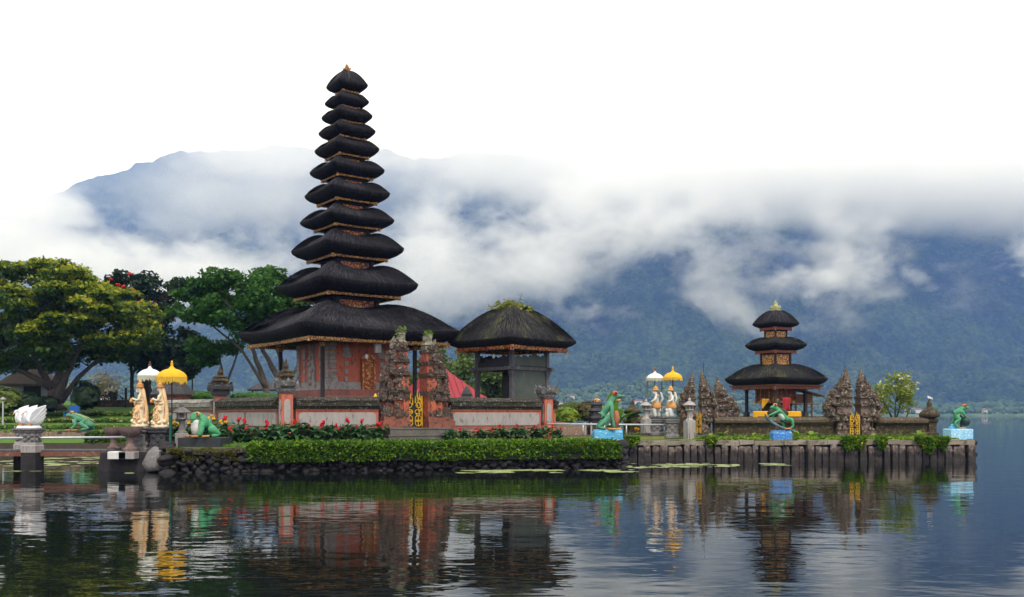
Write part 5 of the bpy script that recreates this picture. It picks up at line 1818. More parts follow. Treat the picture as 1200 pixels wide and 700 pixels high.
# --- swans on pillars along the left bridge
def swan(p, rz, s, label):
    r = empty("swan_statue", p, rz, label, "swan statue")
    J = {"tail": ((.42, 0, .34), .10), "back": ((.2, 0, .28), (.20, .19)), "breast": ((-.16, 0, .30), (.21, .19)), "n0": ((-.34, 0, .44), .10), "n1": ((-.40, 0, .64), .065), "n2": ((-.30, 0, .82), .055), "n3": ((-.36, 0, .92), .065), "n4": ((-.46, 0, .86), .06), "n5": ((-.52, 0, .76), .035)}
    ks = list(J)
    skin_body("body", J, [(ks[i], ks[i + 1]) for i in range(len(ks) - 1)], SWAN_WHITE, r, 2)
    m = MB(); m.tube([(-.52, 0, .77), (-.60, 0, .66)], [.034, .012], 6); m.build("beak", BEAK, r, smooth=True)
    m = MB(); m.lathe([(.36, 0), (.36, .05), (.30, .12), (.22, .16)], (0, 0, 0), 14, sx=1.15, sy=.8); m.build("base", SWAN_WHITE, r)
    m = MB(); m.ball((-.18, 0, .14), (.16, .22, .05), 8, 5); m.build("feet", BEAK, r, smooth=True)
    for sy in (-1, 1):
        m = MB()
        # wing raised like a fan, five feather tips
        out = [(-.30, .30), (-.34, .55), (-.26, .86), (-.05, 1.06), (.20, 1.16), (.42, 1.22), (.40, 1.06), (.48, 1.02), (.42, .88), (.49, .82), (.42, .68), (.47, .60), (.38, .48), (.40, .40), (.28, .28), (.0, .22)]
        M = Matrix.Rotation(sy * R(14), 3, 'X')
        m.prism(out, .07, M, (0, sy * -.16 - sy * .04, 0))
        for (a, b) in (((-.2, .4), (.36, 1.12)), ((-.14, .36), (.40, .92)), ((-.06, .34), (.40, .72)), ((0, .3), (.38, .54))):
            for off in (.05, -.05):
                p0 = M @ Vector((a[0], off, a[1])); p1 = M @ Vector((b[0], off, b[1]))
                m.tube([p0 + Vector((0, sy * -.2, 0)), p1 + Vector((0, sy * -.2, 0))], .025, 5)
        m.build("wing", SWAN_WHITE, r, bevel=.015)
    r.scale = (s, s, s)
    return r


BY = 42.0
def swan_pillar(px, Y, py_top, label, w):
    z1 = zt(py_top, Y)
    r = empty("bridge_pillar", (pxm(px - 600, Y), Y, 0), R(-4), label, "pillar")
    zz0 = 0.80
    m = MB(); m.rect([(w * .52, w * .52, -.8), (w * .52, w * .52, zz0)]); m.build("foundation", ROCK, r, jitter=.03, jscale=4)
    m = MB(); m.rect([(w * .54, w * .54, zz0), (w * .54, w * .54, zz0 + .30), (w * .5, w * .5, zz0 + .34), (w * .5, w * .5, zz0 + .44)]); m.build("base_block", PALE_STONE, r, bevel=.02)
    m = MB(); m.rect([(w * .42, w * .42, zz0 + .44), (w * .42, w * .42, z1 - .22), (w * .5, w * .5, z1 - .18), (w * .5, w * .5, z1 - .12), (w * .60, w * .60, z1 - .08), (w * .60, w * .60, z1)])
    for a in range(4):
        for (x, z) in ((-.25, .3), (.25, .3), (0, .55), (-.25, .75), (.25, .75)):
            c = Matrix.Rotation(a * PI / 2, 3, 'Z') @ Vector((x * w, -w * .42, 0))
            m.ball((c.x, c.y, zz0 + .44 + (z1 - .2 - zz0 - .44) * z), (.12 * w + .02, .12 * w + .02, .09), 6, 5)
    m.build("shaft", OLD_STONE, r, jitter=.01, jscale=6)
    return z1


z1 = swan_pillar(38, BY - .5, 502, "front carved pillar of the left bridge carrying the nearer white swan", .64)
swan((pxm(39 - 600, BY - .5), BY - .5, z1), R(52), .86, "white swan statue with raised wings on the front bridge pillar, nearer the goddesses")
z1 = swan_pillar(29, BY + 1.1, 502, "rear carved pillar of the left bridge half hidden by the front one", .64)
swan((pxm(29 - 600, BY + 1.1), BY + 1.1, z1), R(52), .90, "white swan statue with raised wings on the rear bridge pillar, leftmost")


def handrail(p, q, label, rr=.045, posts=()):
    r = empty("handrail", p, 0, label, "handrail")
    d = Vector(q) - Vector(p)
    m = MB(); m.tube([(0, 0, 0), tuple(d * .5 + Vector((0, 0, -.01))), tuple(d)], rr, 8); m.build("rail", PIPE, r, smooth=True)
    for t, drop in posts:
        m = MB(); m.tube([tuple(d * t), tuple(d * t - Vector((0, 0, drop)))], rr * .8, 8); m.build("post", PIPE, r, smooth=True)
    return r


# deck of the left bridge
A = Vector((-29.0, BY + .3, 0)); B = Vector((px_(134), BY + .3, 0))
r = empty("footbridge", ((A.x + B.x) / 2, BY + .3, 0), 0, "narrow footbridge on rusty red beams leading in from the left over the water", "bridge")
Lb = B.x - A.x
zd = zt(527.5, BY)
m = MB()
n = int(Lb / .28)
for i in range(n): m.box((-Lb / 2 + Lb * (i + .5) / n, 0, zd - .02), (Lb / n * .93, 1.5, .06))
m.build("deck", BROWN_WOOD if False else GREY_WOOD, r, jitter=.01, jscale=5)
for y in (-.68, .68):
    m = MB(); m.box((0, y, zd - .16), (Lb, .14, .20)); m.build("beam", RED_BEAM, r)
handrail((A.x, BY - .38, zt(514, BY - .38)), (px_(148), BY - .38, zt(512.5, BY - .38)), "galvanised pipe handrail along the left footbridge", .048)
# bridge between the islands
YB = 53.0
zd = zt(511.5, YB)
r = empty("footbridge", (9.9, YB + .9, 0), 0, "low yellowish footbridge with pipe rail joining the two islands", "bridge")
DECK_Y = weathered("yellow_green_beam", (0.30, 0.27, 0.06), (0.20, 0.17, 0.05), (0.10, 0.09, 0.05), scale=2, bump=.3)
m = MB(); m.box((-2.3, -.85, zd - .13), (9.4, .14, .24)); m.box((-2.3, .85, zd - .13), (9.4, .14, .24)); m.build("beam", DECK_Y, r)
m = MB()
for i in range(34): m.box((-7.0 + 9.4 * (i + .5) / 34, 0, zd + .02), (.25, 1.8, .05))
m.build("deck", GREY_WOOD, r)
handrail(tuple(at(641, 497, YB)), tuple(at(782, 498, YB)), "galvanised pipe handrail along the footbridge between the islands", .05, ((.3, .66), (.48, .66), (.66, .66)))
# ------------------------------------------------------------------ the small three-roofed pagoda on the islet
MY = 64.0
kM = MY / F
MC = Vector((909 - 600) * kM if False else ((909 - 600) * kM, MY, 0))
mz = 2.25
meru = empty("small_pagoda", (MC.x, MC.y, mz), R(28.6), "small black thatched pagoda of three roofs on open posts on the islet", "pagoda")
zm = lambda py: zt(py, MY) - mz
prev = None
for i, (w, tip, sh, bot, fr, nr) in enumerate(((56, 379.4, 364, 384.5, .60, .14), (73, 404, 395, 411.5, .60, .36), (122, 443.7, 426, 452.5, .79, .29))):
    s = w * kM / 1.414 / 2
    f, n = s * fr, s * nr
    zs, zt_, zb = zm(sh), zm(tip), zm(bot)
    rfm = roof_mesh(s, n, f, zs - (.05 * s if i else 0), zt_, zb, hump=(.06 * s if i else .04 * s), lift=0, sag=.02 * s, seed=i * 3, pw=1.5 if i == 2 else 1.75)
    rf = rfm.build("roof", THATCH_MOSS if i else THATCH, meru, angle=38)
    strands(rf, rfm, s, STRAND_MOSS if i else STRAND, 90 + i)
    cornice_mesh(f * 1.01, zb + .02, .20 if i < 2 else .26, .13, .07).build("cornice", weathered("painted_cornice", (0.36, 0.09, 0.045), (0.20, 0.06, 0.05), (0.60, 0.45, 0.36), scale=9, bump=.6, bump_scale=22, third_lo=.58), meru)
    if prev is not None:
        neck(meru, n * 1.0, zs - .3, prev + .05, GOLD)
    prev = zb - .18
finial(meru, (0, 0, zm(364) - .05), .46, weathered("pale_gilt_finial", (0.50, 0.46, 0.22), (0.30, 0.28, 0.10), scale=4, bump=.6))
# platform, posts, cabinet
m = MB(); m.square([(2.75, -1.2), (2.75, -.1), (2.9, -.05), (2.9, .10)]); m.build("platform", MOSSY_BROWN, meru)
ztop = zm(453)
for sx in (-1, 1):
    for sy in (-1, 1):
        m = MB(); m.box((sx * 1.36, sy * 1.36, ztop / 2 + .05), (.17, .17, ztop)); post = m.build("post", BROWN_WOOD if sx * sy > 0 else BLACK_WOOD, meru)
        m = MB(); m.box((sx * 1.36, sy * 1.36, ztop - .2), (.3, .3, .16)); m.box((sx * 1.36, sy * 1.36, ztop - .05), (.46, .46, .12)); m.build("capital", GOLD_RED, post)
        m = MB(); m.box((sx * 1.36, sy * 1.36, .25), (.3, .3, .3)); m.build("foot", DARK_STONE, post)
cab = MB(); cab.box((0, 0, ztop * .72), (1.9, 1.9, ztop * .5)); cb = cab.build("shrine_box", BROWN_WOOD, meru)
m = MB()
for a in range(4):
    M = Matrix.Rotation(a * PI / 2, 3, 'Z')
    for k_ in range(5):
        c = M @ Vector((-.8 + .4 * k_, -.96, 0)); m.box((c.x, c.y, ztop * .72), (.08, .06, ztop * .46), rz=a * PI / 2)
    c = M @ Vector((0, -.99, 0)); m.box((c.x, c.y, ztop * .5), (2.0, .08, .16), rz=a * PI / 2)
    c = M @ Vector((0, -1.0, 0)); m.box((c.x, c.y, ztop * .92), (2.0, .08, .10), rz=a * PI / 2)
m.build("gilded_slats", GOLD_RED, cb)
m = MB(); m.box((0, 0, ztop * .3), (1.3, 1.3, ztop * .4)); m.build("pillar_core", BLACK_WOOD, meru)
m = MB(); m.square([(2.2, ztop - .03), (2.2, ztop + .06)]); m.build("ceiling", BROWN_WOOD, meru)


def cloth_sheet(name, p, w, h, mat, label, rz=0.0, shape=None):
    m = MB()
    nx_, nz_ = 14, 6
    for j in range(nz_ + 1):
        for i in range(nx_ + 1):
            u, v_ = i / nx_, j / nz_
            x = (u - .5) * w
            z = -v_ * h
            if shape == 'tri': x = -w / 2 + u * w * (1 - v_ * .92)
            m.v.append((x, .04 * math.sin(u * 11 + v_) * (.3 + v_), z))
    for j in range(nz_):
        for i in range(nx_):
            a = j * (nx_ + 1) + i
            m.f.append((a, a + nx_ + 1, a + nx_ + 2, a + 1)); m.mi.append(0)
    o = m.build(name, mat, smooth=True)
    so = o.modifiers.new("thick", 'SOLIDIFY'); so.thickness = .02
    o.location = p; o.rotation_euler = (0, 0, rz)
    return tag(o, label, "cloth")


cloth_sheet("yellow_cloth", at(910.5, 482, MY - 2.6), 54 * kM, 9.5 * kM, YELLOW_CLOTH, "bright yellow cloth stretched round the foot of the small pagoda")
cloth_sheet("yellow_pennant", at(897.5, 467.5, MY - 2.0), 8.5 * kM, 11 * kM, YELLOW_CLOTH, "small yellow triangular cloth hanging in the small pagoda", shape='tri')
cloth_sheet("red_cloth", at(921.5, 466, MY - 2.1), 8 * kM, 15 * kM, RED_CLOTH, "dark red cloth hanging from the small pagoda's shrine box")
# annex shelf on the right of the shrine
r = empty("offering_rack", at(939, 489, MY), R(4), "brown wooden offering rack with lean roof at the right of the small pagoda", "rack")
hz_ = 27 * kM
for sx in (-1, 1):
    for sy in (-1, 1):
        m = MB(); m.box((sx * .55, sy * .45, hz_ / 2 - .4), (.09, .09, hz_ + .8)); m.build("leg", BROWN_WOOD, r)
m = MB(); m.box((0, 0, hz_ * .80), (1.15, .95, hz_ * .38)); m.build("cabinet", BROWN_WOOD, r)
m = MB(); m.box((.1, 0, hz_ * .56), (1.6, 1.1, .07)); m.build("shelf", BROWN_WOOD, r)
m = MB(); m.box((.35, 0, hz_ * 1.08), (2.2, 1.3, .08), ry=R(14)); m.build("roof", BROWN_WOOD, r)
# mossy urn shrine in front
r = empty("mossy_urn", at(911.5, 492, 58.6), 0, "mossy round stone urn on the wall before the small pagoda, behind the surfing frog", "urn")
m = MB(); m.lathe([(.3, -.1), (.28, .1), (.62, .28), (.66, .45), (.5, .62), (.25, .75), (.3, .85), (.16, 1.0), (.2, 1.1), (.04, 1.3)], (0, 0, 0), 16); m.build("body", MOSSY_BROWN, r, smooth=True, jitter=.05, jscale=4)

# ------------------------------------------------------------------ mossy wall of the islet and its split gates
IY = 56.5
def ipt(px, Y=IY): return Vector(((px - 600) / F * Y, Y, 0))
MOSSY_COPE = weathered("islet_coping", (0.12, 0.085, 0.05), (0.05, 0.036, 0.02), (0.26, 0.22, 0.15), scale=3, bump=1.0, bump_scale=10, bump_dist=.06, third_lo=.60)
def mossy_wall(p, q, label, h=None):
    h = h or (zt(489.5) * 0 + 1.18)
    d = q - p
    Ln = d.length
    r = empty("mossy_wall", ((p.x + q.x) / 2, (p.y + q.y) / 2, RI_Z), math.atan2(d.y, d.x), label, "wall")
    m = MB(); m.rect([(Ln / 2, .36, -.05), (Ln / 2, .36, .18), (Ln / 2, .26, .22), (Ln / 2, .26, h * .6), (Ln / 2, .32, h * .63), (Ln / 2, .32, h * .69)]); m.build("body", MOSSY_BROWN, r, jitter=.02, jscale=2)
    m = MB(); m.rect([(Ln / 2, .44, h * .69), (Ln / 2, .50, h * .74), (Ln / 2, .50, h * .84), (Ln / 2, .30, h * .97), (Ln / 2, .12, h)])
    x = -Ln / 2
    while x < Ln / 2 - .1:
        w_ = random.uniform(.2, .4); m.box((x + w_ / 2, -.34, h * .9), (w_, .3, .06), rx=R(28)); x += w_
    m.build("coping", MOSSY_COPE, r, jitter=.06, jscale=3.5)
    return r


mossy_wall(ipt(836), ipt(976), "long dark mossy wall before the small pagoda")
mossy_wall(ipt(1024), ipt(1084), "short dark mossy wall between the right split gate and the corner shrine")
mossy_wall(ipt(738) + Vector((0, 3, 0)), ipt(786) + Vector((0, 3, 0)), "dark mossy wall stub behind the white and orange statues", 1.25)
mossy_wall(ipt(1088), Vector((26.0, 68, 0)) * 1.0 - Vector((1.2, 0, 0)), "dark mossy side wall running back from the corner shrine")
kI = IY / F
PINKISH = weathered("pinkish_plaster", (0.26, 0.19, 0.17), (0.14, 0.09, 0.07), (0.30, 0.10, 0.05), scale=2.2, bump=0.6, bump_scale=10, third_lo=0.62)
def icandi(px, mirror, H, W, label, seed, Y=IY, rz=0.0, z=RI_Z):
    candi_half("islet_gate_tower", mirror, (pxm(px - 600, Y), Y, z), rz, H / 1.17, W, .62, brick=PINKISH, stone=BROWN_STONE, label=label, seed=seed, niche=False, tuft=False, spire=True)
icandi(995.5, -1, 82 * kI, 1.45, "weathered brown gate tower left of the small gilded door, right of the small pagoda", 31)
icandi(1005.0, 1, 80 * kI, 1.30, "weathered brown gate tower between the small gilded door and the yellow flowering tree", 32)
icandi(813.5, -1, 78 * kI, 0.95, "narrow brown gate tower with pointed top just right of the orange umbrella", 33, z=RI_Z)
icandi(820, 1, 80 * kI, 1.0, "tallest brown gate tower of the left cluster, a thin rod on its tip", 34, IY + .4)
icandi(837, 1, 72 * kI, 1.5, "broad brown gate tower at the right end of the left cluster", 35, IY + 2.2)
m = MB(); m.tube([(0, 0, 0), (0, 0, .6)], .02, 5)
o = m.build("lightning_rod", BLACK_WOOD); o.location = at(824.5, 437, IY + .4); tag(o, "thin rod standing on the tallest gate tower of the left cluster", "rod")
p = ipt(1001.5, IY - .75); gilt_gate((p.x, p.y, RI_Z + .15), 0, .60, 1.40, "small gilded double door in the right islet gate, below the twin towers", BLACK_WOOD)
p = ipt(818.5, IY - .3); gilt_gate((p.x, p.y, RI_Z + .2), R(25), .36, 1.4, "narrow gilded door at the left islet gate, beside the grey lantern", BLACK_WOOD)


def corner_shrine(px, py_base, py_top, Y, wpx, label, mat=MOSSY_BROWN, body=MOSSY_BROWN):
    k_ = Y / F
    p = at(px, py_base, Y)
    h = (py_base - py_top) * k_
    w = wpx * k_ / 2
    r = empty("corner_shrine", p, R(20), label, "shrine")
    m = MB(); m.square([(w * .62, -.1), (w * .62, h * .1), (w * .48, h * .13), (w * .48, h * .36), (w * .62, h * .40), (w * .62, h * .45), (w * .5, h * .47)]); m.build("pillar", body, r, jitter=.02, jscale=4)
    m = MB(); m.lathe([(w * .5, h * .47), (w * .95, h * .52), (w, h * .58), (w * .85, h * .64), (w * .4, h * .74), (w * .22, h * .80), (w * .28, h * .86), (w * .14, h * .92), (w * .05, h)], (0, 0, 0), 16); m.build("crown", mat, r, smooth=True, jitter=.04, jscale=5)
    return r


corner_shrine(1089, 512, 467, IY, 23, "mossy domed corner shrine at the right end of the islet wall")
corner_shrine(741, 502, 468, 57.5, 21, "mossy domed shrine between the green frog and the white umbrella")
# white dove-like tip
m = MB(); m.ball((0, 0, 0), (.10, .06, .08), 8, 6); m.ball((-.08, 0, .08), .045, 7, 5); m.prism([(.0, .0), (.2, -.1), (.18, .02)], .05)
o = m.build("white_bird", WHITE_PAINT, smooth=True); o.location = at(1089, 466.5, IY); tag(o, "tiny white bird on top of the mossy corner shrine", "bird")
# dark pagoda-shaped shrine with a gilded tip
p = at(699, 510, 56)
r = empty("dark_shrine", p, R(15), "small dark tiered shrine with a gilded tip behind the green frog", "shrine")
k_ = 56 / F
m = MB(); m.square([(.45, -.1), (.45, .45), (.36, .5), (.36, .95), (.5, 1.0), (.5, 1.1), (.34, 1.15), (.34, 1.4), (.46, 1.44), (.4, 1.55), (.26, 1.6), (.26, 1.8), (.34, 1.83), (.22, 1.98)]); m.build("body", DARK_STONE, r, jitter=.03, jscale=5)
m = MB(); m.square([(.2, 1.98), (.22, 2.06), (.06, 2.2)]); m.build("tip", GOLD, r)

# ------------------------------------------------------------------ statues, umbrellas and lanterns on the islet
SR = 54.0
kR = SR / F
def rp(px, py, Y=SR): return at(px, py, Y)
def dancer(p, rz, H, label, lean):
    r = empty("dancer_statue", p, rz, label, "statue")
    s = H / 1.9
    J = {"pelvis": ((0, 0, .85 * s), .20 * s), "waist": ((.03, 0, 1.02 * s), .17 * s), "chest": ((-.02, 0, 1.22 * s), (.20 * s, .22 * s)), "neck": ((-.03, 0, 1.40 * s), .09 * s), "head": ((-.07, 0, 1.54 * s), (.15 * s, .14 * s)), "snout": ((-.24 * s, 0, 1.52 * s), .08 * s),
         "lk": ((-.16 * s, -.14 * s, .50 * s), .15 * s), "lf": ((-.06 * s, -.14 * s, .10 * s), .11 * s), "rk": ((.04 * s, .16 * s, .48 * s), .15 * s), "rf": ((.12 * s, .16 * s, .10 * s), .11 * s),
         "ls": ((-.02, -.25 * s, 1.30 * s), .09 * s), "le": ((-.10 * s, -.36 * s, 1.08 * s), .075 * s), "lh": ((-.32 * s, -.26 * s, 1.0 * s), .06 * s), "rs": ((-.02, .25 * s, 1.30 * s), .09 * s), "re": ((.02, .38 * s, 1.1 * s), .075 * s), "rh": ((-.14 * s, .34 * s, .92 * s), .06 * s)}
    E = [("pelvis", "waist"), ("waist", "chest"), ("chest", "neck"), ("neck", "head"), ("head", "snout"), ("pelvis", "lk"), ("lk", "lf"), ("pelvis", "rk"), ("rk", "rf"), ("chest", "ls"), ("ls", "le"), ("le", "lh"), ("chest", "rs"), ("rs", "re"), ("re", "rh")]
    skin_body("body", J, E, WHITE_ORANGE, r, 2)
    m = MB(); m.lathe([(.16 * s, 1.62 * s), (.19 * s, 1.68 * s), (.12 * s, 1.74 * s), (.13 * s, 1.80 * s), (.03, 1.92 * s)], (-.05, 0, 0), 10); m.build("crown", ORANGE_PAINT, r)
    m = MB()
    m.lathe([(.26 * s, .62 * s), (.30 * s, .72 * s), (.25 * s, .86 * s), (.22 * s, .98 * s)], (-.01, 0, 0), 12, False)
    m.tube([(.12 * s, -.24 * s, 1.38 * s), (-.2 * s, -.06 * s, 1.1 * s), (-.02, .22 * s, .92 * s)], .05 * s, 6)
    m.build("sash", ORANGE_PAINT, r, smooth=True)
    m = MB(); m.tube([(.22 * s, .1 * s, .9 * s), (.34 * s, .12 * s, 1.2 * s), (.24 * s, .1 * s, 1.55 * s), (.34 * s, .1 * s, 1.36 * s)], [.07 * s, .06 * s, .05 * s, .02 * s], 7); m.build("tail", WHITE_ORANGE, r, smooth=True)
    m = MB(); m.ball((-.22 * s, 0, .28 * s), (.16 * s, .16 * s, .22 * s), 9, 7); m.ball((-.26 * s, 0, .52 * s), (.11 * s, .11 * s, .12 * s), 8, 6); m.build("attendant", WHITE_ORANGE, r, smooth=True)
    m = MB(); m.rect([(.36 * s, .34 * s, 0), (.34 * s, .32 * s, .10 * s)]); m.build("base", DARK_STONE, r)
    return r


for px, Yp, lab, lab2, rz in ((769.5, SR, "white and orange dancing statue under the white umbrella on the islet", "grey carved pedestal under the islet statue with the white umbrella", R(-10)),
                              (787, SR - .9, "white and orange dancing statue under the orange umbrella on the islet", "grey carved pedestal under the islet statue with the orange umbrella", R(10))):
    kk = Yp / F
    zb = zt(510 if px < 780 else 513.5, Yp)
    zt1 = zt(491.5, Yp)
    pedestal((pxm(px - 600, Yp), Yp, zb), 14.5 * kk, zt1 - zb, OLD_STONE, lab2)
    dancer((pxm(px - 600, Yp), Yp, zt1), rz, 39 * kk, lab, 0)
zb = 1.1
umbrella((pxm(767.5 - 600, SR + .5), SR + .5, zb), zt(435, SR + .5) - zb, 10.3 * kR, WHITE_CLOTH, "white fringed temple umbrella over the islet's dancing statue", 0, .22)
umbrella((pxm(788.5 - 600, SR - .2), SR - .2, zb), zt(433.5, SR - .2) - zb, 11.2 * kR, YELLOW_CLOTH, "orange yellow temple umbrella over the islet's dancing statue", 0, .20)
for px in (758.5, 775.5):
    m = MB(); m.tube([(0, 0, 0), (0, 0, zt(443, SR + .6) - 1.1)], .035, 7)
    o = m.build("bamboo_pole", weathered("bamboo", (0.20, 0.18, 0.10), (0.14, 0.12, 0.07), scale=4, bump=.1)); o.location = (pxm(px - 600, SR + .6), SR + .6, 1.1)
    tag(o, "bamboo pole left of the islet's white umbrella" if px < 760 else "bamboo pole between the two islet statues", "pole")
lantern(tuple(rp(757, 508, SR - .4)), 40 * kR, PALE_STONE, PALE_STONE, "pale grey stone lantern on a block left of the islet's dancing statues", base_h=16 * kR, base_w=9.5 * kR)
lantern(tuple(rp(808, 516, 52.0)), 50 * 52 / F, PALE_STONE, PALE_STONE, "tall pale stone lantern on a square post right of the islet's dancing statues", base_h=22 * 52 / F, base_w=10.5 * 52 / F)
m = MB(); m.rect([(.2, .2, 0), (.2, .2, 1.2), (.17, .17, 1.25)])
o = m.build("stone_post", MOSSY_BROWN); o.location = rp(796.5, 514, SR - .3); tag(o, "mossy square post beside the orange umbrella statue's pedestal", "post")

# ------------------------------------------------------------------ frogs on blue bases
# tall slim frog sitting upright, facing right
FY = 46.8
kF = FY / F
bp = at(712, 521, FY)
m = MB(); m.rect([(17.5 * kF, .62, -.55), (17.5 * kF, .62, 0.05), (16.5 * kF, .6, .58), (15.8 * kF, .56, .74)])
o = m.build("blue_wave_base", BLUE_WAVE, jitter=.06, jscale=3); o.location = bp; tag(o, "sky blue wave shaped base at the corner of the hedge", "base")
r = empty("frog_statue", (bp.x, FY, bp.z + .72), PI, "slim upright green frog with red eyes on the sky blue wave base", "frog statue")
r.scale = (1.22, 1.22, 1.2)
J = {"hip": ((.40, 0, .30), (.24, .30)), "mid": ((.22, 0, .62), (.24, .27)), "chest": ((-.02, 0, .98), (.20, .23)), "neck": ((-.18, 0, 1.24), (.17, .18)), "head": ((-.30, 0, 1.42), (.19, .16)), "snout": ((-.58, 0, 1.40), (.09, .06)), "nose": ((-.74, 0, 1.42), .03),
     "lk": ((-.02, -.36, .52), .14), "la": ((.42, -.42, .12), .09), "lf": ((.10, -.44, .06), .07), "rk": ((-.02, .36, .52), .14), "ra": ((.42, .42, .12), .09), "rf": ((.10, .44, .06), .07),
     "ls": ((-.16, -.24, 1.06), .10), "le": ((-.14, -.28, .58), .08), "lh": ((-.24, -.26, .10), .065), "rs": ((-.16, .24, 1.06), .10), "re": ((-.14, .28, .58), .08), "rh": ((-.24, .26, .10), .065)}
E = [("hip", "mid"), ("mid", "chest"), ("chest", "neck"), ("neck", "head"), ("head", "snout"), ("snout", "nose"), ("hip", "lk"), ("lk", "la"), ("la", "lf"), ("hip", "rk"), ("rk", "ra"), ("ra", "rf"), ("chest", "ls"), ("ls", "le"), ("le", "lh"), ("chest", "rs"), ("rs", "re"), ("re", "rh")]
skin_body("body", J, E, FROG_GREEN, r, 2)
frog_parts(r, [((-.30, -.15, 1.52), (-.3, -1, .1)), ((-.30, .15, 1.52), (-.3, 1, .1))], .11, ((-.06, 0, .56), (.16, .2, .42), R(-20)), [((.02, -.46, .05), PI), ((-.24, -.27, .05), PI), ((.02, .46, .05), PI), ((-.24, .27, .05), PI)])
m = MB(); m.tube([(-.72, 0, 1.39), (-.5, -.10, 1.32), (-.28, -.15, 1.30)], [.02, .03, .015], 5); m.ball((-.42, 0, 1.24), (.14, .10, .07), 8, 6); m.build("jaw", FROG_FOOT, r, smooth=True)
m = MB(); m.tube([(-.30, .05, .06), (-.36, .05, .5), (-.34, .03, .8)], [.12, .14, .08], 8); m.build("orange_log", weathered("orange_bark", (0.42, 0.15, 0.07), (0.28, 0.10, 0.06), scale=5, bump=.5), r, smooth=True)

# surfing frog, facing left, leaning
bp = at(915, 517.5, 50.6)
kB = 50.6 / F
m = MB(); m.rect([(11 * kB, .40, -.12), (11 * kB, .40, .42), (9.6 * kB, .36, .60)])
o = m.build("blue_water_base", BLUE_DEEP, jitter=.05, jscale=4); o.location = bp; tag(o, "deep blue splashing water base under the surfing frog", "base")
m = MB()
out = [(-.92, .60), (-.86, .36), (-.60, .12), (-.2, -.10), (.25, -.26), (.66, -.33), (.72, -.28), (.3, -.18), (-.15, -.02), (-.5, .2), (-.78, .46)]
m.prism(out, .34)
o = m.build("surfboard", weathered("grey_blue_board", (0.16, 0.25, 0.30), (0.08, 0.13, 0.16), scale=3, bump=.1, rough=.35), bevel=.03); o.location = (bp.x + .05, 50.55, bp.z + .88); tag(o, "grey blue curled surfboard under the islet's leaning frog", "surfboard")
r = empty("frog_statue", (bp.x + .02, 50.55, bp.z + .80), 0, "bright green frog leaning back on a surfboard over the deep blue base", "frog statue")
J = {"hip": ((.34, 0, .28), (.18, .22)), "mid": ((.14, 0, .50), (.18, .20)), "chest": ((-.10, 0, .76), (.17, .19)), "neck": ((-.24, 0, .96), (.14, .15)), "head": ((-.36, 0, 1.06), (.16, .15)), "snout": ((-.62, 0, 1.02), (.07, .06)),
     "lk": ((.50, -.26, .40), .10), "la": ((.56, -.26, .02), .07), "lf": ((.40, -.27, -.08), .06), "rk": ((.10, .28, .30), .10), "ra": ((.22, .26, .0), .07), "rf": ((.06, .26, -.02), .06),
     "ls": ((-.20, -.20, .84), .08), "le": ((-.48, -.28, .72), .06), "lh": ((-.78, -.24, .58), .05), "rs": ((-.20, .20, .84), .08), "re": ((-.36, .3, .56), .06), "rh": ((-.44, .22, .30), .05)}
E = [("hip", "mid"), ("mid", "chest"), ("chest", "neck"), ("neck", "head"), ("head", "snout"), ("hip", "lk"), ("lk", "la"), ("la", "lf"), ("hip", "rk"), ("rk", "ra"), ("ra", "rf"), ("chest", "ls"), ("ls", "le"), ("le", "lh"), ("chest", "rs"), ("rs", "re"), ("re", "rh")]
skin_body("body", J, E, FROG_BRIGHT, r, 2)
frog_parts(r, [((-.34, -.13, 1.17), (-.4, -1, .2)), ((-.34, .13, 1.17), (-.4, 1, .2))], .085, ((-.02, -.06, .56), (.14, .18, .27), R(-32)), [((.42, -.27, -.10), PI), ((.08, .26, -.04), PI)], eye_mat=FROG_FOOT)

# squatting frog at the islet's end with a dark ball
bp = at(1122.5, 515.5, 51.2)
kB = 51.2 / F
m = MB(); m.box((0, 0, .28), (26 * kB, 1.0, .60)); m.box((0, 0, .57), (24.5 * kB, .94, .06))
o = m.build("pale_blue_base", BLUE_PALE, bevel=.03); o.location = bp; tag(o, "pale blue speckled block at the far right end of the islet", "base")
r = empty("frog_statue", (bp.x - .05, 51.2, bp.z + .60), PI, "bright green squatting frog with dark ball on the pale blue block", "frog statue")
J = {"hip": ((.36, 0, .66), (.17, .2)), "mid": ((.16, 0, .84), (.17, .2)), "chest": ((-.08, 0, .98), (.16, .18)), "neck": ((-.26, 0, 1.10), (.13, .14)), "head": ((-.42, 0, 1.16), (.14, .13)), "snout": ((-.66, 0, 1.12), (.06, .07)),
     "lk": ((-.10, -.24, .56), .11), "la": ((.18, -.26, .30), .08), "lf": ((-.02, -.27, .06), .065), "rk": ((-.10, .24, .56), .11), "ra": ((.24, .26, .30), .08), "rf": ((.06, .27, .06), .065),
     "ls": ((-.22, -.18, .98), .08), "le": ((-.26, -.22, .74), .06), "lh": ((-.40, -.16, .66), .05), "rs": ((-.22, .18, .98), .08), "re": ((-.28, .22, .74), .06), "rh": ((-.42, .12, .64), .05)}
skin_body("body", J, E, FROG_BRIGHT, r, 2)
frog_parts(r, [((-.40, -.12, 1.27), (-.3, -1, .2)), ((-.40, .12, 1.27), (-.3, 1, .2))], .08, ((-.02, 0, .76), (.12, .15, .2), R(-40)), [((-.06, -.27, .04), PI), ((.0, .27, .04), PI)])
m = MB(); m.ball((-.46, 0, .40), (.27, .27, .28), 14, 10); m.build("dark_ball", weathered("dark_green_ball", (0.02, 0.06, 0.05), (0.015, 0.035, 0.03), scale=4, bump=.2, rough=.4), r, smooth=True)
m = MB(); m.tube([(-.22, 0, .02), (-.22, 0, .72)], .05, 7); m.build("stick", BLACK_WOOD, r)
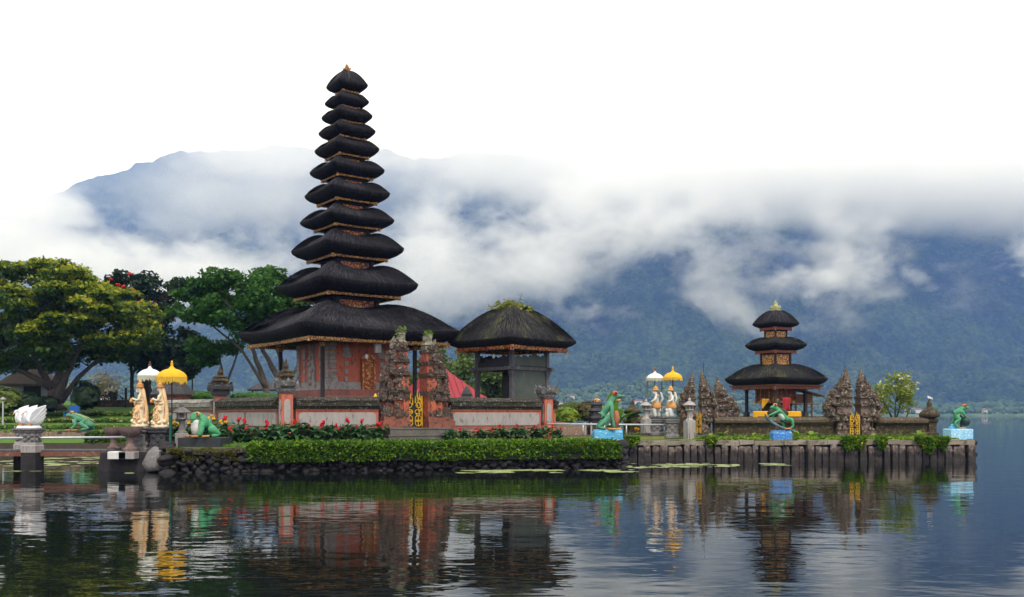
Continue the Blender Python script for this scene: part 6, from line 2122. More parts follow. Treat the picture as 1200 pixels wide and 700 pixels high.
m = MB(); m.ball((.22, 0, .06), (.22, .22, .12), 8, 6); m.ball((.26, 0, .17), (.12, .14, .09), 8, 6); m.build("blue_rock", BLUE_WAVE, r, smooth=True, jitter=.04, jscale=4)
# ------------------------------------------------------------------ trees
BARK = weathered("tree_bark", (0.10, 0.08, 0.065), (0.05, 0.04, 0.032), (0.20, 0.18, 0.15), scale=2.5, stretch=(2, 2, 0.5), bump=0.8, bump_scale=9, bump_dist=0.05, third_lo=0.62)
BARK_DARK = weathered("dark_bark", (0.045, 0.036, 0.03), (0.025, 0.02, 0.017), scale=2.5, stretch=(2, 2, 0.5), bump=0.8, bump_scale=9)


def in_poly(x, y, poly):
    c = False
    n = len(poly)
    for i in range(n):
        x0, y0 = poly[i]; x1, y1 = poly[(i + 1) % n]
        if (y0 > y) != (y1 > y) and x < (x1 - x0) * (y - y0) / (y1 - y0) + x0: c = not c
    return c


def tree(name, label, cat, base_px, Y, base_z, outline, trunks, n_clump, per, leaf, mat, clump=(1.3, 0.55), seed=0, depth=None, bark=BARK, extra=None, group=None, limb_r=0.11, edge=0.0, droop=0.0, hollow=0.35, flowers=0):
    """outline: crown silhouette (px, py) seen at distance Y; trunks: polylines of (px, py, dY, radius)"""
    g = np.random.default_rng(seed)
    rnd = random.Random(seed)
    k = Y / F
    bx_ = (base_px - 600) * k
    root = empty(name, (bx_, Y, base_z), 0, label, cat, group)
    cx = sum(p[0] for p in outline) / len(outline); cy = sum(p[1] for p in outline) / len(outline)
    wx = (max(p[0] for p in outline) - min(p[0] for p in outline)) / 2 * k
    depth = depth or wx
    org = np.array([bx_, Y, base_z])

    def W(px, py, dy=0.0):
        return np.array([(px - 600) * k, Y + dy, CAMZ + (HZ - py) * k]) - org
    x0, x1 = min(p[0] for p in outline), max(p[0] for p in outline)
    y0, y1 = min(p[1] for p in outline), max(p[1] for p in outline)
    cents = []
    tries = 0
    while len(cents) < n_clump and tries < 20000:
        tries += 1
        px, py = rnd.uniform(x0, x1), rnd.uniform(y0, y1)
        if not in_poly(px, py, outline): continue
        # how far from the middle: thinner towards the rim
        rr = min(1.0, math.hypot((px - cx) / ((x1 - x0) / 2), (py - cy) / ((y1 - y0) / 2)))
        dmax = depth * math.sqrt(max(0.04, 1 - rr * rr))
        dy = dmax * rnd.choice((-1, 1)) * (hollow + (1 - hollow) * rnd.random())
        cents.append((px, py, dy))
    # branches
    mb = MB()
    tips = []
    for tr in trunks:
        pts = [Vector(W(a, b, d)) for a, b, d, r_ in tr]
        rad = [r_ for *_, r_ in tr]
        # wander
        P2, R2 = [], []
        for i in range(len(pts) - 1):
            for t in (0, .33, .66):
                p = pts[i].lerp(pts[i + 1], t)
                P2.append(p + Vector((rnd.gauss(0, 1), rnd.gauss(0, 1), 0)) * rad[i] * (.25 if (i or t) else 0)); R2.append(rad[i] + (rad[i + 1] - rad[i]) * t)
        P2.append(pts[-1]); R2.append(rad[-1])
        if tr[0][1] > 440: R2[0] *= 1.5
        mb.tube(P2, R2, 8)
        tips += [(P2[i], R2[i]) for i in range(len(P2) // 2, len(P2))]
    for i, (px, py, dy) in enumerate(cents):
        if i % 2: continue
        c = Vector(W(px, py, dy))
        p, r_ = min(tips, key=lambda q: (q[0] - c).length + max(0, q[0].z - c.z) * 2)
        mid = p.lerp(c, .5) + Vector((rnd.gauss(0, .2), rnd.gauss(0, .2), -0.15 * (c - p).length * .5))
        a = min(limb_r, r_ * .7)
        mb.tube([p, p.lerp(mid, .5) + Vector((0, 0, -.05)), mid, c], [a, a * .7, a * .5, a * .15], 5, False)
    mb.build("trunk", bark, root, smooth=True)
    # foliage
    C = []
    for (px, py, dy) in cents:
        s = rnd.uniform(.6, 1.35)
        n = int(per * s * s)
        d = g.normal(size=(n, 3))
        d /= np.linalg.norm(d, axis=1)[:, None]
        d *= (g.random((n, 1)) ** 0.45)
        d *= np.array([clump[0] * s, clump[0] * s, clump[1] * s])
        d[:, 2] -= droop * (d[:, 0] ** 2 + d[:, 1] ** 2)
        C.append(W(px, py, dy) + d)
    C = np.concatenate(C)
    v, q = leaves(C, leaf, seed=seed + 1)
    np_mesh("crown", v, q, mat, root)
    if extra:
        for nm, m, cnt, sz, test in extra:
            idx = [i for i, c in enumerate(cents) if test(c)]
            E = []
            for _ in range(cnt):
                px, py, dy = cents[rnd.choice(idx)]
                d = g.normal(size=3); d /= np.linalg.norm(d)
                d = d * np.array([clump[0], clump[0], clump[1]]) * rnd.uniform(.75, 1.1)
                d[2] = abs(d[2]) * rnd.uniform(.3, 1.2)
                E.append(W(px, py, dy) + d)
            v, q = leaves(np.array(E), sz, seed=seed + 7)
            np_mesh(nm, v, q, m, root)
    top = sorted([c for c in cents if c[2] < 0], key=lambda c: c[1])[:max(1, flowers * 2)]
    for q in rnd.sample(top, min(flowers, len(top))) if flowers else ():
        c = W(*q) + np.array([rnd.uniform(-.6, .6), -clump[0] * .9, rnd.uniform(.1, .7)])
        m = MB()
        for _ in range(6): m.ball((c[0] + rnd.uniform(-.14, .14), c[1] + rnd.uniform(-.14, .14), c[2] + rnd.uniform(-.1, .12)), rnd.uniform(.08, .14), 6, 5)
        m.build("flower", RED_FL, root, smooth=True)
    return root


DEEP = leaf_mat("deep_green_leaf", [(0.018, 0.042, 0.012), (0.05, 0.10, 0.016), (0.10, 0.17, 0.024)], noise_scale=0.5)
PAINTED_SUN = leaf_mat("painted_sunlit_leaf", [(0.14, 0.20, 0.014), (0.27, 0.31, 0.02), (0.40, 0.38, 0.03)], noise_scale=0.5)  # yellower leaf colour standing in for sunlight on the crown
DARKEST = leaf_mat("dark_blueish_leaf", [(0.008, 0.02, 0.010), (0.018, 0.04, 0.016), (0.035, 0.06, 0.02)], noise_scale=0.5)
FRESH = leaf_mat("fresh_green_leaf", [(0.022, 0.07, 0.014), (0.05, 0.135, 0.02), (0.09, 0.20, 0.03)], noise_scale=0.5)
RED_FL = leaf_mat("scarlet_petal", [(0.55, 0.02, 0.01), (0.75, 0.05, 0.02)], noise_scale=1)
OLIVE = leaf_mat("olive_leaf", [(0.06, 0.09, 0.02), (0.13, 0.17, 0.035), (0.24, 0.28, 0.06)], noise_scale=0.6)
LIME = leaf_mat("lime_leaf", [(0.09, 0.17, 0.015), (0.18, 0.28, 0.02), (0.30, 0.36, 0.04)], noise_scale=0.8)
CONIF = leaf_mat("grey_green_leaf", [(0.06, 0.11, 0.03), (0.13, 0.20, 0.05), (0.24, 0.30, 0.08)], noise_scale=0.8)
gy = lambda Y: garden_z(0, Y)

tree("spreading_tree", "huge spreading tree with leaves coloured sunlit yellow at the far left of the garden", "tree", 67, 82, gy(82) - .1,
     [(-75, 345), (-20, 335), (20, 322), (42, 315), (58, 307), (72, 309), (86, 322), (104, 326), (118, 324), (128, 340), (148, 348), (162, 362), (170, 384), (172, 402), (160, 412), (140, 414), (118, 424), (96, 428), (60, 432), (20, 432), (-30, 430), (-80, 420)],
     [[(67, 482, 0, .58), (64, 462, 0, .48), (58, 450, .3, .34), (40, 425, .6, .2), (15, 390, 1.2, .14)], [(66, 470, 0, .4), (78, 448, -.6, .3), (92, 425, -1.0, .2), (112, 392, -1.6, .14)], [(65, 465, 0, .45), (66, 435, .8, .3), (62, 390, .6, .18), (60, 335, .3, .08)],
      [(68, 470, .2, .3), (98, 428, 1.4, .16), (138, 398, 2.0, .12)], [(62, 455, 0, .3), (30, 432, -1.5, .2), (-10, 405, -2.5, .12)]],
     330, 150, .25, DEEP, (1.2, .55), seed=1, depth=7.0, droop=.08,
     extra=[("painted_sunlit_leaves", PAINTED_SUN, 17000, .22, lambda c: (c[0] - 20) * .5 - (c[1] - 365) * .8 + (c[2] < 0) * 25 > random.Random(int(c[0] * 31 + c[1])).uniform(-15, 60))])  # sunlight on the crown's top and right put into the leaf colour
tree("tulip_tree", "dark leafy tree with scattered scarlet flowers behind the spreading tree", "tree", 172, 94, gy(94) - .1,
     [(122, 336), (140, 322), (165, 318), (186, 326), (202, 328), (218, 334), (214, 352), (206, 372), (220, 384), (236, 400), (232, 424), (216, 434), (200, 425), (184, 436), (160, 428), (146, 405), (150, 380), (134, 360)],
     [[(172, 476, 0, .55), (174, 440, 0, .42), (176, 400, .3, .3), (180, 350, .3, .12)], [(155, 476, -.5, .22), (157, 440, -.5, .18), (150, 390, -.3, .10)], [(203, 476, .5, .3), (204, 440, .5, .25), (208, 400, .6, .14)], [(174, 430, 0, .2), (192, 395, -.8, .14), (200, 345, -1, .06)]],
     105, 140, .30, DARKEST, (1.2, .65), seed=2, depth=4.5, bark=BARK_DARK,
     flowers=17)
tree("slender_tree", "slender small tree with bare stems left of the pagoda wall pillar", "tree", 261, 80, LAWN_Z,
     [(222, 402), (232, 392), (246, 398), (262, 404), (278, 396), (272, 412), (256, 424), (240, 424), (226, 418)],
     [[(262, 470, 0, .16), (262, 448, 0, .13), (258, 424, 0, .09), (255, 398, 0, .05)], [(262, 462, .2, .12), (268, 440, .2, .08), (280, 404, .3, .05)], [(264, 455, -.2, .1), (275, 430, -.3, .06), (284, 400, -.3, .03)]],
     22, 110, .26, FRESH, (.7, .45), seed=3, depth=1.5)
tree("round_crowned_tree", "fresh green broad tree with many bare limbs just left of the tall pagoda", "tree", 333, 78, LAWN_Z,
     [(205, 362), (213, 350), (226, 336), (242, 324), (262, 322), (284, 326), (302, 320), (318, 318), (334, 325), (352, 330), (372, 340), (366, 362), (348, 378), (322, 376), (306, 386), (288, 396), (268, 388), (250, 390), (238, 380), (222, 384), (208, 378)],
     [[(318, 472, 0, .30), (306, 440, 0, .24), (298, 414, 0, .17), (280, 380, .3, .10), (262, 350, .4, .05)], [(330, 472, .3, .34), (324, 440, .3, .26), (306, 410, .6, .16), (290, 380, .8, .10)], [(340, 472, 0, .30), (336, 440, 0, .24), (322, 400, -.4, .14), (308, 360, -.5, .07)], [(346, 474, .5, .24), (352, 440, .5, .18), (345, 400, .5, .12), (335, 350, .4, .06)], [(312, 455, 0, .16), (285, 410, -.5, .1), (240, 372, -1, .05)], [(336, 450, .2, .15), (360, 410, .2, .1), (372, 372, .2, .05)]],
     165, 120, .24, FRESH, (.85, .5), seed=4, depth=4.0)
tree("sapling", "small dark sapling between the goddesses' umbrellas and the slender tree", "tree", 225, 84, gy(84),
     [(212, 404), (228, 400), (240, 408), (238, 432), (228, 444), (214, 438)],
     [[(224, 474, 0, .08), (225, 445, 0, .06), (227, 410, 0, .03)]], 12, 90, .28, DARKEST, (.7, .5), seed=5, depth=1.2, bark=BARK_DARK)
# trees seen between and behind the temple buildings
tree("feathery_tree", "tall grey green feathery tree behind the red roof", "tree", 545, 92, LAWN_Z,
     [(528, 440), (532, 415), (538, 402), (550, 404), (556, 424), (560, 446), (556, 468), (534, 466)],
     [[(545, 480, 0, .16), (544, 440, 0, .1), (546, 408, 0, .03)]], 26, 110, .26, CONIF, (.8, .9), seed=6, depth=1.6)
tree("background_tree", "bushy olive tree seen through the split gate", "tree", 508, 98, LAWN_Z,
     [(486, 440), (492, 415), (505, 405), (520, 410), (528, 428), (520, 450), (500, 455)], [[(508, 480, 0, .2), (507, 440, 0, .1)]], 22, 120, .28, OLIVE, (.95, .8), seed=7, depth=2)
tree("background_tree", "dark green tree seen under the two storey pavilion", "tree", 580, 96, LAWN_Z,
     [(558, 446), (566, 432), (582, 434), (592, 450), (594, 470), (562, 470)], [[(578, 480, 0, .2), (577, 450, 0, .1)]], 24, 120, .28, CONIF, (.95, .8), seed=8, depth=2)
tree("background_tree", "low bright tree left of the red roof behind the wall", "tree", 484, 90, LAWN_Z,
     [(474, 468), (480, 446), (494, 442), (500, 460), (496, 474)], [[(486, 482, 0, .12), (486, 460, 0, .06)]], 12, 110, .25, OLIVE, (.8, .7), seed=9, depth=1.4)
FRANGI = leaf_mat("frangipani_leaf", [(0.10, 0.15, 0.02), (0.22, 0.29, 0.035), (0.40, 0.44, 0.07)], trans=.45, noise_scale=1.2)
tree("frangipani_tree", "yellow green flowering tree beside the twin brown gate towers", "tree", 1047, 60, RI_Z,
     [(1024, 462), (1028, 452), (1036, 446), (1048, 442), (1060, 440), (1070, 446), (1070, 462), (1066, 476), (1050, 482), (1034, 484), (1026, 476)],
     [[(1050, 512, 0, .10), (1047, 494, 0, .08), (1036, 470, 0, .04)], [(1050, 500, 0, .07), (1054, 480, .1, .05), (1062, 458, .1, .03)], [(1048, 500, 0, .07), (1048, 470, -.2, .04)], [(1056, 505, 0, .05), (1064, 485, 0, .04), (1068, 465, 0, .02)]],
     60, 46, .11, FRANGI, (.42, .34), seed=10, depth=1.1, limb_r=.04,
     extra=[("blossoms", leaf_mat("pale_blossom", [(0.6, 0.55, 0.25), (0.75, 0.70, 0.45)]), 120, .13, lambda c: c[1] < 466)])


def bush(label, px, py_base, Y, wpx, hpx, mat, n, leaf, seed, base_z=None, cat="bush", name="bush", flowers=None):
    k = Y / F
    p = at(px, py_base, Y)
    if base_z is not None: p.z = base_z
    r = empty(name, p, 0, label, cat)
    g = np.random.default_rng(seed)
    d = g.normal(size=(n, 3)); d /= np.linalg.norm(d, axis=1)[:, None]
    d *= g.random((n, 1)) ** .35
    lump = np.array([1 + .28 * mnoise.noise(Vector(tuple(q * 2.2)) + Vector((seed, 0, 0))) for q in d])[:, None]
    d = d * lump * np.array([wpx * k / 2, min(wpx * k / 2, 2.0), hpx * k / 2])
    d[:, 2] += hpx * k / 2
    v, q = leaves(d, leaf, seed=seed)
    np_mesh("foliage", v, q, mat, r)
    m = MB()
    for a in range(5): m.tube([(0, 0, 0), (math.cos(a * 1.3) * wpx * k * .1, math.sin(a * 1.3) * .2, hpx * k * .3), (math.cos(a * 1.3) * wpx * k * .25, math.sin(a * 1.3) * .4, hpx * k * .65)], [.05, .035, .015], 5)
    m.build("stems", BARK_DARK, r)
    if flowers:
        fm, cnt, sz = flowers
        idx = g.choice(n, cnt, replace=False)
        v, q = leaves(d[idx] * 1.04, sz, seed=seed + 3)
        np_mesh("flowers", v, q, fm, r)
    return r


bush("dark clipped round bush beside the spreading tree's trunk", 101, 480, 78, 32, 34, DARKEST, 2600, .26, 40)
bush("dark shrub below the thatched garden hut", 32, 483, 76, 36, 24, DARKEST, 2000, .26, 41)
bush("olive shrub at the far left of the garden by the lamp post", 4, 484, 75, 44, 32, OLIVE, 2200, .26, 42)
bush("dark shrub between the hut and the spreading tree's trunk", 56, 482, 78, 22, 18, DARKEST, 1200, .26, 43)
bush("low green bush behind the wall left of the slender tree", 232, 470, 76, 44, 12, FRESH, 1400, .22, 44)
bush("low green bush behind the wall under the broad tree", 300, 470, 74, 62, 10, FRESH, 1500, .22, 45)
bush("dark rounded bush behind the garden right of the pavilion pillar", 672, 494, 64, 42, 24, OLIVE, 2200, .2, 46)
bush("lime green leafy bush beside the pavilion's corner pillar", 661, 496, 60, 36, 20, LIME, 900, .26, 47, flowers=(leaf_mat("yellow_petal", [(0.75, 0.40, 0.02), (0.85, 0.55, 0.04)]), 25, .2))
bush("brown green clipped dome bush before the small dark shrine", 690, 494, 62, 30, 24, weathered and leaf_mat("rusty_leaf", [(0.06, 0.055, 0.02), (0.12, 0.10, 0.03), (0.16, 0.15, 0.04)]), 1900, .17, 48)
bush("pale feathery bush with orange tips beyond the garden beside the spreading tree", 122, 476, 100, 44, 46, leaf_mat("pale_tip_leaf", [(0.10, 0.12, 0.06), (0.25, 0.22, 0.12), (0.40, 0.28, 0.18)]), 420, .28, 49)

# clipped hedge blocks in the left garden
def hedge_block(label, p, q, w, z0, z1, mat, dens, leaf, seed, flowers=None, name="clipped_hedge", ragged=0.07, overhang=0.0):
    """hedge along p->q (world), w deep"""
    d = q - p
    Ln = d.length
    a = math.atan2(d.y, d.x)
    r = empty(name, ((p.x + q.x) / 2, (p.y + q.y) / 2, z0), a, label, "hedge")
    h = z1 - z0
    m = MB(); m.rect([(Ln / 2 - .06, w / 2 - .06, 0), (Ln / 2 - .06, w / 2 - .06, h - .07)]); m.build("twigs", HEDGE_CORE, r, jitter=.04, jscale=3)
    g = np.random.default_rng(seed)
    faces = [(Ln * h, 'f'), (Ln * h, 'b'), (Ln * w, 't'), (w * h, 'l'), (w * h, 'r')]
    P = []
    for A_, kind in faces:
        n = int(A_ * dens * (.4 if kind == 'b' else 1))
        u = g.random(n); v = g.random(n)
        off = g.normal(0, ragged, n)
        if kind in 'fb':
            s = -1 if kind == 'f' else 1
            P.append(np.stack([(u - .5) * Ln, s * (w / 2 + off), v * h], 1))
        elif kind == 't':
            P.append(np.stack([(u - .5) * Ln, (v - .5) * w, h + off], 1))
        else:
            s = -1 if kind == 'l' else 1
            P.append(np.stack([s * (Ln / 2 + off), (u - .5) * w, v * h], 1))
    P = np.concatenate(P)
    # uneven growth
    nz = np.array([mnoise.noise(Vector((float(x) * 1.1 + seed, float(y) * 1.1, float(z) * 1.6))) for x, y, z in P])
    P[:, 2] += .06 * nz
    P[:, 1] -= .10 * nz * (P[:, 1] < 0)
    if overhang:
        low = (P[:, 1] < -w / 2 + .1) & (P[:, 2] < h * .45)
        P = P[~(low & (g.random(len(P)) < np.clip(.48 + nz * 1.4, 0, 1)))]
    v, q_ = leaves(P, leaf, seed=seed, flat=.2)
    np_mesh("foliage", v, q_, mat, r)
    if flowers:
        fm, cnt, sz = flowers
        idx = g.choice(len(P), min(cnt, len(P)), replace=False)
        pp = P[idx].copy(); pp[:, 1] -= .04
        v, q_ = leaves(pp, sz, seed=seed + 3, aspect=1.0)
        np_mesh("flowers", v, q_, fm, r)
    return r


HEDGE_CORE = weathered("hedge_core", (0.018, 0.025, 0.010), (0.010, 0.014, 0.006), scale=4, bump=.8, bump_scale=14)
HEDGE = leaf_mat("hedge_leaf", [(0.03, 0.06, 0.006), (0.055, 0.135, 0.006), (0.10, 0.21, 0.010), (0.22, 0.36, 0.02)], noise_scale=0.9, clump=0.35)
HEDGE_DK = leaf_mat("hedge_leaf_dark", [(0.02, 0.055, 0.010), (0.045, 0.11, 0.014), (0.09, 0.17, 0.02)], noise_scale=0.9, clump=0.35)
YEL = leaf_mat("yellow_petal", [(0.75, 0.40, 0.02), (0.85, 0.55, 0.04)])
hp = P_(0.165) + Vector((0.12, -0.02, 0)); hq = P_(1.0) + Vector((-.1, -0.10, 0))
hedge_block("long clipped green hedge with tiny yellow flowers along the island's front edge", hp, hq, .95, .46, 1.20, HEDGE, 760, .08, 61, (YEL, 420, .055), overhang=1)
h0 = at(69, 520, 52); h1 = at(104, 520, 52)
hedge_block("dark clipped hedge block behind the left bridge, below the dull green frog", Vector((h0.x, 58.6, 0)), Vector((at(104, 520, 58.6).x, 58.6, 0)), 1.0, .70, 1.28, HEDGE_DK, 420, .11, 62, (YEL, 30, .08))
hedge_block("lighter clipped hedge block behind the left bridge, nearer the stone bowls", Vector((at(106, 520, 58.6).x, 58.7, 0)), Vector((at(152, 520, 58.6).x, 58.7, 0)), 1.0, .70, 1.26, HEDGE, 420, .11, 63, (YEL, 60, .08))
cb = CORNER_BANK
P__ = []
gq = np.random.default_rng(5)
for _ in range(2600):
    t = gq.random() * 3.4 / d_.length
    c = P_(t)
    z = 1.06 - gq.random() ** 2 * .55
    if mnoise.noise(Vector((t * 30, z * 3, 4.0))) < .02: continue
    P__.append((c.x + gq.normal(0, .03), c.y - .30 + gq.normal(0, .05) + (z > 1.0) * gq.random() * .5, z))
v, q = leaves(np.array(P__), .07, seed=9)
np_mesh("moss", v, q, leaf_mat("yellow_moss", [(0.05, 0.055, 0.006), (0.12, 0.12, 0.01), (0.20, 0.18, 0.015)]), cb)
# hanging creepers over the pile wall
def creeper(label, px0, px1, drop, seed, dens=900):
    x0, x1 = pxm(px0 - 600, RI_Y), pxm(px1 - 600, RI_Y)
    r = empty("hanging_creeper", ((x0 + x1) / 2, RI_Y - .15, RI_Z), 0, label, "creeper")
    g = np.random.default_rng(seed)
    n = int((x1 - x0) * dens)
    u = g.random(n); t = g.random(n) ** 1.3
    dl = np.array([drop * (.65 + .55 * mnoise.noise(Vector((float(a) * (x1 - x0) * 2.2, seed, 0)))) * (1 - abs(2 * a - 1) ** 3) for a in u])
    P = np.stack([(u - .5) * (x1 - x0), -.10 - .16 * np.sin(t * 2.4) + g.normal(0, .05, n), .18 - t * (dl + .18)], 1)
    v, q = leaves(P, .13, seed=seed)
    np_mesh("foliage", v, q, HEDGE, r)
    idx = g.choice(n, 40, replace=False)
    v, q = leaves(P[idx] - np.array([0, .05, 0]), .08, seed=seed, aspect=1)
    np_mesh("flowers", v, q, YEL, r)


creeper("thick green creeper hanging over the pile wall below the gilded door", 984, 1012, .85, 71)
creeper("narrow green creeper hanging over the pile wall right of the gilded door", 1024, 1036, .75, 72)
creeper("broad green creeper hanging over the pile wall left of the squatting frog", 1070, 1108, .95, 73)
creeper("dark creeper at the left end of the pile wall below the footbridge", 728, 748, .5, 74)
creeper("small creeper hanging over the pile wall below the tall pale lantern", 826, 838, .45, 75)
# ground cover along the islet's edge, grass on the islands
def cover(name, x0, x1, y0, y1, z, n, size, mat, seed, h=.2, dip=None):
    g = np.random.default_rng(seed)
    x = g.uniform(x0, x1, n); y = g.uniform(y0, y1, n)
    hh = np.array([.45 + .55 * mnoise.noise(Vector((float(a) * .8, float(b) * .8, seed))) for a, b in zip(x, y)])
    keep = hh > .28
    edge_y = FRONT_A.y + (x - FRONT_A.x) * (FRONT_B.y - FRONT_A.y) / (FRONT_B.x - FRONT_A.x) + .75
    keep &= (y > edge_y) | (x > 5.2)
    P = np.stack([x, y, z + g.random(n) ** .8 * h * np.clip(hh, .1, 1) * 1.5], 1)[keep]
    v, q = leaves(P, size, seed=seed, aspect=2.2, flat=.1)
    tag(np_mesh(name, v, q, mat), kind="stuff")


cover("ground_cover", 10.5, 24.0, 50.3, 51.2, RI_Z, 2400, .13, LIME, 81, .12)
cover("ground_cover", 10.0, 24.2, 51.4, 55.5, RI_Z, 3500, .15, HEDGE, 82, .12)
cover("grass", -14.0, 4.6, 41.4, 46.0, LAWN_Z, 16000, .12, leaf_mat("grass_blade", [(0.06, 0.14, 0.015), (0.11, 0.22, 0.02), (0.20, 0.30, 0.04)]), 83, .07)
cover("grass", 3.0, 4.9, 44.9, 58, LAWN_Z, 5000, .12, leaf_mat("grass_blade", []), 84, .10)
# broad leaved plants at the foot of the islet wall
def broad_plant(p, s, n, seed, label, name="leafy_plant", mat=None, group=None, lw=.22, upright=.8):
    g = random.Random(seed)
    r = empty(name, p, g.uniform(0, 6), label, "plant", group)
    m = MB()
    for i in range(n):
        a = g.uniform(0, 2 * PI); l = s * g.uniform(.6, 1.1); up = g.uniform(upright - .3, upright + .2)
        d = Vector((math.cos(a), math.sin(a), 0)); sd = Vector((-d.y, d.x, 0))
        pts = []
        K = 6
        for j in range(K + 1):
            t = j / K
            c = d * l * (t * (1.15 - up) + .35 * t * t) + Vector((0, 0, l * (up * t * 1.3 - .55 * t * t * up)))
            w = l * lw * math.sin(PI * min(1, .06 + t * .94)) ** .8
            pts.append((c - sd * w + Vector((0, 0, w * .3)), c, c + sd * w + Vector((0, 0, w * .3))))
        o = len(m.v)
        for tri in pts: m.v.extend([tuple(q) for q in tri])
        for j in range(K):
            for c_ in (0, 1):
                b = o + j * 3 + c_
                m.f.append((b, b + 1, b + 4, b + 3)); m.mi.append(0)
    m.build("leaves", mat or LIME, r, smooth=True)
    return r


for i, px in enumerate((833, 847, 884, 934, 941, 952, 1024, 1078)):
    p = at(px, 512, 52.6 + (i % 3) * .6)
    broad_plant((p.x, p.y, RI_Z), .45 + .2 * (i % 2), 8, 90 + i, "low broad leaved plant growing before the mossy islet wall", group="low plants along the islet wall")
# banana clump behind the upright frog
p = at(717, 500, 57)
broad_plant((p.x, p.y, 1.1), 3.1, 14, 101, "banana plant with big ragged leaves behind the upright frog", "banana_plant", leaf_mat("banana_leaf", [(0.08, 0.18, 0.02), (0.14, 0.28, 0.03), (0.22, 0.36, 0.05)]), lw=.11, upright=.95)
# orange flowers beyond the footbridge
for i, px in enumerate((728, 736, 745, 752)):
    p = at(px, 508, 56); broad_plant((p.x, p.y, 1.15), .42, 10, 110 + i, "small leafy plant in the row behind the footbridge", group="small plants behind the footbridge")
m = MB()
for a in range(9): m.ball((random.uniform(-.12, .12), random.uniform(-.1, .1), random.uniform(.0, .16)), .055, 6, 5)
o = m.build("orange_flower", leaf_mat("orange_petal", [(0.75, 0.30, 0.02), (0.85, 0.42, 0.04)])); p = at(746, 505, 55.8); o.location = p; tag(o, "cluster of orange flowers behind the footbridge rail", "flower")

# ------------------------------------------------------------------ cannas before the temple wall
CANNA = leaf_mat("canna_leaf", [(0.03, 0.085, 0.028), (0.06, 0.145, 0.045), (0.12, 0.22, 0.08)], noise_scale=1.5)
YEL_FL = leaf_mat("yellow_canna_petal", [(0.80, 0.42, 0.01), (0.88, 0.56, 0.03)])
RED_C = leaf_mat("red_canna_petal", [(0.62, 0.012, 0.03), (0.78, 0.03, 0.05)])


def canna_proto(kind, seed):
    g = random.Random(seed)
    r = empty("canna_plant", (0, 0, -50), 0, "x", "plant")
    m = MB(); fl = []
    stems = MB()
    for s_ in range(4):
        bx0, by0 = g.uniform(-.25, .25), g.uniform(-.2, .2)
        hgt = g.uniform(.75, 1.25)
        stems.tube([(bx0, by0, 0), (bx0 + g.uniform(-.05, .05), by0, hgt)], [.025, .015], 5)
        if s_ < 2: fl.append((bx0, by0, hgt + .02))
        for i in range(6):
            a = g.uniform(0, 2 * PI); l = g.uniform(.45, .80); z0 = hgt * (.12 + .12 * i)
            d = Vector((math.cos(a), math.sin(a), 0)); sd = Vector((-d.y, d.x, 0))
            o = len(m.v); K = 5
            for j in range(K + 1):
                t = j / K
                c = Vector((bx0, by0, z0)) + d * l * t + Vector((0, 0, l * (.8 * t - .75 * t * t)))
                w = .17 * math.sin(PI * min(1, .05 + t * .95)) ** .7
                for q in (c - sd * w + Vector((0, 0, w * .35)), c, c + sd * w + Vector((0, 0, w * .35))): m.v.append(tuple(q))
            for j in range(K):
                for c_ in (0, 1):
                    b = o + j * 3 + c_; m.f.append((b, b + 1, b + 4, b + 3)); m.mi.append(0)
    m.build("leaves", CANNA, r, smooth=True)
    stems.build("stems", CANNA, r)
    if kind:
        for (x, y, z) in fl:
            f = MB()
            for k_ in range(6):
                a = k_ * PI / 3 + g.uniform(-.3, .3)
                f.ball((x + .055 * math.cos(a), y + .055 * math.sin(a), z + g.uniform(-.03, .10)), (.045, .045, .06), 6, 5)
            f.build("flower_head", YEL_FL if kind == 'y' else RED_C, r, smooth=True)
    return r


protos = {'r': [canna_proto('r', 1), canna_proto('r', 2)], 'y': [canna_proto('y', 3)], '': [canna_proto('', 4), canna_proto('', 5)]}
used_p = set()
LAB = {('r', 0): "red flowered canna in the long bed left of the split gate", ('y', 0): "yellow flowered canna behind the big squat frog", ('', 0): "canna without flowers in the long bed left of the split gate",
       ('r', 1): "red flowered canna in the bed right of the split gate", ('', 1): "canna without flowers in the bed right of the split gate", ('y', 1): "yellow flowered canna behind the yellow umbrella goddess"}
spots = []
g = random.Random(17)
for px in np.linspace(245, 443, 26):
    kind = 'r' if g.random() < (.8 if px < 300 else .6) else ''
    spots.append((px + g.uniform(-3, 3), kind, 0))
for px in (249, 262, 233): spots.append((px, 'y', 0))
for px in (202, 206, 212, 219): spots.append((px, 'y', 1))
for px in np.linspace(526, 655, 17):
    spots.append((px + g.uniform(-3, 3), 'r' if g.random() < .6 else '', 1))
for i, (px, kind, side) in enumerate(spots):
    pr = protos[kind][i % len(protos[kind])]
    first = (id(pr) not in used_p)
    o = pr if first else copy_tree(pr)
    used_p.add(id(pr))
    # bed runs parallel to the wall, about a metre and a half before it
    u = (px - 600) / F
    if kind == 'y' or px < 330:
        y = 45.0 + g.uniform(-.6, .8); x = u * y
        if kind == 'y' and side == 1: y = 45.5 + g.uniform(0, 1); x = u * y
    else:
        b = W0 + TN * (1.35 + g.uniform(-.35, .45))
        t = (b.x - u * b.y) / (u * TD.y - TD.x)
        x, y = b.x + TD.x * t, b.y + TD.y * t
    o.location = (x, y, LAWN_Z - .02)
    o.rotation_euler = (0, 0, g.uniform(0, 6))
    sc = g.uniform(.75, 1.1) * (1.15 if kind == 'y' else 1) * (.8 if side == 1 and kind != 'y' else 1)
    o.scale = (sc, sc, sc)
    o["label"] = LAB[(kind, side)]; o["category"] = "plant"
    o["group"] = {'r': "red cannas", 'y': "yellow cannas", '': "cannas without flowers"}[kind] + (" left of the gate" if side == 0 and kind != 'y' else " right of the gate" if kind != 'y' else (" by the frog" if side == 0 else " by the umbrella"))
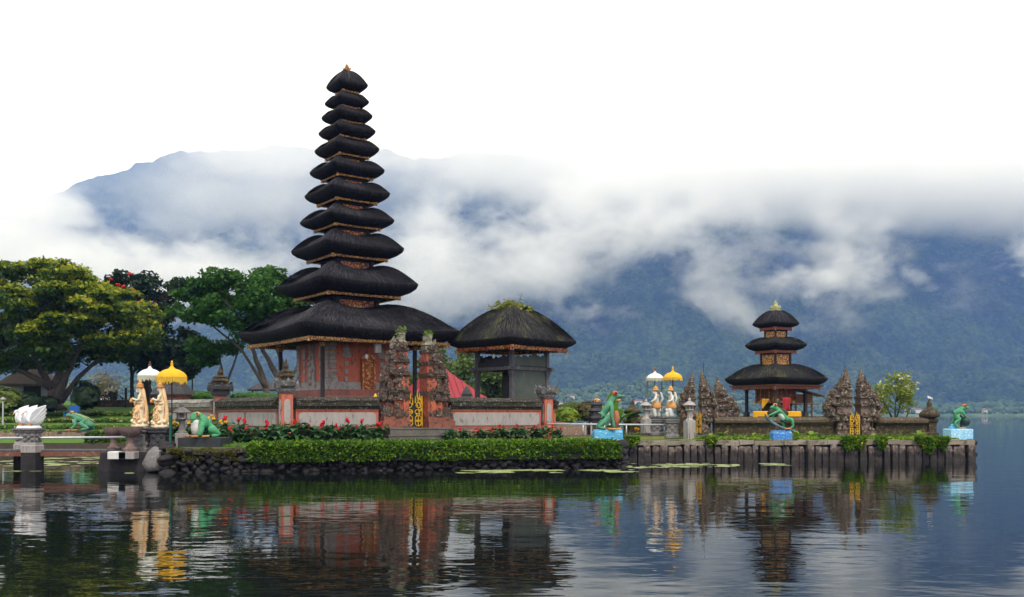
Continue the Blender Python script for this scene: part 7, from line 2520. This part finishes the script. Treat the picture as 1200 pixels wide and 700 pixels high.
# ------------------------------------------------------------------ far left of the garden
OLD_THATCH = weathered("old_brown_thatch", (0.17, 0.12, 0.085), (0.08, 0.06, 0.045), (0.24, 0.20, 0.12), scale=3, stretch=(3, 3, .6), bump=.9, bump_scale=9, bump_dist=.08, third_lo=.6)
hp_ = at(38, 478, 90)
r = empty("garden_hut", (hp_.x, 90, gy(90)), R(12), "thatched garden hut with pale wall under the spreading tree", "hut")
kh = 90 / F
m = MB(); m.rect([(2.5, 2.3, 2.0), (2.55, 2.35, 2.2), (1.3, 1.2, 3.3), (.12, .12, 4.1), (.10, .10, 4.6)]); m.build("roof", OLD_THATCH, r, jitter=.07, jscale=3)
m = MB(); m.box((0, .6, 1.1), (3.6, 2.0, 2.2)); m.build("wall", weathered("pale_blue_wall", (0.33, 0.36, 0.40), (0.25, 0.27, 0.31), scale=1), r)
m = MB(); m.box((.1, -.42, 1.0), (1.5, .1, 2.0)); m.build("door", BLACK_WOOD, r)
for sx in (-1, 1):
    m = MB(); m.box((sx * 2.1, -1.9, 1.05), (.16, .16, 2.1)); m.build("post", BROWN_WOOD, r)
# blue chair
cp = at(84, 482, 76)
r = empty("blue_chair", (cp.x, 76, gy(76)), R(-25), "blue wooden garden chair under the spreading tree", "chair")
BLUE_C = weathered("blue_paint", (0.02, 0.14, 0.45), (0.015, 0.09, 0.30), scale=4, bump=.1)
m = MB(); m.box((0, 0, .46), (1.2, .6, .06)); m.build("seat", BLUE_C, r)
m = MB(); m.box((-.1, .3, .95), (.95, .06, .42)); m.build("backrest", BLUE_C, r)
for sx in (-1, 1):
    for sy in (-1, 1):
        m = MB(); m.box((sx * .55, sy * .26, .35 + (.22 if sy > 0 else .0)), (.06, .06, .7 + (.44 if sy > 0 else 0))); m.build("leg", BLUE_C, r)
    m = MB(); m.box((sx * .55, 0, .68), (.08, .6, .05)); m.build("armrest", BLUE_C, r)
# slim lamp post
lp = at(3.5, 484, 70)
r = empty("lamp_post", (lp.x, 70, gy(70)), 0, "thin pale lamp post at the far left edge of the garden", "lamp post")
m = MB(); m.tube([(0, 0, 0), (0, 0, 1.95)], .05, 8); m.build("pole", PIPE, r)
m = MB(); m.lathe([(.06, 1.9), (.2, 1.98), (.22, 2.05), (.08, 2.14), (.03, 2.2)], (0, 0, 0), 12); m.build("lamp_head", PALE_STONE, r)
# low dark garden wall along the lake, posts and a small pillar pot
wl = at(102, 482, 92); wr = at(160, 482, 92)
r = empty("garden_wall", ((wl.x + wr.x) / 2, 92, gy(92) - .1), 0, "low dark wall at the back of the garden above the lake", "wall")
Lw = wr.x - wl.x
m = MB(); m.rect([(Lw / 2, .25, 0), (Lw / 2, .25, .62), (Lw / 2, .34, .66), (Lw / 2, .34, .78)]); m.build("body", MOSSY_BROWN, r)
pp = at(133, 474, 92.5)
r = empty("wall_pot", (pp.x, 92.5, gy(92) + .55), 0, "dark square planter post standing on the low garden wall", "planter")
m = MB(); m.square([(.3, 0), (.26, .1), (.26, .75), (.34, .8), (.34, .9)]); m.build("body", DARK_STONE, r)
v, q = leaves(rng.normal(size=(120, 3)) * np.array([.55, .3, .25]) + np.array([0, 0, .6]), .2, seed=77); np_mesh("leaves", v, q, DARKEST, r)
m = MB(); m.rect([(.09, .09, 0), (.09, .09, 2.0)]); o = m.build("gate_post", BLACK_WOOD); q_ = at(147.5, 484, 90); o.location = (q_.x, 90, gy(90) - .1); tag(o, "black upright post in the back garden left of the white umbrella", "post")
# dark little roofed shrine behind the yellow umbrella
sp = at(203, 474, 72)
r = empty("brick_shrine", (sp.x, 72, LAWN_Z), 0, "small brick shrine with dark pointed roof behind the yellow umbrella", "shrine")
zz_ = sp.z - LAWN_Z
m = MB(); m.square([(1.0, -.1), (1.0, zz_ + .5), (1.1, zz_ + .6), (1.1, zz_ + .75)]); m.build("body", BRICK_DARK, r)
m = MB(); m.square([(1.3, zz_ + .75), (1.2, zz_ + .95), (.5, zz_ + 1.9), (.1, zz_ + 2.6)]); m.build("roof", DARK_STONE, r, jitter=.03)
# small grey roof seen under the broad tree
sp = at(311, 458, 92)
r = empty("far_pavilion", (sp.x, 92, LAWN_Z), R(15), "low dark roofed shelter behind the broad green tree", "shelter")
zz_ = sp.z - LAWN_Z
m = MB(); m.rect([(1.7, 1.6, zz_), (1.7, 1.6, zz_ + .12), (.3, .3, zz_ + .9), (.05, .05, zz_ + 1.0)]); m.build("roof", DARK_STONE, r)
for sx in (-1, 1):
    m = MB(); m.box((sx * 1.2, -1.1, zz_ / 2), (.14, .14, zz_)); m.build("post", BLACK_WOOD, r)

# brown retaining roofs by the footbridge
m = MB()
for i in range(26):
    m.box((-1.95 + .156 * i, 0, .48 + .10 * math.sin(i * .24)), (.15, .5, .86), rx=R(-14))
o = m.build("paling_fence", PALING, jitter=.03, jscale=3); o.location = at(662, 514, 56.5); tag(o, "short brown paling screen behind the pipe rail right of the temple wall", "fence")
for px in (686, 693, 704):
    m = MB(); m.box((0, 0, .4), (.10, .10, .9)); o = m.build("wooden_post", PALE_STONE); o.location = at(px, 512, 55.5); tag(o, {686: "first of three pale posts behind the footbridge, nearest the paling screen", 693: "middle of three pale posts behind the footbridge", 704: "pale post behind the footbridge just left of the sky blue base"}[px], "post")

# ------------------------------------------------------------------ water lilies
LILY = leaf_mat("lily_pad", [(0.16, 0.22, 0.07), (0.26, 0.31, 0.11), (0.36, 0.38, 0.18)], trans=0, noise_scale=.7)
def lilies(x0, x1, yf0, yf1, n, seed, rr=(.10, .22)):
    g = random.Random(seed)
    mb = MB()
    k = 0
    while k < n:
        t = g.random(); x = x0 + (x1 - x0) * t; y = g.uniform(yf0(t), yf1(t))
        if mnoise.noise(Vector((x * .55, y * .9, seed))) < -.02: k += .34; continue
        k += 1
        r_ = g.uniform(*rr); a0 = g.uniform(0, 6)
        pts = [(x + r_ * math.cos(a0 + a), y + r_ * math.sin(a0 + a), .012 + g.uniform(0, .004)) for a in np.linspace(.2, 6.08, 12)] + [(x, y, .012)]
        mb.add(pts, [tuple(range(13))])
    tag(mb.build("lily_pads", LILY), kind="stuff")


lilies(-2.2, 5.4, lambda t: 39.6 + t * .6, lambda t: 41.6 + t * 1.6, 330, 3, (.10, .24))
lilies(5.4, 13.5, lambda t: 43.2 + t * 2, lambda t: 47.6, 260, 4, (.10, .24))
lilies(-27, -17.5, lambda t: 45.0, lambda t: 57.5, 520, 6, (.14, .34))
lilies(-18.6, -16.0, lambda t: 39.4, lambda t: 40.0, 14, 7)
lilies(-22, -19.5, lambda t: 40.5, lambda t: 41.2, 12, 8)
